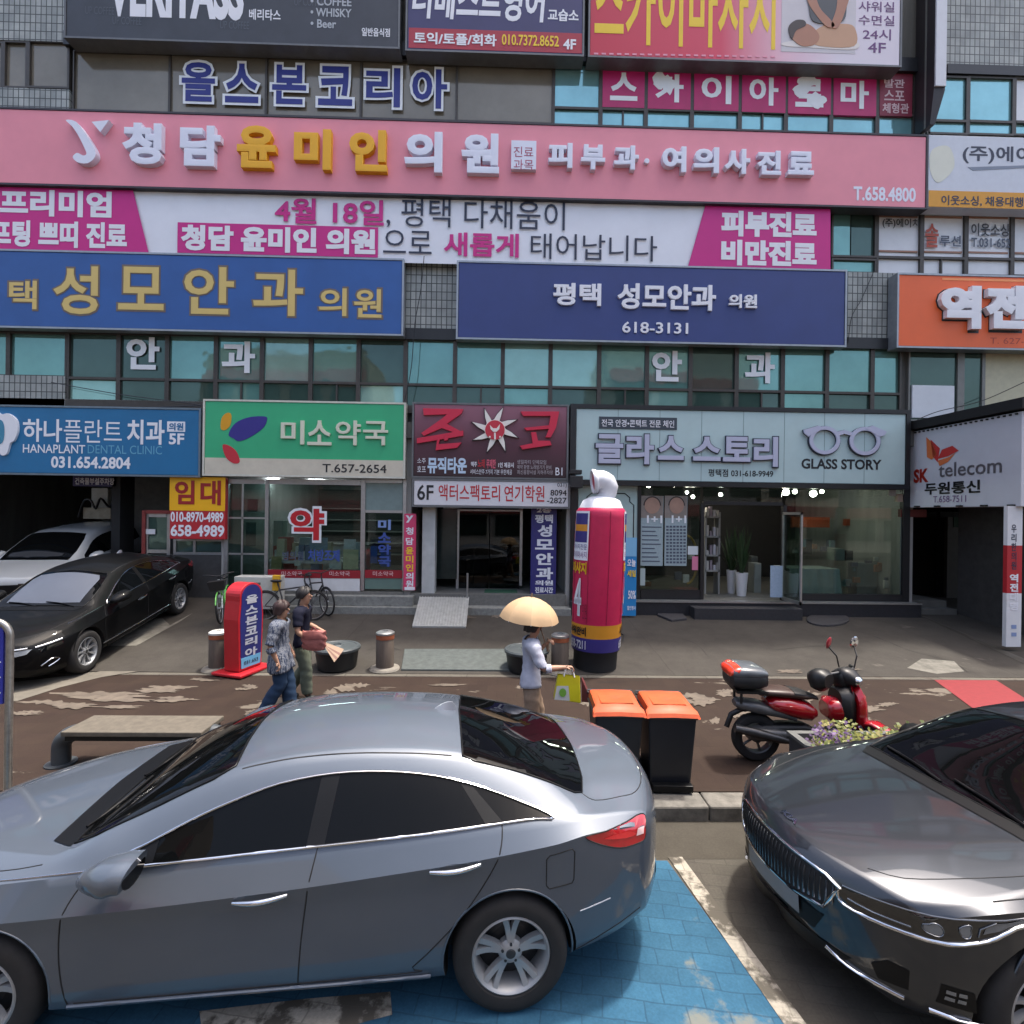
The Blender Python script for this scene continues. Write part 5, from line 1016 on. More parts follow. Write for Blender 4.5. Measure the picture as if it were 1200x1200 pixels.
def mirror_pod(parent, base, fwd, out, m, sg, name='mirror'):
    """teardrop door mirror: painted shell, dark glass behind"""
    b = MB(); rings = []; L = fwd
    for i in range(9):
        t = i/8; g_ = math.sin(math.pi/2*min(1, .16+t))**.75; h = .095*g_*(1 if t < .85 else .93); w = .12*g_*(1 if t < .85 else .94); zc = base[2]-.045*(1-t)**1.3; yc = base[1]+sg*out*(.35+.45*min(1, t*1.4))
        rings.append([(base[0]-L*.55+L*t+.03*math.sin(a)*(t > .5), yc+w*math.copysign(abs(math.cos(a))**.8, math.cos(a)), zc+h*(1. if math.sin(a) > 0 else .72)*math.copysign(abs(math.sin(a))**.8, math.sin(a))) for a in [2*math.pi*k/16 for k in range(16)]])
    vs = [p for r_ in rings for p in r_]; fs = [(i*16+k, i*16+(k+1) % 16, (i+1)*16+(k+1) % 16, (i+1)*16+k) for i in range(8) for k in range(16)]+[tuple(range(16)), tuple(reversed(range(128, 144)))]
    b.add(vs, fs); o = b.build(name, m, parent, smooth=60)
    q = MB(); q.tube([(base[0]-L*.1, base[1], base[2]-.05), (base[0]-L*.05, base[1]+sg*out*.5, base[2]-.055)], .022, 8); q.build('arm', M_CARBLK, o)
    g = MB(); g.face([(p[0]+.003, p[1]*1.0, p[2]) for p in [(base[0]+L*.46, base[1]+sg*out*.8+sg*.10*math.cos(a), base[2]+.065*math.sin(a)+.01) for a in [2*math.pi*k/16 for k in range(16)]]]); g.build('mirror_glass', M_CARGLASS, o)
    return o
def handle(parent, sh, x0, x1, z0, z1, sg, m=M_CHROME):
    P = [sh.side(x0+(x1-x0)*t, z0+(z1-z0)*t, sg, .012+.026*math.sin(math.pi*t)) for t in [i/10 for i in range(11)]]
    b = MB(); b.tube(P, [.009+.005*math.sin(math.pi*i/10) for i in range(11)], 8); return b.build('door_handle', m, parent, smooth=60)

# ------------------------------------------------- grey saloon in the blue bay
SP = paint('silver grey paint', (82, 90, 101), metal=.5, rough=.55, spec=.2)
BELT = pchip((1.1, 1.6, 2.4, 3.2, 3.8, 4.2, 4.5), (.885, .925, .965, 1.01, 1.045, 1.05, 1.04))
def saloon_rails():
    R_ = [
     [(0, 0, .30), (.4, 0, .2), (1, 0, .19), (3.9, 0, .20), (4.4, 0, .26), (4.85, 0, .36)],
     [(0, .52, .30), (.25, .66, .22), (.6, .78, .2), (1.5, .80, .19), (3.4, .80, .20), (4.1, .76, .23), (4.5, .70, .29), (4.85, .60, .38)],
     [(0, .60, .36), (.25, .76, .30), (.6, .875, .26), (1.3, .895, .245), (3.3, .895, .25), (4.0, .885, .30), (4.5, .82, .36), (4.85, .70, .45)],
     [(0, .66, .48), (.25, .80, .46), (.6, .905, .46), (1.3, .915, .46), (2.4, .918, .47), (3.4, .922, .48), (4.0, .915, .52), (4.5, .855, .56), (4.85, .75, .60)],
     [(0, .66, .58), (.25, .80, .60), (.6, .91, .64), (1.3, .917, .655), (2.4, .917, .70), (3.4, .920, .76), (4.0, .912, .82), (4.5, .862, .84), (4.85, .78, .80)],
     [(0, .60, .66), (.25, .77, .70), (.6, .895, .72), (1.1, .926, .735), (2.4, .937, .81), (3.4, .938, .90), (4.0, .916, .965), (4.3, .876, .995), (4.6, .815, .985), (4.85, .76, .93)],
     [(0, .55, .70), (.25, .70, .755), (.6, .80, .82), (1.1, .845, .885), (1.6, .862, .925), (2.4, .865, .965), (3.2, .862, 1.01), (3.8, .845, 1.045), (4.2, .80, 1.05), (4.5, .75, 1.036), (4.7, .715, 1.015), (4.85, .68, .97)],
     [(0, .44, .73), (.25, .56, .80), (.6, .66, .868), (1.1, .74, .925), (1.25, .765, .95), (1.45, .752, 1.035), (1.65, .735, 1.13), (1.85, .71, 1.22), (2.05, .68, 1.30), (2.25, .65, 1.36), (2.5, .625, 1.398), (2.8, .61, 1.405), (3.1, .605, 1.392), (3.4, .605, 1.36), (3.7, .615, 1.30), (4.0, .635, 1.20), (4.2, .64, 1.105), (4.35, .625, 1.06), (4.6, .59, 1.045), (4.72, .565, 1.03), (4.85, .53, .98)],
     [(0, .30, .745), (.25, .38, .825), (.6, .46, .893), (1.1, .54, .95), (1.25, .58, .972), (1.45, .60, 1.075), (1.65, .60, 1.18), (1.85, .585, 1.275), (2.05, .56, 1.358), (2.25, .54, 1.405), (2.5, .52, 1.435), (2.8, .51, 1.443), (3.1, .505, 1.43), (3.4, .505, 1.397), (3.7, .505, 1.325), (4.0, .50, 1.225), (4.2, .48, 1.14), (4.35, .46, 1.085), (4.6, .42, 1.068), (4.72, .39, 1.055), (4.85, .35, 1.0)],
     [(0, 0, .76), (.25, 0, .845), (.6, 0, .91), (1.1, 0, .968), (1.28, 0, .985), (1.45, 0, 1.085), (1.65, 0, 1.205), (1.85, 0, 1.31), (2.05, 0, 1.40), (2.25, 0, 1.445), (2.5, 0, 1.468), (2.8, 0, 1.475), (3.1, 0, 1.465), (3.4, 0, 1.435), (3.7, 0, 1.355), (4.0, 0, 1.24), (4.2, 0, 1.158), (4.35, 0, 1.105), (4.6, 0, 1.09), (4.72, 0, 1.078), (4.85, 0, 1.015)]]
    for k, f, g in ((7, .84, .955), (8, .875, .94), (9, .94, 1)): R_[k] = [(x, y*(g if 1.6 < x < 4.1 else 1), BELT(x)+(z-BELT(x))*f if z > BELT(x) and 1.2 < x < 4.3 else z) for x, y, z in R_[k]]
    return R_
def low(pts, k=1.): return [(x, BELT(x/k)+(z-BELT(x/k))*.84+.0 if z > BELT(x/k)+.02 else z) for x, z in pts]
NOSE = dict(x=.10, zc=.52, exp=5, sweep=.36, pow=2.6, reach=1.0); TAIL = dict(x=.09, zc=.70, exp=5, sweep=.32, pow=2.4, reach=.95, lean=.02)
a5 = R(5.0); ex = Vector((math.cos(a5), math.sin(a5), 0)); ey = Vector((-math.sin(a5), math.cos(a5), 0))
def build_saloon(name, label, loc, rz, P, wheelstyle, turn=0., near=True):
    t = thing(name, label, 'car', loc, rz); sh = Shell(4.855, saloon_rails(), (1, 5, 6), NOSE, TAIL, .93)
    carve(sh.body(), [P, M_GAP], ((.95, .335), (3.755, .335)), .385, parent=t)
    for x in (.95, 3.755):
        for sg in (-1, 1): wheel(t, x, sg*.815, .335, .222, .205, wheelstyle, sg, turn if x < 2 else 0)
    for sg in (-1, 1):
        side = lambda x, z, e=0, sg=sg: sh.side(x, z, sg, e)
        # window glass, chrome surround, black pillars
        dlo = [(1.56, .942), (1.75, 1.05), (1.95, 1.155), (2.15, 1.24), (2.4, 1.318), (2.7, 1.352), (3.0, 1.345), (3.3, 1.305), (3.6, 1.225), (3.85, 1.135), (4.02, 1.062), (3.9, 1.066), (3.7, 1.064), (3.2, 1.028), (2.4, .985), (1.9, .957)]; dlo = low(dlo)
        dl = patch(dlo, side, 'side_glass', M_CARGLASS, t, .06, 3, .002)
        line_on(dlo, side, .008, 'chrome_trim', M_CHROME, t, .010, 3, True)
        patch([(2.60, .998), (2.70, 1.003), (2.735, 1.284), (2.63, 1.282)], side, 'pillar_cover', M_CARBLK, t, .06, 0, .005)
        patch([(3.60, 1.060), (3.70, 1.066), (3.52, 1.21), (3.45, 1.226)], side, 'pillar_cover', M_CARBLK, t, .06, 0, .005)
        patch([(1.56, .944), (1.80, .957), (1.80, 1.05)], side, 'mirror_triangle', M_CARBLK, t, .06, 0, .005)
        line_on([(.75, .862), (1.1, .893), (1.56, .938)], side, .006, 'chrome_trim', M_CHROME, t, .002, 3)
        for path in ([(1.50, .93), (1.42, .80), (1.385, .65), (1.39, .45), (1.42, .27)], [(2.665, .995), (2.63, .80), (2.60, .55), (2.58, .27)], [(3.70, 1.062), (3.69, .97), (3.63, .83), (3.52, .66), (3.38, .50), (3.20, .33), (3.12, .29), (1.45, .275)]):
            line_on(path, side, .0042, 'door_gap', M_GAP, t, -.001, 4)
        handle(t, sh, 2.25, 2.53, .775, .80, sg); handle(t, sh, 3.29, 3.57, .875, .90, sg)
        for (x, z) in ((2.39, .772), (3.43, .872)): patch([(x+.09*math.cos(q), z+.035*math.sin(q)) for q in [2*math.pi*k/16 for k in range(16)]], side, 'handle_cup', mat('handle cup', (84, 90, 100), .3, .5, noise=0), t, .05, 0, .0015)
        # tail lamp wrapping the corner
        lamp = [(4.24, .985), (4.38, .925), (4.55, .885), (4.70, .88), (4.775, .895), (4.775, .975), (4.72, 1.005), (4.60, 1.0), (4.42, .992)]
        l = patch(lamp, side, 'tail_lamp', mat('red lamp lens', (150, 8, 18), .08, noise=.15, scale=18, coat=1., spec=.8), t, .03, 3, .006)
        line_on(lamp, side, .004, 'lamp_seal', M_GAP, l, .003, 3, True); patch([(4.40, .955), (4.60, .93), (4.70, .935), (4.60, .965)], side, 'lamp_band', mat('bright lamp band', (186, 34, 38), .15, noise=.1, scale=30, coat=1.), l, .03, 2, .009)
        patch([(4.70, .925), (4.765, .925), (4.765, .96), (4.71, .965)], side, 'lamp_clear', mat('clear lamp', (206, 176, 176), .15, noise=0, coat=1), l, .03, 0, .01)
        line_on([(1.42, .262), (3.30, .262)], side, .012, 'sill_trim', P, t, .004)
        line_on([(4.20, .565), (4.46, .60)], side, .004, 'scratch', mat('pale scuff', (178, 182, 188), .5, noise=.2), t, .0, 0)
        line_on([(4.18, .32), (4.5, .41), (4.72, .455)], side, .004, 'bumper_gap', M_GAP, t, -.0015, 3)
        line_on([(x, z) for x, z in ((3.755+.392*math.cos(q), .335+.392*math.sin(q)) for q in [R(-8)+R(196)*k/40 for k in range(41)])], side, .007, 'arch_lip', P, t, -.003)
        line_on([(x, z) for x, z in ((.95+.392*math.cos(q), .335+.392*math.sin(q)) for q in [R(-8)+R(196)*k/40 for k in range(41)])], side, .007, 'arch_lip', P, t, -.003)
    s1 = lambda x, z, e=0: sh.side(x, z, -1, e)
    fuel = [(3.955, .735), (3.975, .715), (4.135, .735), (4.15, .755), (4.155, .91), (4.135, .93), (3.975, .905), (3.955, .885)]
    line_on(fuel, s1, .0035, 'fuel_flap', M_GAP, t, -.0005, 0, True)
    # screens
    ws = [(1.285, -.66), (1.262, -.35), (1.262, 0), (1.262, .35), (1.285, .66), (1.42, .69), (1.75, .645), (2.0, .60), (2.10, .545), (2.075, .3), (2.065, 0), (2.075, -.3), (2.10, -.545), (2.0, -.60), (1.75, -.645), (1.42, -.69)]
    w = patch(ws, sh.top, 'windscreen', M_CARGLASS, t, .06, 0, .004); line_on(ws, sh.top, .007, 'screen_seal', M_CARBLK, w, .003, 0, True)
    patch([(1.13, -.60), (1.11, 0), (1.13, .60), (1.275, .68), (1.26, 0), (1.275, -.68)], sh.top, 'cowl', M_CARBLK, t, .06, 0, .005)
    for y0 in (-.55, .02):
        line_on([(1.26, y0+.02), (1.33, y0+.25), (1.36, y0+.5)], sh.top, .009, 'wiper', M_CARBLK, t, .016, 3)
    rg = [(3.47, -.54), (3.45, 0), (3.47, .54), (3.55, .565), (3.8, .588), (4.05, .612), (4.20, .625), (4.26, .60), (4.285, .45), (4.30, 0), (4.285, -.45), (4.26, -.60), (4.20, -.625), (4.05, -.612), (3.8, -.588), (3.55, -.565)]
    w = patch(rg, sh.top, 'rear_screen', M_CARGLASS, t, .06, 0, .004); line_on(rg, sh.top, .006, 'screen_seal', M_CARBLK, w, .003, 0, True)
    line_on([(4.25, -.60), (4.35, -.645), (4.55, -.60), (4.68, -.54), (4.75, -.36), (4.76, 0), (4.75, .36), (4.68, .54), (4.55, .60), (4.35, .645), (4.25, .60)], sh.top, .0035, 'boot_gap', M_GAP, t, -.001, 3)
    line_on([(.30, -.60), (.6, -.70), (1.0, -.765), (1.2, -.775)], sh.top, .0035, 'bonnet_gap', M_GAP, t, -.001, 3); line_on([(.30, .60), (.6, .70), (1.0, .765), (1.2, .775)], sh.top, .0035, 'bonnet_gap', M_GAP, t, -.001, 3)
    for y in (-.575, .575): line_on([(2.15, y*1.0), (2.6, y*.95), (3.0, y*.94), (3.4, y*.945)], sh.top, .005, 'roof_joint', M_GAP, t, -.001, 3)
    b = MB(); x0 = 3.36; z = sh.top(x0, 0).z; rows = []
    for i in range(9):
        q = i/8; h = .055*math.sin(math.pi*min(1, .03+q*.62))**1.2*(1 if q < .97 else .6); w_ = .026*math.sin(math.pi*(.08+.84*q)); rows.append([(x0-.1+.16*q, -w_, z-.008-(q-.3)*.02), (x0-.1+.16*q, -w_*.35, z+h), (x0-.1+.16*q, w_*.35, z+h), (x0-.1+.16*q, w_, z-.008-(q-.3)*.02)])
    b.grid(rows); b.build('antenna_fin', mat('fin paint highlight', (150, 156, 166), .3, .3, noise=0, coat=.5), t, smooth=40)  # lighter than the body paint: the fin's highlight is put into its colour
    for sg in (-1, 1): mirror_pod(t, (1.67, sg*.93, 1.01), .27, .10, P, sg)
    # front and rear faces
    for y in (-1, 1):
        fl = patch([(y*.42, .60), (y*.62, .62), (y*.66, .68), (y*.50, .685), (y*.40, .65)], sh.front, 'headlight', mat('lamp glass', (150, 156, 162), .08, noise=.2, scale=20, coat=1), t, .04, 0, .004)
    patch([(-.36, .42), (.36, .42), (.42, .64), (.30, .69), (-.30, .69), (-.42, .64)], sh.front, 'grille', M_CARBLK, t, .05, 0, .004)
    patch([(-.26, .62), (.26, .62), (.26, .74), (-.26, .74)], sh.rear, 'number_plate', mat('blank plate', (200, 202, 200), .5, noise=.05), t, .06, 0, .006)
    patch([(-.5, .42), (.5, .42), (.52, .50), (-.52, .50)], sh.rear, 'bumper_insert', M_CARBLK, t, .06, 0, .004)
    return t, sh
C_ = Vector((.095, 2.925, 0))+.91*ey-3.755*ex
saloon, sh1 = build_saloon('parked_car', 'silver grey saloon parked in the blue bay, seen from its side', C_, a5, SP, (5, .175, .019))
# ------------------------------------------------- dark grey saloon with the slatted grille
DG = paint('dark grey paint', (44, 48, 55), metal=.7, rough=.36)
def stretch(rails, k): return [[(a*k, b, c) for a, b, c in r_] for r_ in rails]
KX = 4.995/4.855
kr = stretch(saloon_rails(), KX)
def front_set(r_, pts): 
    lim = pts[-1][0]; return pts+[p for p in r_ if p[0] > lim+.02]
kr[1] = front_set(kr[1], [(0, .58, .24), (.25, .72, .2), (.6, .80, .19)])
kr[2] = front_set(kr[2], [(0, .70, .30), (.25, .82, .27), (.6, .89, .25)])
kr[3] = front_set(kr[3], [(0, .76, .46), (.25, .86, .46), (.6, .915, .46)])
kr[4] = front_set(kr[4], [(0, .76, .62), (.25, .86, .67), (.6, .92, .70), (1.3, .932, .70)])
kr[5] = front_set(kr[5], [(0, .72, .72), (.25, .83, .795), (.6, .905, .855), (1.1, .922, .865), (2.4, .92, .875)])
kr[6] = front_set(kr[6], [(0, .66, .772), (.25, .77, .825), (.6, .835, .878), (1.1, .86, .93), (1.6, .868, .955)])
kr[7] = front_set(kr[7], [(0, .50, .808), (.25, .575, .85), (.6, .64, .90), (1.1, .72, .955), (1.29, .75, .975)])
kr[8] = front_set(kr[8], [(0, .34, .805), (.25, .40, .862), (.6, .455, .918), (1.1, .53, .972), (1.29, .565, .992)])
kr[9] = front_set(kr[9], [(0, 0, .82), (.25, 0, .876), (.6, 0, .93), (1.1, 0, .988), (1.31, 0, 1.002)])
KN = dict(x=.11, zc=.52, exp=4.5, sweep=.46, pow=2.3, reach=1.05, lean=-.06)
loc = Vector((1.83, 3.36, 0)); t = thing('parked_car', 'dark grey saloon with a chrome slatted grille facing the blue bay', 'car', loc, R(6.)); t.rotation_euler = (-R(1.0), 0, R(6.))
sh = Shell(4.995, kr, (1, 5, 6, 7), KN, TAIL, .935)
carve(sh.body(), [DG, M_GAP], ((.925, .34), (3.79, .34)), .39, parent=t)
for x in (.925, 3.79):
    for sg in (-1, 1): wheel(t, x, sg*.825, .34, .235, .21, (10, 0, .012), sg)
for sg in (-1, 1):
    side = lambda x, z, e=0, sg=sg: sh.side(x, z, sg, e)
    dlo = [(a*KX, b) for a, b in [(1.56, .952), (1.75, 1.05), (1.95, 1.155), (2.15, 1.24), (2.4, 1.318), (2.7, 1.352), (3.0, 1.345), (3.3, 1.305), (3.6, 1.225), (3.85, 1.135), (4.02, 1.075), (3.9, 1.075), (3.7, 1.068), (3.2, 1.035), (2.4, .992), (1.9, .967)]]; dlo = low(dlo, KX)
    patch(dlo, side, 'side_glass', M_CARGLASS, t, .07, 3, .002); line_on(dlo, side, .008, 'chrome_trim', M_CHROME, t, .004, 3, True)
    for path in ([(1.52, .93), (1.45, .80), (1.42, .65), (1.42, .45), (1.45, .27)], [(2.74, .995), (2.71, .80), (2.68, .55), (2.66, .27)], [(3.81, 1.062), (3.75, .85), (3.5, .52), (3.22, .29)]): line_on(path, side, .004, 'door_gap', M_GAP, t, -.001, 4)
    handle(t, sh, 2.3, 2.6, .80, .82, sg); handle(t, sh, 3.4, 3.7, .87, .89, sg)
    mirror_pod(t, (1.72, sg*.935, .99) if sg < 0 else (2.0, .90, .93), .24 if sg < 0 else .16, .09, DG if sg < 0 else M_CARBLK, sg)
    # headlight: one wedge running from the grille round the corner; u is the distance along the nose
    def wr(u, z, e=0, sg=sg):
        q = sh.section(sh.x0); q = q[sh.idx(1):sh.idx(8)+1]; yr = float(np.interp(z, np.maximum.accumulate(q[:, 1]), q[:, 0]))
        return sh.front(sg*u, z, e) if u < yr-.004 else sh.side(sh.x0+u-yr+.004, z, sg, e)
    out_ = [(.485, .742), (.475, .70), (.49, .668), (.60, .660), (.72, .664), (.85, .680), (1.0, .713), (1.12, .752), (1.21, .80), (1.27, .866), (1.14, .848), (1.0, .815), (.85, .784), (.72, .764), (.60, .752)]
    hl = patch(out_, wr, 'headlight', mat('smoked lamp glass', (13, 14, 16), .03, noise=0, coat=1., spec=.6), t, .025, 0, .004)
    line_on([(.47, .735), (.474, .69), (.50, .655), (.60, .646), (.72, .650), (.85, .666), (1.0, .699), (1.12, .738), (1.215, .79), (1.275, .862)], wr, .011, 'chrome_trim', M_CHROME, hl, .004, 2)
    line_on([(.485, .748), (.60, .757), (.72, .769), (.85, .789), (1.0, .820), (1.14, .853), (1.27, .872)], wr, .005, 'chrome_trim', mat('dull chrome', (120, 122, 126), .2, .9, noise=0), hl, .003, 2)
    M_PRJ = mat('lamp projector', (120, 126, 134), .12, .6, noise=0, coat=1)
    for u, z, r_ in ((.80, .722, .026), (.93, .745, .028)):
        patch([(u+r_*math.cos(a), z+r_*math.sin(a)) for a in [2*math.pi*k/18 for k in range(18)]], wr, 'projector', M_PRJ, hl, .02, 0, .009); line_on([(u+r_*1.15*math.cos(a), z+r_*1.15*math.sin(a)) for a in [2*math.pi*k/18 for k in range(18)]], wr, .003, 'projector_ring', MATS['dull chrome'], hl, .009, 0, True)
    patch([(1.03, .745), (1.12, .775), (1.20, .825), (1.215, .848), (1.10, .828), (1.02, .808)], wr, 'indicator', mat('pale indicator', (104, 108, 112), .15, .3, noise=.1, scale=40, coat=1.), hl, .025, 0, .008)
    line_on([(1.0, .728), (1.0, .808)], wr, .004, 'lamp_divider', MATS['dull chrome'], hl, .009); line_on([(.52, .70), (.62, .690), (.74, .694)], wr, .004, 'light_bar', M_PRJ, hl, .009, 2)
    def fx(y, z, e=0, sg=sg): return sh.front(sg*y, z, e)
    # fog recess and the long chrome blade of the bumper
    fg = patch([(.60, .40), (.66, .46), (.73, .455), (.72, .345), (.62, .33)], fx, 'fog_lamp', M_CARBLK, t, .03, 0, .004)
    patch([(.12, .455), (.30, .44), (.33, .335), (.12, .345)], side, 'fog_recess', M_CARBLK, fg, .03, 0, .004)
    for z in (.43, .395): 
        for x0 in (.14, .20): patch([(x0, z), (x0+.045, z-.002), (x0+.047, z-.022), (x0, z-.02)], side, 'fog_cell', M_PRJ, fg, .03, 0, .009)
    line_on([(.40, .34), (.50, .30), (.62, .29), (.70, .285)], fx, .012, 'bumper_blade', M_CHROME, t, .006, 3); line_on([(.12, .285), (.25, .272), (.40, .272)], side, .012, 'bumper_blade', M_CHROME, t, .006, 3)
    line_on([(.58, .872), (.72, .885), (.95, .90), (1.3, .915), (1.5, .92)], side, .0035, 'bonnet_gap', M_GAP, t, 0, 3)
    line_on([(.925+.397*math.cos(q), .34+.397*math.sin(q)) for q in [R(-8)+R(196)*k/40 for k in range(41)]], side, .010, 'arch_lip', DG, t, -.002)
# grille: dark dish, thirty upright blades, bright surround
gr = patch([(-.47, .725), (-.40, .585), (-.2, .555), (0, .55), (.2, .555), (.40, .585), (.47, .725), (.40, .748), (.2, .758), (0, .762), (-.2, .758), (-.40, .748)], sh.front, 'grille', M_GAP, t, .04, 0, .004)
for k in range(29):
    y = -.448+.032*k; zt = .752-.02*(y/.45)**2; zb = .56+.06*(abs(y)/.45)**2.2; line_on([(y, zt), (y, (zt+zb)/2), (y, zb)], sh.front, .0065, 'grille_bar', mat('bright slat', (120, 122, 126), .18, .9, noise=0), gr, .006, n=5)
sur = [(-.48, .73), (-.405, .575), (-.2, .545), (0, .54), (.2, .545), (.405, .575), (.48, .73), (.40, .760), (.2, .770), (0, .774), (-.2, .770), (-.40, .760)]
line_on(sur, sh.front, .011, 'grille_frame', M_CHROME, gr, .006, 0, True)
patch([(-.34, .40), (.34, .40), (.40, .52), (-.40, .52)], sh.front, 'lower_inlet', M_CARBLK, t, .05, 0, .003)
patch([(-.26, .43), (.26, .43), (.26, .54), (-.26, .54)], sh.front, 'number_plate', mat('blank grey plate', (120, 122, 122), .5, noise=.1), t, .05, 0, .016)
patch([(-.44, .27), (.44, .27), (.52, .36), (-.52, .36)], sh.front, 'lower_inlet', M_CARBLK, t, .05, 0, .003)
# badge with three letters on the bonnet lip
me = letter('KIA', (-.075, .075, .0, .045), 0, M_CHROME, t, bold=.03, name='badge', map3=lambda x, y, z: sh.top(.135+z*.9, -x, .008))
ws = [(1.335, -.66), (1.31, -.35), (1.305, 0), (1.31, .35), (1.335, .66), (1.47, .685), (1.8, .64), (2.06, .595), (2.16, .54), (2.135, .3), (2.125, 0), (2.135, -.3), (2.16, -.54), (2.06, -.595), (1.8, -.64), (1.47, -.685)]
w = patch(ws, sh.top, 'windscreen', M_CARGLASS, t, .06, 0, .004); line_on(ws, sh.top, .007, 'screen_seal', M_CARBLK, w, .003, 0, True)
patch([(1.21, -.60), (1.19, 0), (1.21, .60), (1.325, .68), (1.30, 0), (1.325, -.68)], sh.top, 'cowl', M_CARBLK, t, .06, 0, .005)
for y0 in (-.52, .03): line_on([(1.315, y0), (1.36, y0+.25), (1.39, y0+.52)], sh.top, .010, 'wiper', M_CARBLK, t, .016, 3)
patch([(1.37, -.63), (1.50, -.61), (1.47, -.44), (1.355, -.46)], sh.top, 'paper_slip', mat('paper slip', (150, 152, 156), .6, noise=.05), t, .06, 0, .008)
rg = [(a*KX, b) for a, b in [(3.44, -.53), (3.43, 0), (3.44, .53), (3.8, .575), (4.22, .545), (4.29, 0), (4.22, -.545), (3.8, -.575)]]; patch(rg, sh.top, 'rear_screen', M_CARGLASS, t, .06, 0, .004)
for sg in (-1, 1):
    line_on([(.20, sg*.50), (.30, sg*.61), (.6, sg*.70), (1.0, sg*.775), (1.25, sg*.79)], sh.top, .0035, 'bonnet_gap', M_GAP, t, -.001, 3)
dark_car = t
# ------------------------------------------------- black saloon on the ramp
BP = mat('black paint', (5, 6, 8), .6, noise=.03, coat=.22, spec=.1)
a_ = R(95.2); exb = Vector((math.cos(a_), math.sin(a_), 0)); eyb = Vector((-math.sin(a_), math.cos(a_), 0))
O_ = Vector((-6.80, 8.56, 0))-.95*1.02*exb+.82*eyb
bc, shb = build_saloon('parked_car', 'black saloon parked on the ramp to the car park, nose to the sidewalk', (O_.x, O_.y, .172-.134*.95), a_, BP, (9, .06, .011))
patch([(1.36, -.56), (1.34, 0), (1.36, .56), (1.9, .54), (2.0, .48), (2.0, -.48), (1.9, -.54)], shb.top, 'screen_panel', mat('grey sunshade', (72, 78, 90), .4, noise=.08, scale=2), bc, .06, 0, .008); bc.rotation_euler = (0, -.134, a_); bc.scale = (1.02, 1, 1.02)  # grey blue panel laid over most of the windscreen
lb = line_on([(-.62, .70), (-.3, .715), (0, .72), (.3, .715), (.62, .70)], shb.front, .012, 'light_bar', mat('chrome light bar', (226, 230, 234), .15, .6, noise=0), bc, .006)
for z in (.60, .55, .50, .45): line_on([(-.45+.1*(z < .5), z), (0, z-.01), (.45-.1*(z < .5), z)], shb.front, .007, 'grille_bar', mat('bright slat', (120, 122, 126), .18, .9, noise=0), bc, .008)
for sg in (-1, 1):
    sd_ = lambda x, z, e=0, sg=sg: shb.side(x, z, sg, e)
    line_on([(.12, .69), (.25, .70), (.42, .715)], sd_, .013, 'light_bar', MATS['chrome light bar'], bc, .004); patch([(.12, .655), (.42, .685), (.40, .64), (.12, .60)], sd_, 'headlight', MATS['smoked lamp glass'], bc, .04, 0, .004)
    line_on([(.12, .40), (.22, .47), (.33, .43), (.20, .36)], sd_, .010, 'bumper_blade', M_CHROME, bc, .004, 3)
    line_on([(1.3, .33), (2.3, .33), (3.3, .35)], sd_, .010, 'chrome_trim', M_CHROME, bc, .004)
# ------------------------------------------------- white utility car inside the car park
def suv_rails():
    L = 4.66
    return [
     [(0, 0, .32), (.5, 0, .24), (4, 0, .26), (L, 0, .42)],
     [(0, .56, .32), (.3, .72, .26), (1, .80, .24), (3.8, .80, .26), (L, .66, .44)],
     [(0, .68, .38), (.3, .82, .34), (.8, .90, .32), (3.8, .90, .34), (L, .76, .50)],
     [(0, .74, .55), (.3, .87, .55), (.8, .925, .55), (3.8, .925, .57), (L, .80, .65)],
     [(0, .74, .70), (.3, .87, .72), (.8, .93, .75), (3.8, .93, .82), (L, .82, .85)],
     [(0, .70, .84), (.3, .84, .87), (.8, .915, .90), (2.4, .92, .96), (3.8, .91, 1.03), (L, .82, 1.05)],
     [(0, .64, .90), (.3, .77, .95), (.8, .84, 1.00), (1.2, .865, 1.03), (2.4, .87, 1.07), (3.8, .85, 1.14), (L, .76, 1.12)],
     [(0, .50, .93), (.3, .60, .985), (.8, .70, 1.04), (1.15, .76, 1.075), (1.45, .745, 1.20), (1.8, .71, 1.36), (2.1, .67, 1.49), (2.5, .65, 1.545), (3.2, .64, 1.55), (3.8, .635, 1.52), (4.2, .63, 1.42), (4.5, .64, 1.26), (L, .64, 1.16)],
     [(0, .34, .945), (.3, .42, 1.0), (.8, .5, 1.065), (1.15, .57, 1.10), (1.45, .58, 1.25), (1.8, .57, 1.425), (2.1, .55, 1.555), (2.5, .54, 1.605), (3.2, .53, 1.61), (3.8, .52, 1.58), (4.2, .51, 1.48), (4.5, .5, 1.30), (L, .5, 1.18)],
     [(0, 0, .955), (.3, 0, 1.02), (.8, 0, 1.085), (1.18, 0, 1.115), (1.45, 0, 1.265), (1.8, 0, 1.46), (2.1, 0, 1.60), (2.5, 0, 1.64), (3.2, 0, 1.645), (3.8, 0, 1.615), (4.2, 0, 1.52), (4.5, 0, 1.33), (L, 0, 1.2)]]
WP = paint('white paint', (150, 154, 156), metal=.0, rough=.4)
sa = R(99); t = thing('parked_car', 'white utility car standing in the shade under the building', 'car', (-10.35, 10.75, fore_z(10.75, -9)-.07), sa); t.rotation_euler = (0, -.125, sa)
sv_ = Shell(4.66, suv_rails(), (1, 5, 6), dict(x=.1, zc=.6, exp=5, sweep=.34, pow=2.5, reach=.9), dict(x=.08, zc=.8, exp=5, sweep=.2, pow=2.6, reach=.8), .93)
carve(sv_.body(), [WP, M_GAP], ((.93, .36), (3.65, .36)), .42, parent=t)
for x in (.93, 3.65):
    for sg in (-1, 1): wheel(t, x, sg*.82, .36, .24, .22, (5, .15, .02), sg)
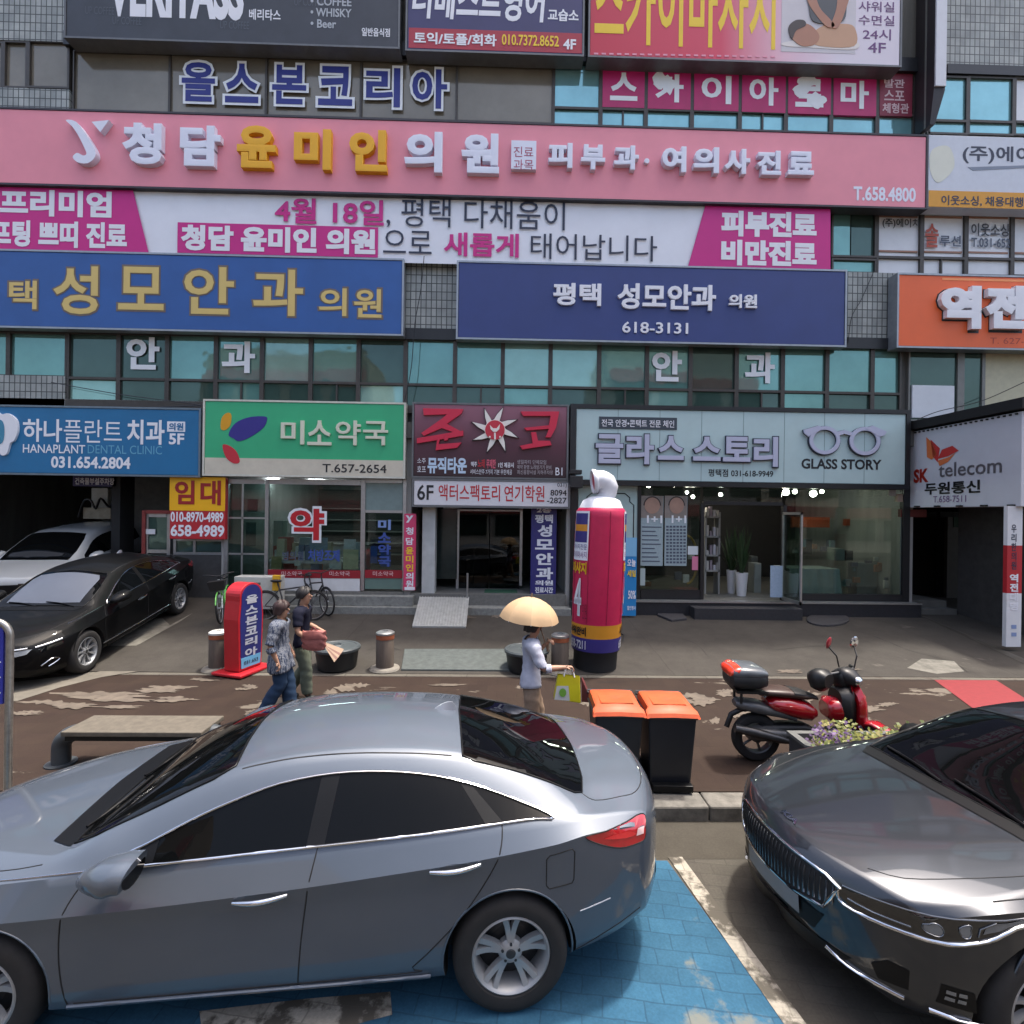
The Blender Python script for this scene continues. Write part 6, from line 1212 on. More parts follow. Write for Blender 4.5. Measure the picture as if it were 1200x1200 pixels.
for sg in (-1, 1):
    sd_ = lambda x, z, e=0, sg=sg: sv_.side(x, z, sg, e); fx = lambda y, z, e=0, sg=sg: sv_.front(sg*y, z, e)
    patch([(1.5, 1.07), (1.75, 1.25), (2.05, 1.40), (2.5, 1.49), (3.2, 1.50), (3.8, 1.46), (4.1, 1.36), (4.2, 1.2), (3.4, 1.13), (2.4, 1.085)], sd_, 'side_glass', M_CARGLASS, t, .08, 2, .003)
    hl = patch([(.42, .86), (.68, .84), (.69, .74), (.56, .70), (.44, .80)], fx, 'headlight', MATS['smoked lamp glass'], t, .04, 0, .004); patch([(.12, .85), (.46, .91), (.40, .84), (.28, .72), (.12, .72)], sd_, 'lens', MATS['smoked lamp glass'], hl, .04, 0, .004)
    line_on([(.16, .73), (.26, .76), (.40, .86)], sd_, .012, 'light_bar', MATS['chrome light bar'], hl, .006); line_on([(.93+.43*math.cos(q), .36+.43*math.sin(q)) for q in [R(196)*k/30-R(8) for k in range(31)]], sd_, .025, 'arch_trim', M_CARBLK, t, 0)
    mirror_pod(t, (1.62, sg*.93, 1.12), .25, .10, WP, sg)
patch([(-.45, .84), (-.45, .62), (-.3, .52), (.3, .52), (.45, .62), (.45, .84)], sv_.front, 'grille', M_CARBLK, t, .05, 0, .004)
patch([(-.26, .55), (.26, .55), (.26, .66), (-.26, .66)], sv_.front, 'number_plate', mat('blank grey plate', (120, 122, 122)), t, .05, 0, .012); patch([(-.6, .36), (.6, .36), (.5, .46), (-.5, .46)], sv_.front, 'lower_inlet', M_CARBLK, t, .05, 0, .003)
ws = [(1.19, -.68), (1.165, 0), (1.19, .68), (1.5, .69), (1.9, .63), (2.12, .56), (2.09, 0), (2.12, -.56), (1.9, -.63), (1.5, -.69)]; patch(ws, sv_.top, 'windscreen', M_CARGLASS, t, .07, 0, .004)
# ================================================================ THINGS ON THE WALK
def at(px, py): 
    p = gz(px, py, .15)
    for _ in range(15): p = gz(px, py, floor_z(p.y, p.x))
    return p
# bollards
M_BOL = mat('weathered bollard', (85, 75, 66), .75, noise=.35, scale=9, bump=.3, streak=True); M_BAND = mat('orange band', (138, 75, 46), .6, noise=.25, scale=12)
def bollard(p, label, plate):
    t = thing('bollard', label, 'bollard', p, group='bollards along the edging strip')
    b = MB(); b.lathe([(0, 0), (.15, 0), (.15, .50), (.145, .51)], n=28); b.build('post', M_BOL, t, smooth=40)
    b = MB(); b.lathe([(.145, .51), (.153, .51), (.153, .58), (.145, .58)], n=28); b.build('band', M_BAND, t, smooth=30)
    b = MB(); b.lathe([(.145, .58), (.155, .585), (.155, .615), (.12, .635), (.05, .64), (.05, .62), (0, .62)], n=28); b.build('cap', M_ALU if not plate else mat('pale cap', (196, 196, 190), .6, noise=.1), t, smooth=30)
    b = MB(); b.lathe([(.26, -.01), (.24, .02), (.15, .035)], n=20); b.build('foot', mat('mortar collar', (120, 115, 106), .9, noise=.2), t)
bollard(at(451, 783), 'steel capped bollard standing alone between the striped shirt woman and the parasol', 0); bollard(at(256, 783), 'bollard with a pale cap beside the red standing sign', 1); bollard(at(656, 786), 'steel capped bollard half hidden behind the woman with the parasol', 0)
# round lidded tubs
def tub(p, label, r_=.37, h=.36):
    t = thing('lidded_tub', label, 'tub', p, group='black lidded tubs')
    b = MB(); b.lathe([(0, 0), (r_*.86, 0), (r_*.93, h*.5), (r_*.97, h*.86)], n=40); b.build('tub', mat('black tub plastic', (24, 26, 27), .5, noise=.15), t, smooth=40)
    b = MB(); b.lathe([(r_*.98, h*.8), (r_*1.04, h*.84), (r_*1.05, h*.94), (r_*1.0, h), (r_*.86, h*1.01), (r_*.84, h*.99), (r_*.3, h*1.03), (r_*.27, h*1.06), (r_*.2, h*1.06), (r_*.18, h*1.0), (0, h*1.0)], n=40); b.build('lid', mat('grey tub lid', (66, 72, 74), .45, noise=.15, scale=9), t, smooth=30)
tub(at(395, 781), 'black lidded tub in the open, right of the walking couple'); tub(at(617, 784), 'black lidded tub mostly hidden behind the woman with the parasol')
# red standing sign
p = at(285, 786); t = thing('standing_sign', 'red standing sign with rounded top and vertical white letters on navy', 'sign', p, R(72))
b = MB(); arch = [(-.24, .06), (-.27, .9), (-.24, 1.2)]+[(.27*math.cos(a)*.9, 1.28+.20*math.sin(a)) for a in [math.pi-math.pi*k/14 for k in range(15)]]+[(.24, 1.2), (.27, .9), (.24, .06)]
b.prism(arch, -.15, .15); b.build('body', mat('sign red', (176, 31, 40), .4, noise=.08), t, bevel=.01)
for sg in (-1, 1):
    b = MB(); f_ = [(x*.86, .1+(z-.06)*.95) for x, z in arch]; b.prism(f_, sg*.15, sg*.156); pl = b.build('panel', mat('sign navy', (36, 42, 104), .45, noise=.06), t); b = MB(); b.prism([(-.2, .10), (.2, .10), (.21, .27), (-.21, .27)], sg*.156, sg*.159); b.build('lower_panel', mat('sign sky', (96, 160, 196), .5, noise=.05), pl)
    for i, ch in enumerate('올스본코리아'): letter(ch, (-.13, .13, 1.28-.175*i-.14, 1.28-.175*i), 0, I_W, pl, bold=.04, map3=(lambda x, y, z: (x, -.160, z)) if sg < 0 else (lambda x, y, z: (-x, .160, z)))
    letter('031.653', (-.15, .15, .15, .21), 0, I_NAVY, pl, bold=.02, map3=(lambda x, y, z: (x, -.162, z)) if sg < 0 else (lambda x, y, z: (-x, .162, z)))
b = MB(); b.box(-.36, .36, -.30, .30, 0, .05); b.build('base', MATS['sign red'], t, bevel=.015)
# inflatable column
p = at(700, 786); p.y += .25; Rr = .445; t = thing('inflatable_column', 'tall crimson inflatable advertising column with a white fan housing on top', 'inflatable', p)
def lean(z): return .085*(z/3.3)
def colm(nm, prof, m, ang=None, par=None):
    b = MB(); b.lathe(prof, n=48, **({} if ang is None else dict(a0=ang[0], a1=ang[1]))); b.v = [(x+lean(z), y, z) for x, y, z in b.v]; return b.build(nm, m, par or t, smooth=50)
M_CRIMF = mat('crimson fabric', (184, 22, 72), .5, noise=.10, scale=4, bump=.5)
rad = lambda z: Rr*(.90+.10*math.sin(math.pi*min(1, max(0, (z-.2)/3.4)))**.7)
zs = [.36+(2.86-.36)*i/22 for i in range(23)]
colm('body', [(rad(z)*(1-.012*(1 if i % 2 else 0)), z) for i, z in enumerate(zs)]+[(Rr*.86, 2.92)], M_CRIMF)
colm('base', [(0, 0), (Rr*.84, 0), (Rr*.86, .30), (Rr*.92, .34), (rad(.36), .36)], mat('black base fabric', (22, 22, 25), .7, noise=.15))
colm('shoulder', [(Rr*.86, 2.92), (Rr*.72, 3.06), (Rr*.45, 3.12), (Rr*.36, 3.13)], mat('pale fabric', (200, 204, 212), .55, noise=.06))
def on_col(a, z, e=.006): r_ = rad(z)+e; return (r_*math.sin(a)+lean(z), -r_*math.cos(a), z)
def wrap(nm, a0, a1, z0, z1, m, e=.006, n=14):
    b = MB(); k = max(2, int(abs(z1-z0)/.12)); b.grid([[on_col(a0+(a1-a0)*i/n, z0+(z1-z0)*j/k, e) for i in range(n+1)] for j in range(k+1)]); return b.build(nm, m, t, smooth=60)
I_CNAVY = ink('column navy', (52, 44, 116))
full = (-math.pi, math.pi)
wrap('stripe', *full, .36, .60, I_CNAVY, n=48); wrap('stripe', *full, .60, .84, ink('column amber', (202, 137, 36)), n=48)
for c in (-1.05, 1.38, 3.6):
    wrap('white_card', c-.42, c+.42, 1.98, 2.86, I_W); wrap('navy_patch', c-.36, c+.36, 2.62, 2.82, I_CNAVY, .010); wrap('navy_patch', c-.36, c+.36, 2.30, 2.50, I_CNAVY, .010); wrap('amber_bar', c-.36, c+.36, 2.50, 2.62, MATS['column amber'], .010)
    wl = lambda s, u0, u1, z0, z1, m, bo: letter(s, (u0*Rr, u1*Rr, z0, z1), 0, m, t, bold=bo, map3=lambda x, y, z: on_col(x/Rr, z, .014), sub=.03)
    wl('마사지전문', c-.38, c+.38, 2.17, 2.27, I_CNAVY, .0); wl('타이마사지', c-.38, c+.38, 2.02, 2.14, ink('column mauve', (120, 70, 130)), .0)
    wl('마사지', c-.40, c+.40, 1.74, 1.95, I_Y, .05); wl('4', c-.22, c+.22, .98, 1.66, I_W, .03); wl('만원', c+.28, c+.48, .95, 1.22, ink('column wine', (120, 16, 50)), 0)
    wl('샤워완비', c-.46, c+.46, .64, .80, I_BLK, .04); wl('658-7211', c-.46, c+.46, .40, .56, I_W, .03)
hx = lean(3.2); b = MB(); rows = []
for i, (x, z, r_, tilt) in enumerate(((.06, 3.10, .165, 90), (.08, 3.16, .18, 92), (.10, 3.22, .175, 98), (.10, 3.27, .195, 106), (.085, 3.33, .19, 120), (.06, 3.37, .205, 136), (.02, 3.40, .20, 152), (-.03, 3.41, .21, 166), (-.08, 3.41, .205, 176), (-.13, 3.405, .21, 180))):
    a = R(tilt); d = Vector((math.cos(a), 0, math.sin(a))); s_ = Vector((0, 1, 0)); n_ = d.cross(s_); c = Vector((hx+x, 0, z)); rows.append([c+r_*(math.cos(w_)*s_+math.sin(w_)*n_) for w_ in [2*math.pi*k/22 for k in range(23)]])
b.grid(rows); hd = b.build('fan_hood', mat('white hood fabric', (206, 208, 214), .5, noise=.08, scale=8), t, smooth=60)
Mh = Matrix.Translation((hx-.13, 0, 3.405)) @ Matrix.Rotation(R(-96), 4, 'Y')
b = MB(); b.lathe([(.19, -.05), (.225, -.03), (.235, .01), (.215, .04), (.175, .03), (.16, .0)], n=28, M=Mh); b.build('rim', MATS['white hood fabric'], hd, smooth=50)
b = MB(); b.lathe([(0, .02), (.10, .02), (.16, .005)], n=24, M=Mh); b.build('red_disc', mat('hood red disc', (186, 30, 60), .4, noise=.2, scale=20), hd, smooth=40)
for k in range(8):
    a = 2*math.pi*k/8+.2; b = MB(); b.tube([on_col(a, .86+2.0*i/12, .001) for i in range(13)], .004, 4); b.build('seam', mat('seam thread', (128, 14, 50), .6, noise=0), t)
b = MB(); b.tube([(.3, .2, .03), (.6, .5, .02), (.9, 1.6, .18), (.5, 3.2, .32)], .012, 6); b.build('power_cable', mat('cable black', (22, 22, 22), .6, noise=0), t)
for o_ in t.children_recursive: o_.data.transform(Matrix.Diagonal((1, 1, .957, 1)))
# wheeled bins
def bin_(p, label, dz=0):
    t = thing('wheeled_bin', label, 'bin', p, R(-2), group='orange lidded bins')
    M_BIN = mat('dark bin plastic', (24, 26, 32), .45, noise=.12, scale=5); M_LID = mat('orange lid plastic', (176, 74, 34), .5, noise=.2, scale=5)
    b = MB(); b.frustum(0, .26, .05, .87, .20, .19, .235, .245); b.box(-.25, .25, .005, .515, .85, .885); b.build('tub', M_BIN, t, bevel=.018)
    b = MB(); b.box(-.20, .20, -.02, .06, .02, .10); b.tube([(-.26, .46, .09), (.26, .46, .09)], .012); b.build('foot', M_CARBLK, t, bevel=.01)
    for sg in (-1, 1): b = MB(); b.lathe([(0, -.03), (.06, -.03), (.095, -.025), (.095, .025), (.06, .03), (0, .03)], (0, 0, 0), 20, M=Matrix.Translation((sg*.235, .47, .097)) @ Matrix.Rotation(R(90), 4, 'Z'), axis='Y'); b.build('wheel', M_CARBLK, t, smooth=40)
    b = MB(); rows = []
    for i, (q, h) in enumerate(((0, .885), (.02, .925), (.08, .945), (.12, .972), (.4, .985), (.52, .985), (.55, .95))):
        y = -.015+q; w_ = .255 if i < 3 else .225; rows.append([(-w_-.008, y, .885), (-w_, y, h-.012), (-w_*.9, y, h), (0, y, h+.008), (w_*.9, y, h), (w_, y, h-.012), (w_+.008, y, .885)])
    b.grid(rows); lid = b.build('lid', M_LID, t, smooth=35)
    b = MB(); b.grid([[(x, -.015+y, .972+.012*math.sin(math.pi*k/1)+z) for k, (x, z) in enumerate(((-.17, 0), (-.16, .014), (.16, .014), (.17, 0)))] for y in (.14, .16, .40, .42)]); b.build('lid_panel', M_LID, lid, bevel=.004)
    b = MB(); b.tube([(-.24, .53, .93), (-.24, .58, .95), (.24, .58, .95), (.24, .53, .93)], .014); b.build('handle', M_BIN, t)
    for o_ in t.children_recursive: o_.data.transform(Matrix.Diagonal((1, 1, .84, 1)))
bin_(at(725, 928), 'orange lidded bin nearer the silver saloon, left of the pair'); bin_(at(788, 930), 'orange lidded bin with open ground on its right, right of the pair')
# bench of bent pipe
pa, pb = at(52, 906), at(262, 906); pb.y = pa.y; L_ = pb.x-pa.x-.05
t = thing('bench', 'low bench with grey bent pipe legs and a pale stone plank', 'bench', pa); M_PIPE = mat('grey pipe', (66, 71, 75), .5, metal=.2, noise=.12)
h_ = .40
for x, sg in ((0, 1), (L_, -1)):
    b = MB(); P = [(x, .2, 0), (x, .2, h_-.22)]+[(x+sg*.22*(1-math.cos(a)), .2, h_-.22+.16*math.sin(a)) for a in [math.pi/2*k/8 for k in range(1, 9)]]+[(x+sg*.36, .2, h_-.06)]
    b.tube(P, .085, 16); lg = b.build('leg', M_PIPE, t, smooth=50)
    b = MB(); b.lathe([(0, 0), (.14, 0), (.14, .015), (0, .015)], (x, .2, 0), 20); b.build('foot_plate', M_PIPE, lg)
b = MB(); b.box(.17, L_-.17, -.02, .42, h_-.02, h_+.03); b.build('seat', mat('pale stone plank', (88, 82, 72), .8, noise=.22, scale=12, bump=.3), t, bevel=.008)
b = MB(); b.box(.2, L_-.2, 0, .40, h_-.07, h_-.021); b.build('seat_frame', M_CARBLK, t)
# street sign at the left edge
p = at(9, 942); t = thing('street_sign', 'blue plate sign in a bent steel tube frame beside the silver saloon', 'sign', p, R(6))
b = MB(); hgt = 1.68; w0 = .62; P = [(0, 0, 0), (0, 0, hgt-.14)]+[(-.14+.14*math.cos(a), 0, hgt-.14+.14*math.sin(a)) for a in [math.pi/2*k/6 for k in range(1, 7)]]+[(-w0+.14-.14*math.sin(a), 0, hgt-.14+.14*math.cos(a)) for a in [math.pi/2*k/6 for k in range(0, 7)]]+[(-w0, 0, 0)]
b.tube(P, .03, 12); b.build('frame', mat('stainless tube', (150, 148, 144), .3, metal=.8, noise=.2, scale=20), t, smooth=50)
b = MB(); b.box(-w0+.045, -.045, -.012, .012, .92, hgt-.06); pl = b.build('plate', mat('blue plate', (44, 52, 150), .4, noise=.05), t, bevel=.004)
for z in (1.16, 1.30, 1.02): b = MB(); b.box(-w0+.08, -.06, -.0145, -.013, z, z+.012); b.build('line', I_W, pl)
letter('버스', (-w0+.1, -.12, 1.42, 1.56), -.013, I_W, pl, bold=.03)
# planter with flowers
pA = gz(925, 857, .66); pB = gz(963, 884, .66); x0 = pA.x; yb = pA.y; yf = pB.y
t = world_children(thing('planter', 'grey metal planter box full of purple and yellow green plants', 'planter', (x0+.9, (yf+yb)/2, .145))); M_PLB = mat('slate planter', (56, 59, 62), .5, metal=.2, noise=.12, scale=5)
x1 = x0+1.95; zt_ = .66; ch = .22
ring_ = lambda d, z: [(x0+d, yb-d, z), (x0+d, yf+ch*.9, z), (x0+ch+d*.4, yf+d, z), (x1-d, yf+d, z), (x1-d, yb-d, z)]
b = MB(); b.grid([ring_(d, z)+ring_(d, z)[:1] for d, z in ((.03, .15), (0, .2), (0, zt_-.03))]); b.build('box', M_PLB, t)
b = MB(); b.grid([ring_(d, z)+ring_(d, z)[:1] for d, z in ((0, zt_-.03), (-.02, zt_-.03), (-.02, zt_), (.05, zt_), (.05, zt_-.08))]); b.build('rim', mat('planter rim', (96, 98, 96), .5, metal=.2, noise=.15), t)
for k in range(7): b = MB(); b.box(x0+ch+.15+k*.2, x0+ch+.165+k*.2, yf-.006, yf, .2, zt_-.05); b.build('rib', M_PLB, t)
b = MB(); b.face([(x, y, zt_-.07) for x, y, z in ring_(.05, 0)]); b.build('soil', mat('soil', (56, 44, 34), .95, noise=.3, scale=30), t)
M_LEAFS = [mat('leaf %d' % i, c, .55, noise=.3, scale=14) for i, c in enumerate(((83, 94, 43), (110, 112, 54), (61, 74, 40), (76, 56, 86), (95, 70, 112), (135, 126, 72)))]
rr = random.Random(4)
for i in range(100):
    x = rr.uniform(x0+.10, x1-.05); y = rr.uniform(yf+.07, yb-.06); u = (x-x0)/(x1-x0); purple = rr.random() < (.5 if u < .4 else .15)
    b = MB(); hh = rr.uniform(.11, .24)
    for k in range(26):
        a = rr.uniform(0, 6.28); h = rr.uniform(.1, 1)*hh; sp = rr.uniform(.01, .07); c = Vector((x+sp*math.cos(a), y+sp*math.sin(a), zt_-.08+h)); l = rr.uniform(.025, .055); d = Vector((math.cos(a), math.sin(a), rr.uniform(-.2, .9))).normalized(); w = d.orthogonal().normalized()*l*.35; b.cur = 0 if k % 3 else 1
        b.add([c-w*.3, c+d*l*.5-w, c+d*l, c+d*l*.5+w], [(0, 1, 2, 3)])
    o = b.build('bedding_plant', [M_LEAFS[(3 if purple else 0)+i % 2], M_LEAFS[4 if purple else (1 if i % 3 else 5)]], recalc=False)
    tag(o, 'purple flowering bedding plant growing in the planter' if purple else 'yellow green bedding plant growing in the planter', 'plant', 'purple plants in the planter' if purple else 'green plants in the planter')
# ---------------------------------------------------------------- scooter
p = at(888, 893); p.y += .06; t = thing('scooter', 'red delivery scooter with a black top box parked behind the planter', 'scooter', p, R(-4))
S_RED = mat('scooter red', (144, 12, 24), .18, noise=.05, coat=1.); S_BLK = mat('scooter black', (16, 16, 18), .45, noise=.15); S_GRY = mat('scooter grey', (85, 85, 86), .4, metal=.4, noise=.2); S_SEAT = mat('seat vinyl', (49, 30, 24), .45, noise=.15); S_BOX = mat('top box', (34, 36, 39), .4, noise=.08)
def swheel(x):
    b = MB(); b.lathe([(.17, -.045), (.20, -.06), (.245, -.055), (.262, -.02), (.262, .02), (.245, .055), (.20, .06), (.17, .045)], (x, 0, .262), 40, axis='Y'); o = b.build('wheel', M_TYRE, t, smooth=40)
    b = MB(); b.lathe([(.172, -.05), (.16, -.04), (.155, 0), (.16, .04), (.172, .05)], (x, 0, .262), 40, axis='Y'); b.lathe([(0, -.06), (.05, -.06), (.06, -.02), (.06, .02), (.05, .06), (0, .06)], (x, 0, .262), 20, axis='Y')
    for k in range(5): a = 2*math.pi*k/5; b.tube([(x+.04*math.cos(a), 0, .262+.04*math.sin(a)), (x+.165*math.cos(a), 0, .262+.165*math.sin(a))], .014, 6)
    b.build('rim', S_GRY, o, smooth=40)
swheel(0); swheel(1.26)
def hull(nm, secs, m, par=None, smooth=55, n=16):
    """rounded shell through sections (x, zc, half height, half width)"""
    b = MB(); rows = []
    for x, zc, hh, hw in secs: rows.append([(x, hw*math.copysign(abs(math.cos(a))**.7, math.cos(a)), zc+hh*math.copysign(abs(math.sin(a))**.7, math.sin(a))) for a in [2*math.pi*k/n for k in range(n+1)]])
    b.grid(rows); b.face(rows[0][:-1]); b.face(rows[-1][:-1]); return b.build(nm, m, par or t, smooth=smooth)
hull('side_panel', [(.10, .66, .03, .10), (.16, .655, .075, .155), (.30, .635, .105, .165), (.45, .60, .115, .155), (.56, .575, .10, .14), (.62, .57, .05, .11)], S_RED)
hull('tail_trim', [(-.24, .63, .03, .07), (-.2, .63, .055, .10), (.0, .60, .07, .12), (.22, .555, .05, .13), (.4, .50, .03, .12)], S_GRY)
hull('seat', [(.02, .765, .03, .10), (.1, .78, .04, .13), (.3, .775, .045, .14), (.5, .75, .04, .125), (.60, .735, .02, .09)], S_SEAT); hull('seat_front', [(.36, .785, .028, .135), (.5, .765, .03, .12), (.64, .725, .02, .08)], S_BLK)
hull('engine', [(-.08, .30, .05, .06), (.05, .33, .09, .10), (.3, .34, .10, .10), (.5, .36, .08, .09), (.6, .36, .04, .07)], S_BLK)
hull('engine_cover', [(-.10, .31, .06, .135), (.02, .32, .085, .15), (.2, .325, .075, .15), (.34, .33, .04, .13)], S_GRY)
b = MB(); b.tube([(-.28, -.14, .40), (-.1, -.15, .37), (.2, -.15, .30), (.34, -.13, .26)], [.045, .05, .045, .02], 12); b.build('silencer', mat('dark steel', (70, 70, 72), .35, metal=.7, noise=.2), t, smooth=50)
b = MB(); b.tube([(-.32, 0, .36), (-.27, 0, .50), (-.16, 0, .56), (.06, 0, .58)], .03, 8); b.build('rear_fender', S_BLK, t, smooth=50); hull('floorboard', [(.5, .33, .04, .14), (.7, .31, .035, .17), (.95, .32, .04, .16), (1.05, .38, .06, .12)], S_BLK)
hull('leg_shield', [(.86, .66, .16, .14), (.92, .62, .24, .19), (.98, .60, .28, .18), (1.03, .58, .26, .12)], S_BLK)
b = MB(); rows = []
for i in range(11):
    q = i/10; z = .34+.56*q; rows.append([(1.04+.10*(1-q)**1.5-.06*q+.05*math.cos(w_*1.2)-.03, (.25 if .25 < q < .8 else .22)*(1-.35*q)*math.sin(w_), z) for w_ in [-1.3+2.6*k/8 for k in range(9)]])
b.grid(rows); b.build('front_apron', S_RED, t, smooth=60); hull('knee_box', [(.74, .60, .08, .10), (.78, .60, .12, .15), (.90, .60, .13, .15)], S_RED)
hull('front_fairing', [(1.00, .64, .20, .215), (1.05, .62, .29, .225), (1.10, .58, .27, .19), (1.15, .52, .18, .12), (1.17, .50, .08, .06)], S_RED)
hull('front_fender', [(1.08, .42, .03, .04), (1.15, .50, .03, .075), (1.28, .535, .028, .08), (1.42, .49, .025, .07), (1.50, .42, .02, .04)], S_RED)
b = MB(); b.tube([(1.0, 0, .92), (1.08, 0, .70), (1.20, 0, .40)], .03, 10)
for sg in (-1, 1): b.tube([(1.17, sg*.075, .50), (1.26, sg*.075, .262)], .02, 8)
b.build('fork', S_GRY, t, smooth=50)
hull('head_cowl', [(.90, .98, .05, .07), (.97, .97, .09, .11), (1.05, .95, .09, .10), (1.11, .93, .05, .06)], S_BLK); hull('headlamp', [(1.09, .94, .05, .06), (1.125, .935, .045, .055), (1.14, .93, .02, .03)], M_CHROME)
b = MB(); b.tube([(.84, -.36, .98), (.90, -.28, .985), (.95, -.1, 1.0), (.95, .1, 1.0), (.90, .28, .985), (.84, .36, .98)], .014, 8); hb = b.build('handlebar', S_GRY, t, smooth=50)
for sg in (-1, 1):
    b = MB(); b.tube([(.80, sg*.40, .975), (.88, sg*.30, .985)], .02, 10); b.build('grip', S_BLK, hb); hull('hand_muff', [(.84, .93, .05, .06), (.90, .92, .11, .11), (.99, .92, .12, .12), (1.05, .93, .07, .08)], S_BLK, hb); o = hb.children[-1]; o.location = (-.06, sg*.33, .02)
    b = MB(); st = Vector((.92, sg*.26, 1.0)); tip = Vector((.86, sg*.36, 1.22)); b.tube([st, st.lerp(tip, .5)+Vector((.03, 0, .02)), tip], .008, 6); ms = b.build('mirror_stalk', S_BLK, hb)
    b = MB(); b.lathe([(0, .014), (.045, .012), (.058, 0), (.045, -.012), (0, -.012)], n=24, M=Matrix.Translation(tip+Vector((0, 0, .05))) @ Matrix.Rotation(R(-14*sg), 4, 'Z') @ Matrix.Rotation(R(-78), 4, 'Y') @ Matrix.Diagonal((1.25, 1, 1, 1))); b.build('mirror', M_CHROME if sg > 0 else mat('mirror red', (150, 44, 54), .3, noise=.1), ms, smooth=40)
for o_ in [c for c in t.children if c.name.split('.')[0] in ('handlebar', 'head_cowl', 'headlamp', 'fork', 'front_fender')]+[c for c in t.children if c.name.split('.')[0] == 'wheel'][1:2]:
    st_ = Matrix.Translation((1.0, 0, 0)) @ Matrix.Rotation(R(-60), 4, 'Z') @ Matrix.Translation((-1.0, 0, 0)); o_.matrix_basis = st_ @ o_.matrix_basis
hull('top_box', [(-.33, .92, .04, .12), (-.31, .93, .10, .18), (-.2, .935, .115, .21), (-.02, .935, .115, .20), (.06, .93, .09, .17), (.08, .93, .03, .10)], S_BOX, n=20); hull('box_lid', [(-.335, .985, .03, .13), (-.31, 1.0, .06, .19), (-.2, 1.01, .075, .215), (-.02, 1.005, .07, .205), (.06, .995, .04, .17)], mat('box lid grey', (75, 80, 85), .35, noise=.06, coat=.5), n=20)
o = hull('box_reflector', [(-.345, .99, .02, .11), (-.335, 1.0, .045, .17), (-.26, 1.03, .052, .20), (-.19, 1.04, .03, .16)], mat('orange red lens', (214, 60, 34), .25, noise=.1, coat=1.), n=20)
b = MB(); b.box(-.25, .10, -.12, .12, .77, .80); b.tube([(-.2, .1, .66), (-.2, .1, .79)], .015); b.tube([(-.2, -.1, .66), (-.2, -.1, .79)], .015); b.build('carrier', S_BLK, t)
# ---------------------------------------------------------------- bicycles
def bicycle(p, rz, label, frame, fork, tilt=0., fat=.018, basket=False, turn=0.):
    t = thing('bicycle', label, 'bicycle', p, rz, group='bicycles by the pharmacy'); t.rotation_euler = (tilt, 0, rz); Rw = .31
    F = mat('bike '+label[:12], frame, .35, noise=.08, coat=.5); K = mat('bike black', (26, 26, 28), .5, noise=.1); G = mat('bike steel', (150, 150, 150), .35, metal=.7, noise=.05)
    def bw(x, nm='wheel', par=t):
        b = MB(); b.tube([(x+Rw*math.cos(a), 0, Rw+Rw*math.sin(a)) for a in [2*math.pi*k/40 for k in range(40)]], .02, 8, True); o = b.build(nm, M_TYRE, par, smooth=60)
        b = MB(); b.tube([(x+(Rw-.025)*math.cos(a), 0, Rw+(Rw-.025)*math.sin(a)) for a in [2*math.pi*k/40 for k in range(40)]], .008, 6, True)
        for k in range(14): a = 2*math.pi*k/14; b.tube([(x, .02*(-1)**k, Rw), (x+(Rw-.03)*math.cos(a), 0, Rw+(Rw-.03)*math.sin(a))], .0016, 3)
        b.tube([(x, -.04, Rw), (x, .04, Rw)], .022, 8); b.build('rim', G, o); return o
    bw(0); fw_ = bw(1.02)
    b = MB(); b.tube([(0, 0, Rw), (.42, 0, .28)], fat*.7); b.tube([(.42, 0, .28), (.26, 0, .80)], fat); b.tube([(.30, 0, .66), (.86, 0, .74)], fat) if not basket else b.tube([(.40, 0, .32), (.62, 0, .36), (.84, 0, .66)], fat*1.4)
    b.tube([(.42, 0, .28), (.86, 0, .68)], fat*1.1); b.tube([(0, 0, Rw), (.30, 0, .68)], fat*.6); b.build('frame', F, t, smooth=60)
    b = MB(); b.tube([(.82, 0, .88), (.87, 0, .68), (.93, 0, .52)], fat)
    for s in (-1, 1): b.tube([(.92, s*.05, .55), (1.02, s*.05, Rw)], fat*.6)
    b.build('fork', mat('fork '+label[:12], fork, .4, noise=.08), t, smooth=60)
    b = MB(); b.tube([(.76, -.29, 1.0), (.84, -.2, 1.0), (.83, 0, .95), (.84, .2, 1.0), (.76, .29, 1.0)], .013); b.tube([(.82, 0, .86), (.83, 0, .96)], .014); b.build('handlebar', K, t, smooth=60)
    b = MB(); b.ellipsoid((.22, 0, .86), (.13, .07, .035), 14, 8); b.tube([(.26, 0, .76), (.25, 0, .86)], .014); b.build('saddle', K, t, smooth=60)
    b = MB(); b.lathe([(.085, -.01), (.095, 0), (.085, .01)], (.42, -.05, .28), 20, axis='Y'); b.tube([(.42, -.08, .28), (.52, -.09, .16)], .01); b.tube([(.42, .08, .28), (.32, .09, .40)], .01); b.tube([(.48, -.1, .155), (.56, -.1, .155)], .016); b.build('crank', G, t)
    for x in (0, 1.02): b = MB(); b.tube([(x+(Rw+.03)*math.cos(a), 0, Rw+(Rw+.03)*math.sin(a)) for a in [R(20+ (0 if x else 10))+R(130)*k/10 for k in range(11)]], .012, 6); b.build('mudguard', F if basket else K, t, smooth=60)
    b = MB(); b.tube([(.10, .06, Rw), (.16, .16, .0)], .009); b.build('stand', K, t)
    if basket: b = MB(); b.frustum(1.0, 0, .68, .88, .09, .12, .13, .16); b.build('basket', K, t)
    return t
def slopez(x, y): return floor_z(y, x)
def bike_at(px, py, rz, *a, **k):
    q = at(px, py); p = Vector((q.x-1.02*math.cos(rz), q.y-1.02*math.sin(rz), 0)); p.z = (slopez(p.x, p.y)+q.z)/2-.01; return bicycle(p, rz, *a, **k)
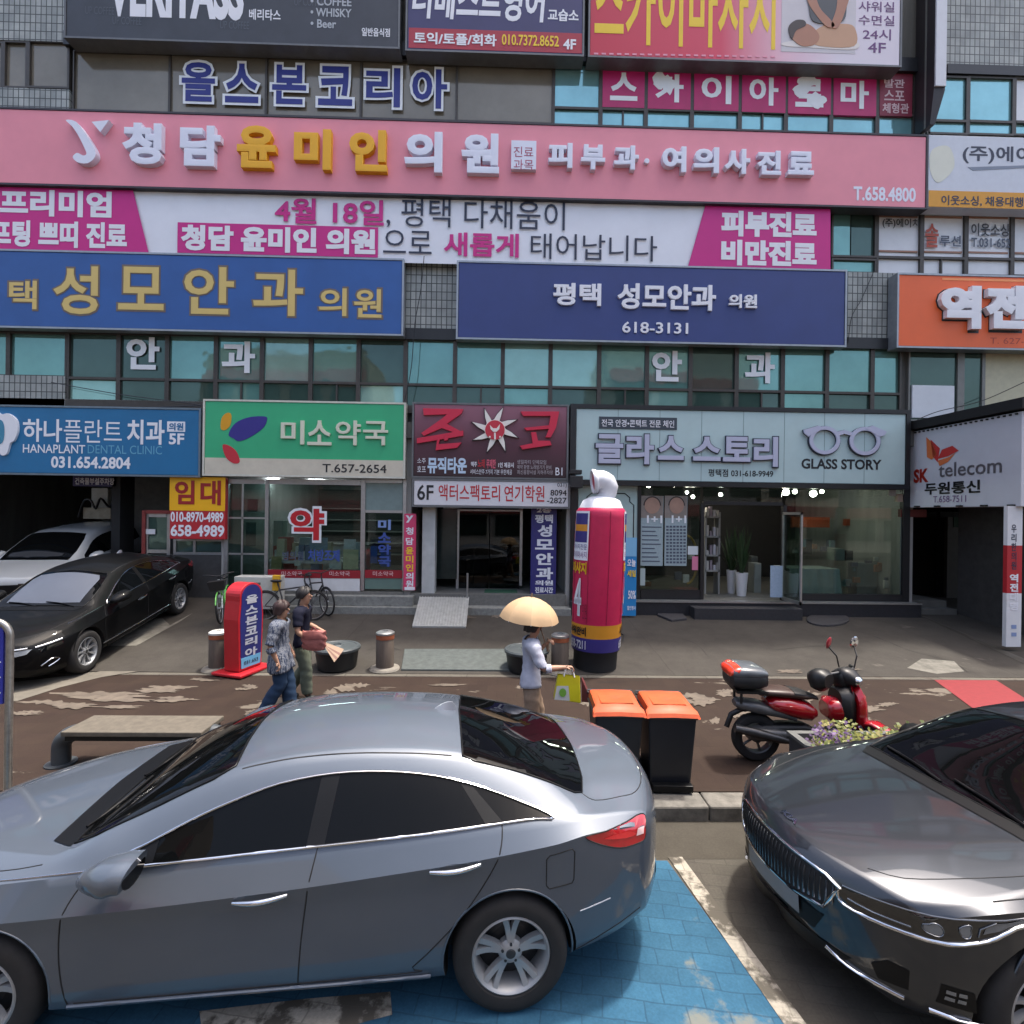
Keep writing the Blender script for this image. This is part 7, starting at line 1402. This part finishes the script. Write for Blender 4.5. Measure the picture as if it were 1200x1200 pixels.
bike_at(259, 734, R(-72), 'bright green and white rental bicycle behind the red standing sign', (110, 190, 90), (206, 214, 204), R(6), .026, True)
bike_at(366, 727, R(6), 'black bicycle seen side on behind the walking couple', (30, 30, 32), (34, 34, 36), R(-5))
bike_at(384, 722, R(-42), 'black bicycle with its front wheel turned to the right of the walking couple', (28, 29, 31), (40, 40, 42), R(4))
# outdoor unit with a yellow box by the pharmacy
q = at(300, 710); t = world_children(thing('outdoor_unit', 'white louvred outdoor unit with a yellow box beside the pharmacy window', 'air conditioner', (q.x, 12.0, slopez(q.x, 12))))
X0, X1, Z0, Z1 = RC(274, 676, 326, 714, 11.6); b = MB(); b.box(X0, X1, 11.6, 11.95, Z0, Z1); b.build('casing', mat('yellowed white casing', (188, 188, 180), .5, noise=.1), t, bevel=.012)
for k in range(7): b = MB(); z = Z0+.1+k*(Z1-Z0-.2)/7; b.box(X0+.05, X0+(X1-X0)*.6, 11.585, 11.6, z, z+.05); b.build('louvre', mat('louvre grey', (98, 100, 98), .5), t)
X0, X1, Z0, Z1 = RC(320, 674, 328, 692, 11.55); b = MB(); b.box(X0, X1, 11.5, 11.6, Z0, Z1); b.build('yellow_box', mat('yellow box', (220, 168, 40), .5, noise=.1), t, bevel=.008)
# ================================================================ ACROSS THE STREET (what the panes and the car paint mirror)
tag(sheet('opposite_sidewalk', -60, 60, (-14, -9), lambda y: .12, M_FORE), kind='structure')
pal = [((206, 202, 192), 9.), ((150, 138, 126), 15.), ((214, 212, 206), 6.5), ((170, 168, 164), 16.), ((208, 200, 182), 7.)]
xs = -38.
for i, (c, h) in enumerate(pal):
    w_ = (15, 13, 18, 12, 16)[i]; t = world_children(thing('building', ('beige', 'brown', 'pale', 'grey', 'sandy')[i]+' block on the opposite side of the street, mirrored in the glass', 'building', (xs+w_/2, -14, 0)))
    b = MB(); b.box(xs, xs+w_-.4, -22, -14, 0, h); b.build('wall', mat('opposite wall %d' % i, c, .8, noise=.15), t)
    for s in range(int(h/3.3)):
        for k in range(int(w_/3)):
            b = MB(); b.box(xs+.6+k*3, xs+2.9+k*3, -14.0, -13.95, 1.0+s*3.3, 2.6+s*3.3); b.build('window', M_PANE_D, t)
        b = MB(); b.box(xs+.2, xs+w_-.6, -13.95, -13.75, 2.75+s*3.3, 3.6+s*3.3); b.build('sign_band', mat('band %d' % (s % 3), ((170, 90, 90), (100, 124, 170), (206, 200, 186))[s % 3], .6), t)
    xs += w_
# ================================================================ PEOPLE
def skin(name, nodes, edges, m, parent, sub=2, mats=None):
    """one continuous surface grown over a jointed skeleton: nodes {key: (position, radius)}"""
    keys = list(nodes); ix = {k: i for i, k in enumerate(keys)}
    me = bpy.data.meshes.new(name); me.from_pydata([nodes[k][0] for k in keys], [(ix[a], ix[b]) for a, b in edges], [])
    bm = bmesh.new(); bm.from_mesh(me); L = bm.verts.layers.skin.verify()
    for v, k in zip(bm.verts, keys):
        r_ = nodes[k][1]; v[L].radius = r_ if isinstance(r_, tuple) else (r_, r_)
    bm.verts.ensure_lookup_table(); bm.verts[0][L].use_root = True; bm.to_mesh(me); bm.free()
    o = bpy.data.objects.new(name, me); COL.objects.link(o); sk = o.modifiers.new('skin', 'SKIN'); sk.use_smooth_shade = True; sk.branch_smoothing = .6
    ss = o.modifiers.new('sub', 'SUBSURF'); ss.levels = ss.render_levels = sub
    dg = bpy.context.evaluated_depsgraph_get(); me2 = bpy.data.meshes.new_from_object(o.evaluated_get(dg)); bpy.data.objects.remove(o)
    me2.materials.clear(); me2.materials.append(m); me2.polygons.foreach_set('use_smooth', [True]*len(me2.polygons)); me2.name = name
    q = bpy.data.objects.new(name, me2); COL.objects.link(q); return attach(q, parent)
V = Vector
M_SKIN = mat('skin', (161, 123, 100), .55, noise=.06, scale=10)
def person(label, p, rz, H, pose, lean_=0., head_turn=0.):
    """x forward, y to the left, z up, in body heights; pose gives knees, ankles, elbows, wrists"""
    t = thing('person', label, 'person', p, rz); S = lambda x, y, z: V((x*H+lean_*z*H, y*H, z*H)); n = {}; e = []
    def add(k, pos, r_, frm=None): n[k] = (pos, r_*H if not isinstance(r_, tuple) else (r_[0]*H, r_[1]*H)); e.append((frm, k)) if frm else None
    add('pelvis', S(0, 0, .53), (.070, .058)); add('waist', S(.005, 0, .61), (.066, .052), 'pelvis'); add('chest', S(0, 0, .72), (.080, .060), 'waist'); add('upper', S(-.005, 0, .80), (.062, .045), 'chest'); add('neck', S(.0, 0, .845), .030, 'upper')
    add('jaw', S(.022, 0, .882), (.036, .040), 'neck'); add('skull', S(.012, 0, .935), (.046, .052), 'jaw'); add('crown', S(.006, 0, .972), (.034, .038), 'skull')
    for s, c in ((1, 'l'), (-1, 'r')):
        add('hip'+c, S(0, s*.052, .50), .058, 'pelvis'); k, a = pose['knee'+c], pose['ankle'+c]; add('thigh'+c, (n['hip'+c][0]+S(*k))/2, .052, 'hip'+c); add('knee'+c, S(*k), .036, 'thigh'+c)
        add('calf'+c, S(*k).lerp(S(*a), .35)+V((-.008*H, 0, 0)), .036, 'knee'+c); add('ankle'+c, S(*a), .022, 'calf'+c); add('heel'+c, S(a[0]-.012, a[1], a[2]-.022), .022, 'ankle'+c); dp = pose.get('toe'+c, -.028); add('toe'+c, S(a[0]+.085, a[1], a[2]+dp), .018, 'heel'+c)
        add('shoulder'+c, S(-.004, s*.105, .805), .040, 'upper'); E_, W_ = pose['elbow'+c], pose['wrist'+c]; add('biceps'+c, n['shoulder'+c][0].lerp(S(*E_), .5), .032, 'shoulder'+c); add('elbow'+c, S(*E_), .026, 'biceps'+c); add('fore'+c, S(*E_).lerp(S(*W_), .4), .026, 'elbow'+c); add('wrist'+c, S(*W_), .017, 'fore'+c)
        d = (S(*W_)-S(*E_)).normalized(); side = V((0, s, 0)); side = (side-d*side.dot(d)).normalized(); nrm = d.cross(side); pl = n['wrist'+c][0]+d*.03*H; add('palm'+c, pl, (.020, .012), 'wrist'+c); g = pose.get('grip', {}).get(c, .5)
        for i in range(4):
            o = side*(.0155-.0105*i)*H*1.0; l = (.026, .030, .028, .021)[i]*H; k1 = pl+d*.022*H+o; k2 = k1+(d*(1-g*.7)-nrm*s*g*.9).normalized()*l; k3 = k2+(d*(.6-g*1.3)-nrm*s*g).normalized()*l*.8
            add('f%d1'%i+c, k1, .0062, 'palm'+c); add('f%d2'%i+c, k2, .0056, 'f%d1'%i+c); add('f%d3'%i+c, k3, .0046, 'f%d2'%i+c)
        th = n['wrist'+c][0]+d*.012*H+side*.018*H; add('t1'+c, th, .0072, 'palm'+c); add('t2'+c, th+(d*.8+side*.5-nrm*s*.5*g).normalized()*.026*H, .006, 't1'+c)
    skin('body', n, e, M_SKIN, t, 2)
    hc = n['skull'][0]; hd = []
    f = V((math.cos(head_turn), math.sin(head_turn), 0)); lf = V((-f.y, f.x, 0))
    b = MB(); b.tube([hc+f*.046*H+V((0, 0, .004*H)), hc+f*.060*H-V((0, 0, .014*H)), hc+f*.050*H-V((0, 0, .020*H))], [.004*H, .008*H, .006*H], 8); b.build('nose', M_SKIN, t, smooth=60)
    for s in (-1, 1):
        b = MB(); b.ellipsoid(hc+f*.045*H+lf*s*.019*H-V((0, 0, .003*H)), (.006*H, .009*H, .004*H), 10, 6); b.build('eye', mat('eye dark', (40, 32, 30), .3, noise=0), t, smooth=60)
        b = MB(); b.ellipsoid(hc+lf*s*.046*H-V((0, 0, .008*H)), (.012*H, .005*H, .018*H), 10, 8); b.build('ear', M_SKIN, t, smooth=60)
    b = MB(); b.ellipsoid(hc+f*.050*H-V((0, 0, .032*H)), (.006*H, .014*H, .0035*H), 10, 6); b.build('mouth', mat('lip', (160, 96, 88), .5, noise=0), t, smooth=60)
    return t, n, H, S, e
def hair(t, n, H, m, long=.0, name='hair'):
    c = n['skull'][0]; b = MB(); rows = []; rr = random.Random(int(H*100))
    for j in range(15):
        ph = j/14*R(118+long*60); row = []
        for k in range(40):
            a = 2*math.pi*(k % 39)/39; front = max(0, math.cos(a)); r_ = .066*H*(1+.05*math.sin(7*a+j*.4)+.03*math.sin(17*a)); ph2 = ph*(1-.50*front**1.3); zz = r_*1.05*math.cos(ph2); rx = r_*math.sin(min(ph2, R(100))); row.append(c+V((-.008*H+rx*1.05*math.cos(a), rx*.95*math.sin(a), .008*H+zz)))
        rows.append(row)
    b.grid(rows); o = b.build(name, m, t, smooth=60); sf_ = o.modifiers.new('thick', 'SOLIDIFY'); sf_.thickness = .008; return o
def garment(t, n, e, name, m, pick, off):
    """cloth that follows the body: the chosen part of the body's surface, moved outwards"""
    body = [c for c in t.children if c.name.split('.')[0] == 'body'][0]; me = body.data; seg = [(a, b, n[a][0], n[b][0]) for a, b in e]
    co = [v.co.copy() for v in me.vertices]; no = [v.normal.copy() for v in me.vertices]; near = []
    for p in co:
        best = None
        for a, b, A, B in seg:
            d = B-A; u = max(0, min(1, (p-A).dot(d)/max(d.length_squared, 1e-9))); q = (A+d*u-p).length-(n[a][1][0] if isinstance(n[a][1], tuple) else n[a][1])*.6
            if best is None or q < best[0]: best = (q, a, b, u)
        near.append(best[1:])
    keep = [pick(co[i], *near[i]) for i in range(len(co))]; b = MB(); ix = {}
    for f in me.polygons:
        if sum(keep[v] for v in f.vertices) >= 3:
            for v in f.vertices:
                if v not in ix:
                    ix[v] = len(b.v); nn = Vector((no[v].x, no[v].y, no[v].z*.35)); b.v.append(tuple(co[v]+nn*off(co[v], *near[v])))
            b.f.append([ix[v] for v in f.vertices]); b.mi.append(0)
    o = b.build(name, m, t, smooth=70, recalc=False); so_ = o.modifiers.new('cloth', 'SOLIDIFY'); so_.thickness = .006; so_.offset = 1; return o
LEG = ('hip', 'thigh', 'knee', 'calf', 'ankle', 'heel', 'toe'); ARM = ('shoulder', 'biceps', 'elbow', 'fore', 'wrist', 'palm', 'f', 't1', 't2')
def isarm(b): return b[:-1] in ARM[1:6] or (len(b) > 2 and b[0] in 'ft' and b[1].isdigit())
def wave(p, H, k=1.): return .5+.35*math.sin(p.x/H*46*k+p.z/H*31)*math.sin(p.y/H*52*k-p.z/H*23+1.3)+.35*math.sin(p.z/H*95+p.y/H*60+p.x/H*30)
def trousers(t, n, e, H, m, hem=.075, loose=.010, flare=.02):
    top = n['waist'][0].z-.02*H; lo = hem*H
    return garment(t, n, e, 'trousers', m, lambda p, a, b, u: p.z < top and p.z > lo and (b[:-1] in LEG or b in ('pelvis', 'waist') or a == 'pelvis') and not isarm(b), lambda p, a, b, u: loose+.008*wave(p, H)+flare*max(0, min(1, (.42*H-p.z)/(.3*H))))
def shirt(t, n, e, H, m, bottom=.47, loose=.018, sleeve=.0, flare=.02, name='shirt'):
    """sleeve: 0 ends above the elbow, 1 reaches the wrist"""
    def pick(p, a, b, u):
        if b[:-1] in ('heel', 'toe', 'ankle', 'calf', 'knee') : return p.z > bottom*H and b[:-1] == 'knee'
        if isarm(b):
            if b.startswith('biceps'): return True
            if b.startswith('elbow'): return u < .55+sleeve
            if b.startswith('fore'): return sleeve > .3
            if b.startswith('wrist'): return u < sleeve-.4
            return False
        if b in ('jaw', 'skull', 'crown'): return False
        if b == 'neck': return u < .35
        return p.z > bottom*H
    return garment(t, n, e, name, m, pick, lambda p, a, b, u: loose*(.7 if isarm(b) or b == 'neck' else 1)+.010*wave(p, H, .8)+(flare*max(0, min(1, (.70*H-p.z)/(.25*H))) if not isarm(b) else .0))
def shoes(t, n, H, m, sole=None):
    for c in 'lr':
        a = n['ankle'+c][0]; h, q = n['heel'+c][0], n['toe'+c][0]
        skin('shoe', {'h': (h, .027*H), 'm': (h.lerp(q, .5)+V((0, 0, .004*H)), .027*H), 't': (q, .022*H), 'a': (a-V((0, 0, .006*H)), .026*H)}, [('h', 'm'), ('m', 't'), ('h', 'a')], m, t, 2)
        b = MB(); d = (q-h).normalized(); w = V((0, 1, 0)); b.grid([[c_+w*.026*H*k+V((0, 0, z*H)) for k, z in ((-1, -.016), (-.9, -.024), (.9, -.024), (1, -.016))] for c_ in (h-d*.022*H, h, h.lerp(q, .5), q, q+d*.016*H)]); b.build('sole', sole or m, t.children[-1], smooth=50)
def fabric(name, rgb, **k): return mat(name, rgb, .85, noise=.16, scale=9, bump=.35, spec=.2, **k)
# woman with the parasol, walking right
H_ = 1.52; pw = at(618, 876); pw.z = floor_z(pw.y)
pose = dict(kneel=(.075, .045, .275), anklel=(.115, .04, .045), kneer=(.02, -.05, .275), ankler=(-.115, -.045, .07), toer=-.055, elbowl=(.03, .15, .66), wristl=(.12, .10, .76), elbowr=(.07, -.155, .645), wristr=(.235, -.15, .655), grip=dict(l=.95, r=.95))
t, n, H, S, e = person('woman in white shirt and beige trousers walking under a cream parasol, carrying a yellow bag', pw, R(4), H_, pose, .03)
trousers(t, n, e, H, fabric('beige cotton', (140, 120, 102)), .09, .010, .022); shirt(t, n, e, H, fabric('white cotton', (166, 169, 182)), .475, .020, .35, .02); hair(t, n, H, mat('dark hair', (20, 16, 15), .6, noise=.3, scale=30), .3); shoes(t, n, H, mat('pale shoe', (165, 162, 158), .6, noise=.05))
toW = lambda v: pw+Matrix.Rotation(R(4), 3, 'Z') @ v
hand = toW(n['palml'][0]); um = world_children(thing('parasol', 'cream parasol held over the woman in white', 'parasol', hand)); M_PAR = mat('cream parasol cloth', (176, 148, 114), .75, noise=.06, scale=5)
apex = gy(623, 700, hand.y-.02); ax = (V((.10, 0, 1))).normalized(); rq = ax.to_track_quat('Z', 'Y').to_matrix(); rows = []; n8 = 8
for i in range(9):
    q = i/8; rr_ = .355*math.sin(q*R(76))/math.sin(R(76)); h = -.26*(1-math.cos(q*R(76)))/(1-math.cos(R(76))); row = []
    for k in range(49):
        a = 2*math.pi*k/48; seg = (k % 6)/6; sag = 1-.075*q*math.sin(math.pi*seg); row.append(apex+rq @ V((rr_*sag*math.cos(a), rr_*sag*math.sin(a), h-.012*q*q*math.sin(math.pi*seg))))
    rows.append(row)
b = MB()
for k in range(8): b.grid([[rows[j][k*6+q] for q in range(7)] for j in range(9)])
b.build('canopy', M_PAR, um, smooth=80)
b = MB(); b.tube([apex+ax*.05, apex-ax*.05], .009, 8); b.tube([apex-ax*.02, hand+V((0, 0, -.10))], .008, 8); b.tube([hand+V((0, 0, .05)), hand+V((0, 0, -.11))], .014, 8); b.build('shaft', mat('parasol shaft', (120, 100, 80), .5, noise=.1), um)
for k in range(8): b = MB(); b.tube([rows[j][k*6]-ax*.008 for j in range(0, 9, 2)], .004, 5); b.build('rib', M_ALU, um)
hand = toW(n['palmr'][0]); bag = world_children(thing('shopping_bag', 'yellow and white shopping bag carried by the woman in white', 'bag', hand)); z1 = hand.z-.08; z0 = z1-.29; M_YEL = mat('bag yellow', (182, 174, 16), .5, noise=.08, scale=6, bump=.2)
x0, x1 = hand.x-.15, hand.x+.15; yb = hand.y
b = MB(); b.add([(x0+.02, yb-.02, z1), (x1-.03, yb-.02, z1-.02), (x1-.03, yb+.02, z1-.02), (x0+.02, yb+.02, z1), (x0-.02, yb-.05, z0+.02), (x1-.02, yb-.05, z0-.02), (x1-.02, yb+.05, z0-.02), (x0-.02, yb+.05, z0+.02)], [(0, 1, 5, 4), (1, 2, 6, 5), (2, 3, 7, 6), (3, 0, 4, 7), (4, 5, 6, 7)]); b.build('bag', M_YEL, bag, bevel=.01)
b = MB(); b.face([(x0+.01, yb-.038, z1-.12), (x0+.14, yb-.036, z1-.12), (x0+.155, yb-.0525, z0+.008), (x0-.018, yb-.0545, z0+.022)]); b.build('white_print', mat('bag white', (171, 173, 171), .5, noise=.05), bag)
b = MB(); b.lathe([(0, 0), (.04, 0)], n=18); b.v = [(x0+.075+v[0], yb-.056, z0+.10+v[1]*1.2) for v in b.v]; b.build('green_print', mat('bag green', (110, 160, 60), .5, noise=.2, scale=30), bag)
for s in (-1, 1): b = MB(); b.tube([(hand.x-.06, yb+s*.02, z1-.02), (hand.x-.03, yb+s*.012, z1+.08), (hand.x, yb, hand.z-.005), (hand.x+.03, yb+s*.012, z1+.08), (hand.x+.06, yb+s*.02, z1-.03)], .008, 6); b.build('handle', mat('bag handle', (222, 222, 216), .6, noise=0), bag, smooth=60)
b = MB(); b.add([(x1-.01, yb-.01, z1-.04), (x1+.01, yb+.03, z1-.04), (x1+.13, yb+.03, z0-.02), (x1+.11, yb-.03, z0-.02), (x1-.0, yb-.0, z0-.02)], [(0, 1, 2, 3), (0, 3, 4)]); tag(b.build('paper_folder', mat('maroon paper', (96, 44, 44), .6, noise=.1)), 'maroon folded paper carried beside the yellow bag', 'paper')
# couple walking right
H_ = 1.50; pl_ = at(325, 836); pl_.z = floor_z(pl_.y)
pose = dict(kneel=(.075, .045, .275), anklel=(.10, .04, .045), kneer=(.035, -.05, .28), ankler=(-.09, -.045, .06), toer=-.05, elbowl=(-.02, .15, .64), wristl=(.06, .14, .53), elbowr=(-.03, -.165, .645), wristr=(.03, -.155, .505), grip=dict(l=.5, r=.5))
m_st, tt, bb = nodes_mat('striped blouse'); tcs = N(tt, 'ShaderNodeTexCoord').outputs['Object']; mixs = ramp(tt, noise(tt, tcs, 14, 4, .7, (3.2, 3.2, .5)), [(.36, (24, 31, 48)), (.46, (49, 61, 85)), (.52, (136, 139, 144)), (.58, (42, 53, 75)), (.68, (20, 26, 39))]); tt.links.new(mixs, bb.inputs['Base Color']); bb.inputs['Roughness'].default_value = .85
t, n, H, S, e = person('woman in a navy and white striped blouse and wide blue jeans walking beside a man', pl_, R(6), H_, pose, .02)
trousers(t, n, e, H, fabric('blue denim', (40, 58, 81)), .05, .012, .030); shirt(t, n, e, H, m_st, .385, .024, .45, .03); hair(t, n, H, mat('auburn hair', (48, 28, 25), .6, noise=.3, scale=30), .5); shoes(t, n, H, mat('white shoe', (167, 169, 172), .6, noise=.05))
H_ = 1.60; pm = at(352, 819); pm.z = floor_z(pm.y); pm.x -= .02
pose = dict(kneel=(.03, .045, .28), anklel=(-.10, .04, .06), toel=-.05, kneer=(.07, -.05, .275), ankler=(.085, -.045, .045), elbowl=(.0, .16, .64), wristl=(.12, .12, .60), elbowr=(.01, -.165, .64), wristr=(.15, -.14, .545), grip=dict(l=.6, r=.9))
t, n, H, S, e = person('man in navy shirt and grey green trousers holding a pink bag beside the striped blouse', pm, R(4), H_, pose, .03)
trousers(t, n, e, H, fabric('grey green cotton', (92, 98, 85)), .06, .010, .016); shirt(t, n, e, H, fabric('navy cotton', (21, 23, 39)), .48, .014, .0, .006); hair(t, n, H, mat('dark hair', (28, 21, 20)), .0); shoes(t, n, H, mat('black shoe', (20, 20, 21), .5, noise=.1), mat('white sole', (169, 171, 172), .6, noise=0))
hw = pm+Matrix.Rotation(R(4), 3, 'Z') @ n['palmr'][0]; bg_ = world_children(thing('pink_bag', 'soft pink bag and a bunch of folded paper held by the man in navy', 'bag', hw)); M_PNK = mat('dusty pink cloth', (156, 95, 89), .7, noise=.25, scale=14, bump=.5)
b = MB(); q_ = 14
rows = [[hw+V((-.03+.17*(1-.10*abs(v_))*math.copysign(abs(math.cos(a))**.55, math.cos(a))+.012*math.sin(9*v_+3*a), -.04+.06*(1-.5*abs(v_)**2)*math.copysign(abs(math.sin(a))**.8, math.sin(a)), .06+.13*v_+.012*math.sin(4*a+2*v_))) for a in [2*math.pi*k/24 for k in range(25)]] for v_ in [-1+2*k/q_ for k in range(q_+1)]]
b.grid(rows); b.face(rows[0][:-1]); b.face(rows[-1][:-1]); b.build('bag', M_PNK, bg_, smooth=55)
b = MB(); b.grid([[p_+V((0, -.012, .01)) for p_ in r_[13:24]] for r_ in rows[8:14]]); b.build('flap', mat('deep pink cloth', (120, 66, 62), .7, noise=.2, scale=12), bg_, smooth=60)
b = MB(); b.tube([hw+V((-.16, -.05, .06)), hw+V((-.05, -.02, .24)), hw+V((.08, -.02, .12))], .012, 6); b.build('strap', mat('dark red strap', (110, 34, 40), .6), bg_)
for k in range(5): b = MB(); a = -.75+.10*k; s0 = hw+V((.10, -.03, .02)); e0 = s0+V((.26*math.cos(a), .03*k-.06, .26*math.sin(a)-.04)); w = V((.012, .03, .022)); b.add([s0-w*.5, s0+w*.5, e0+w, e0-w], [(0, 1, 2, 3)]); b.build('folded_paper', mat('paper wrap %d' % (k % 2), ((152, 128, 106), (120, 88, 77))[k % 2], .7, noise=.15), bg_)
print('OBJS', len(bpy.data.objects))
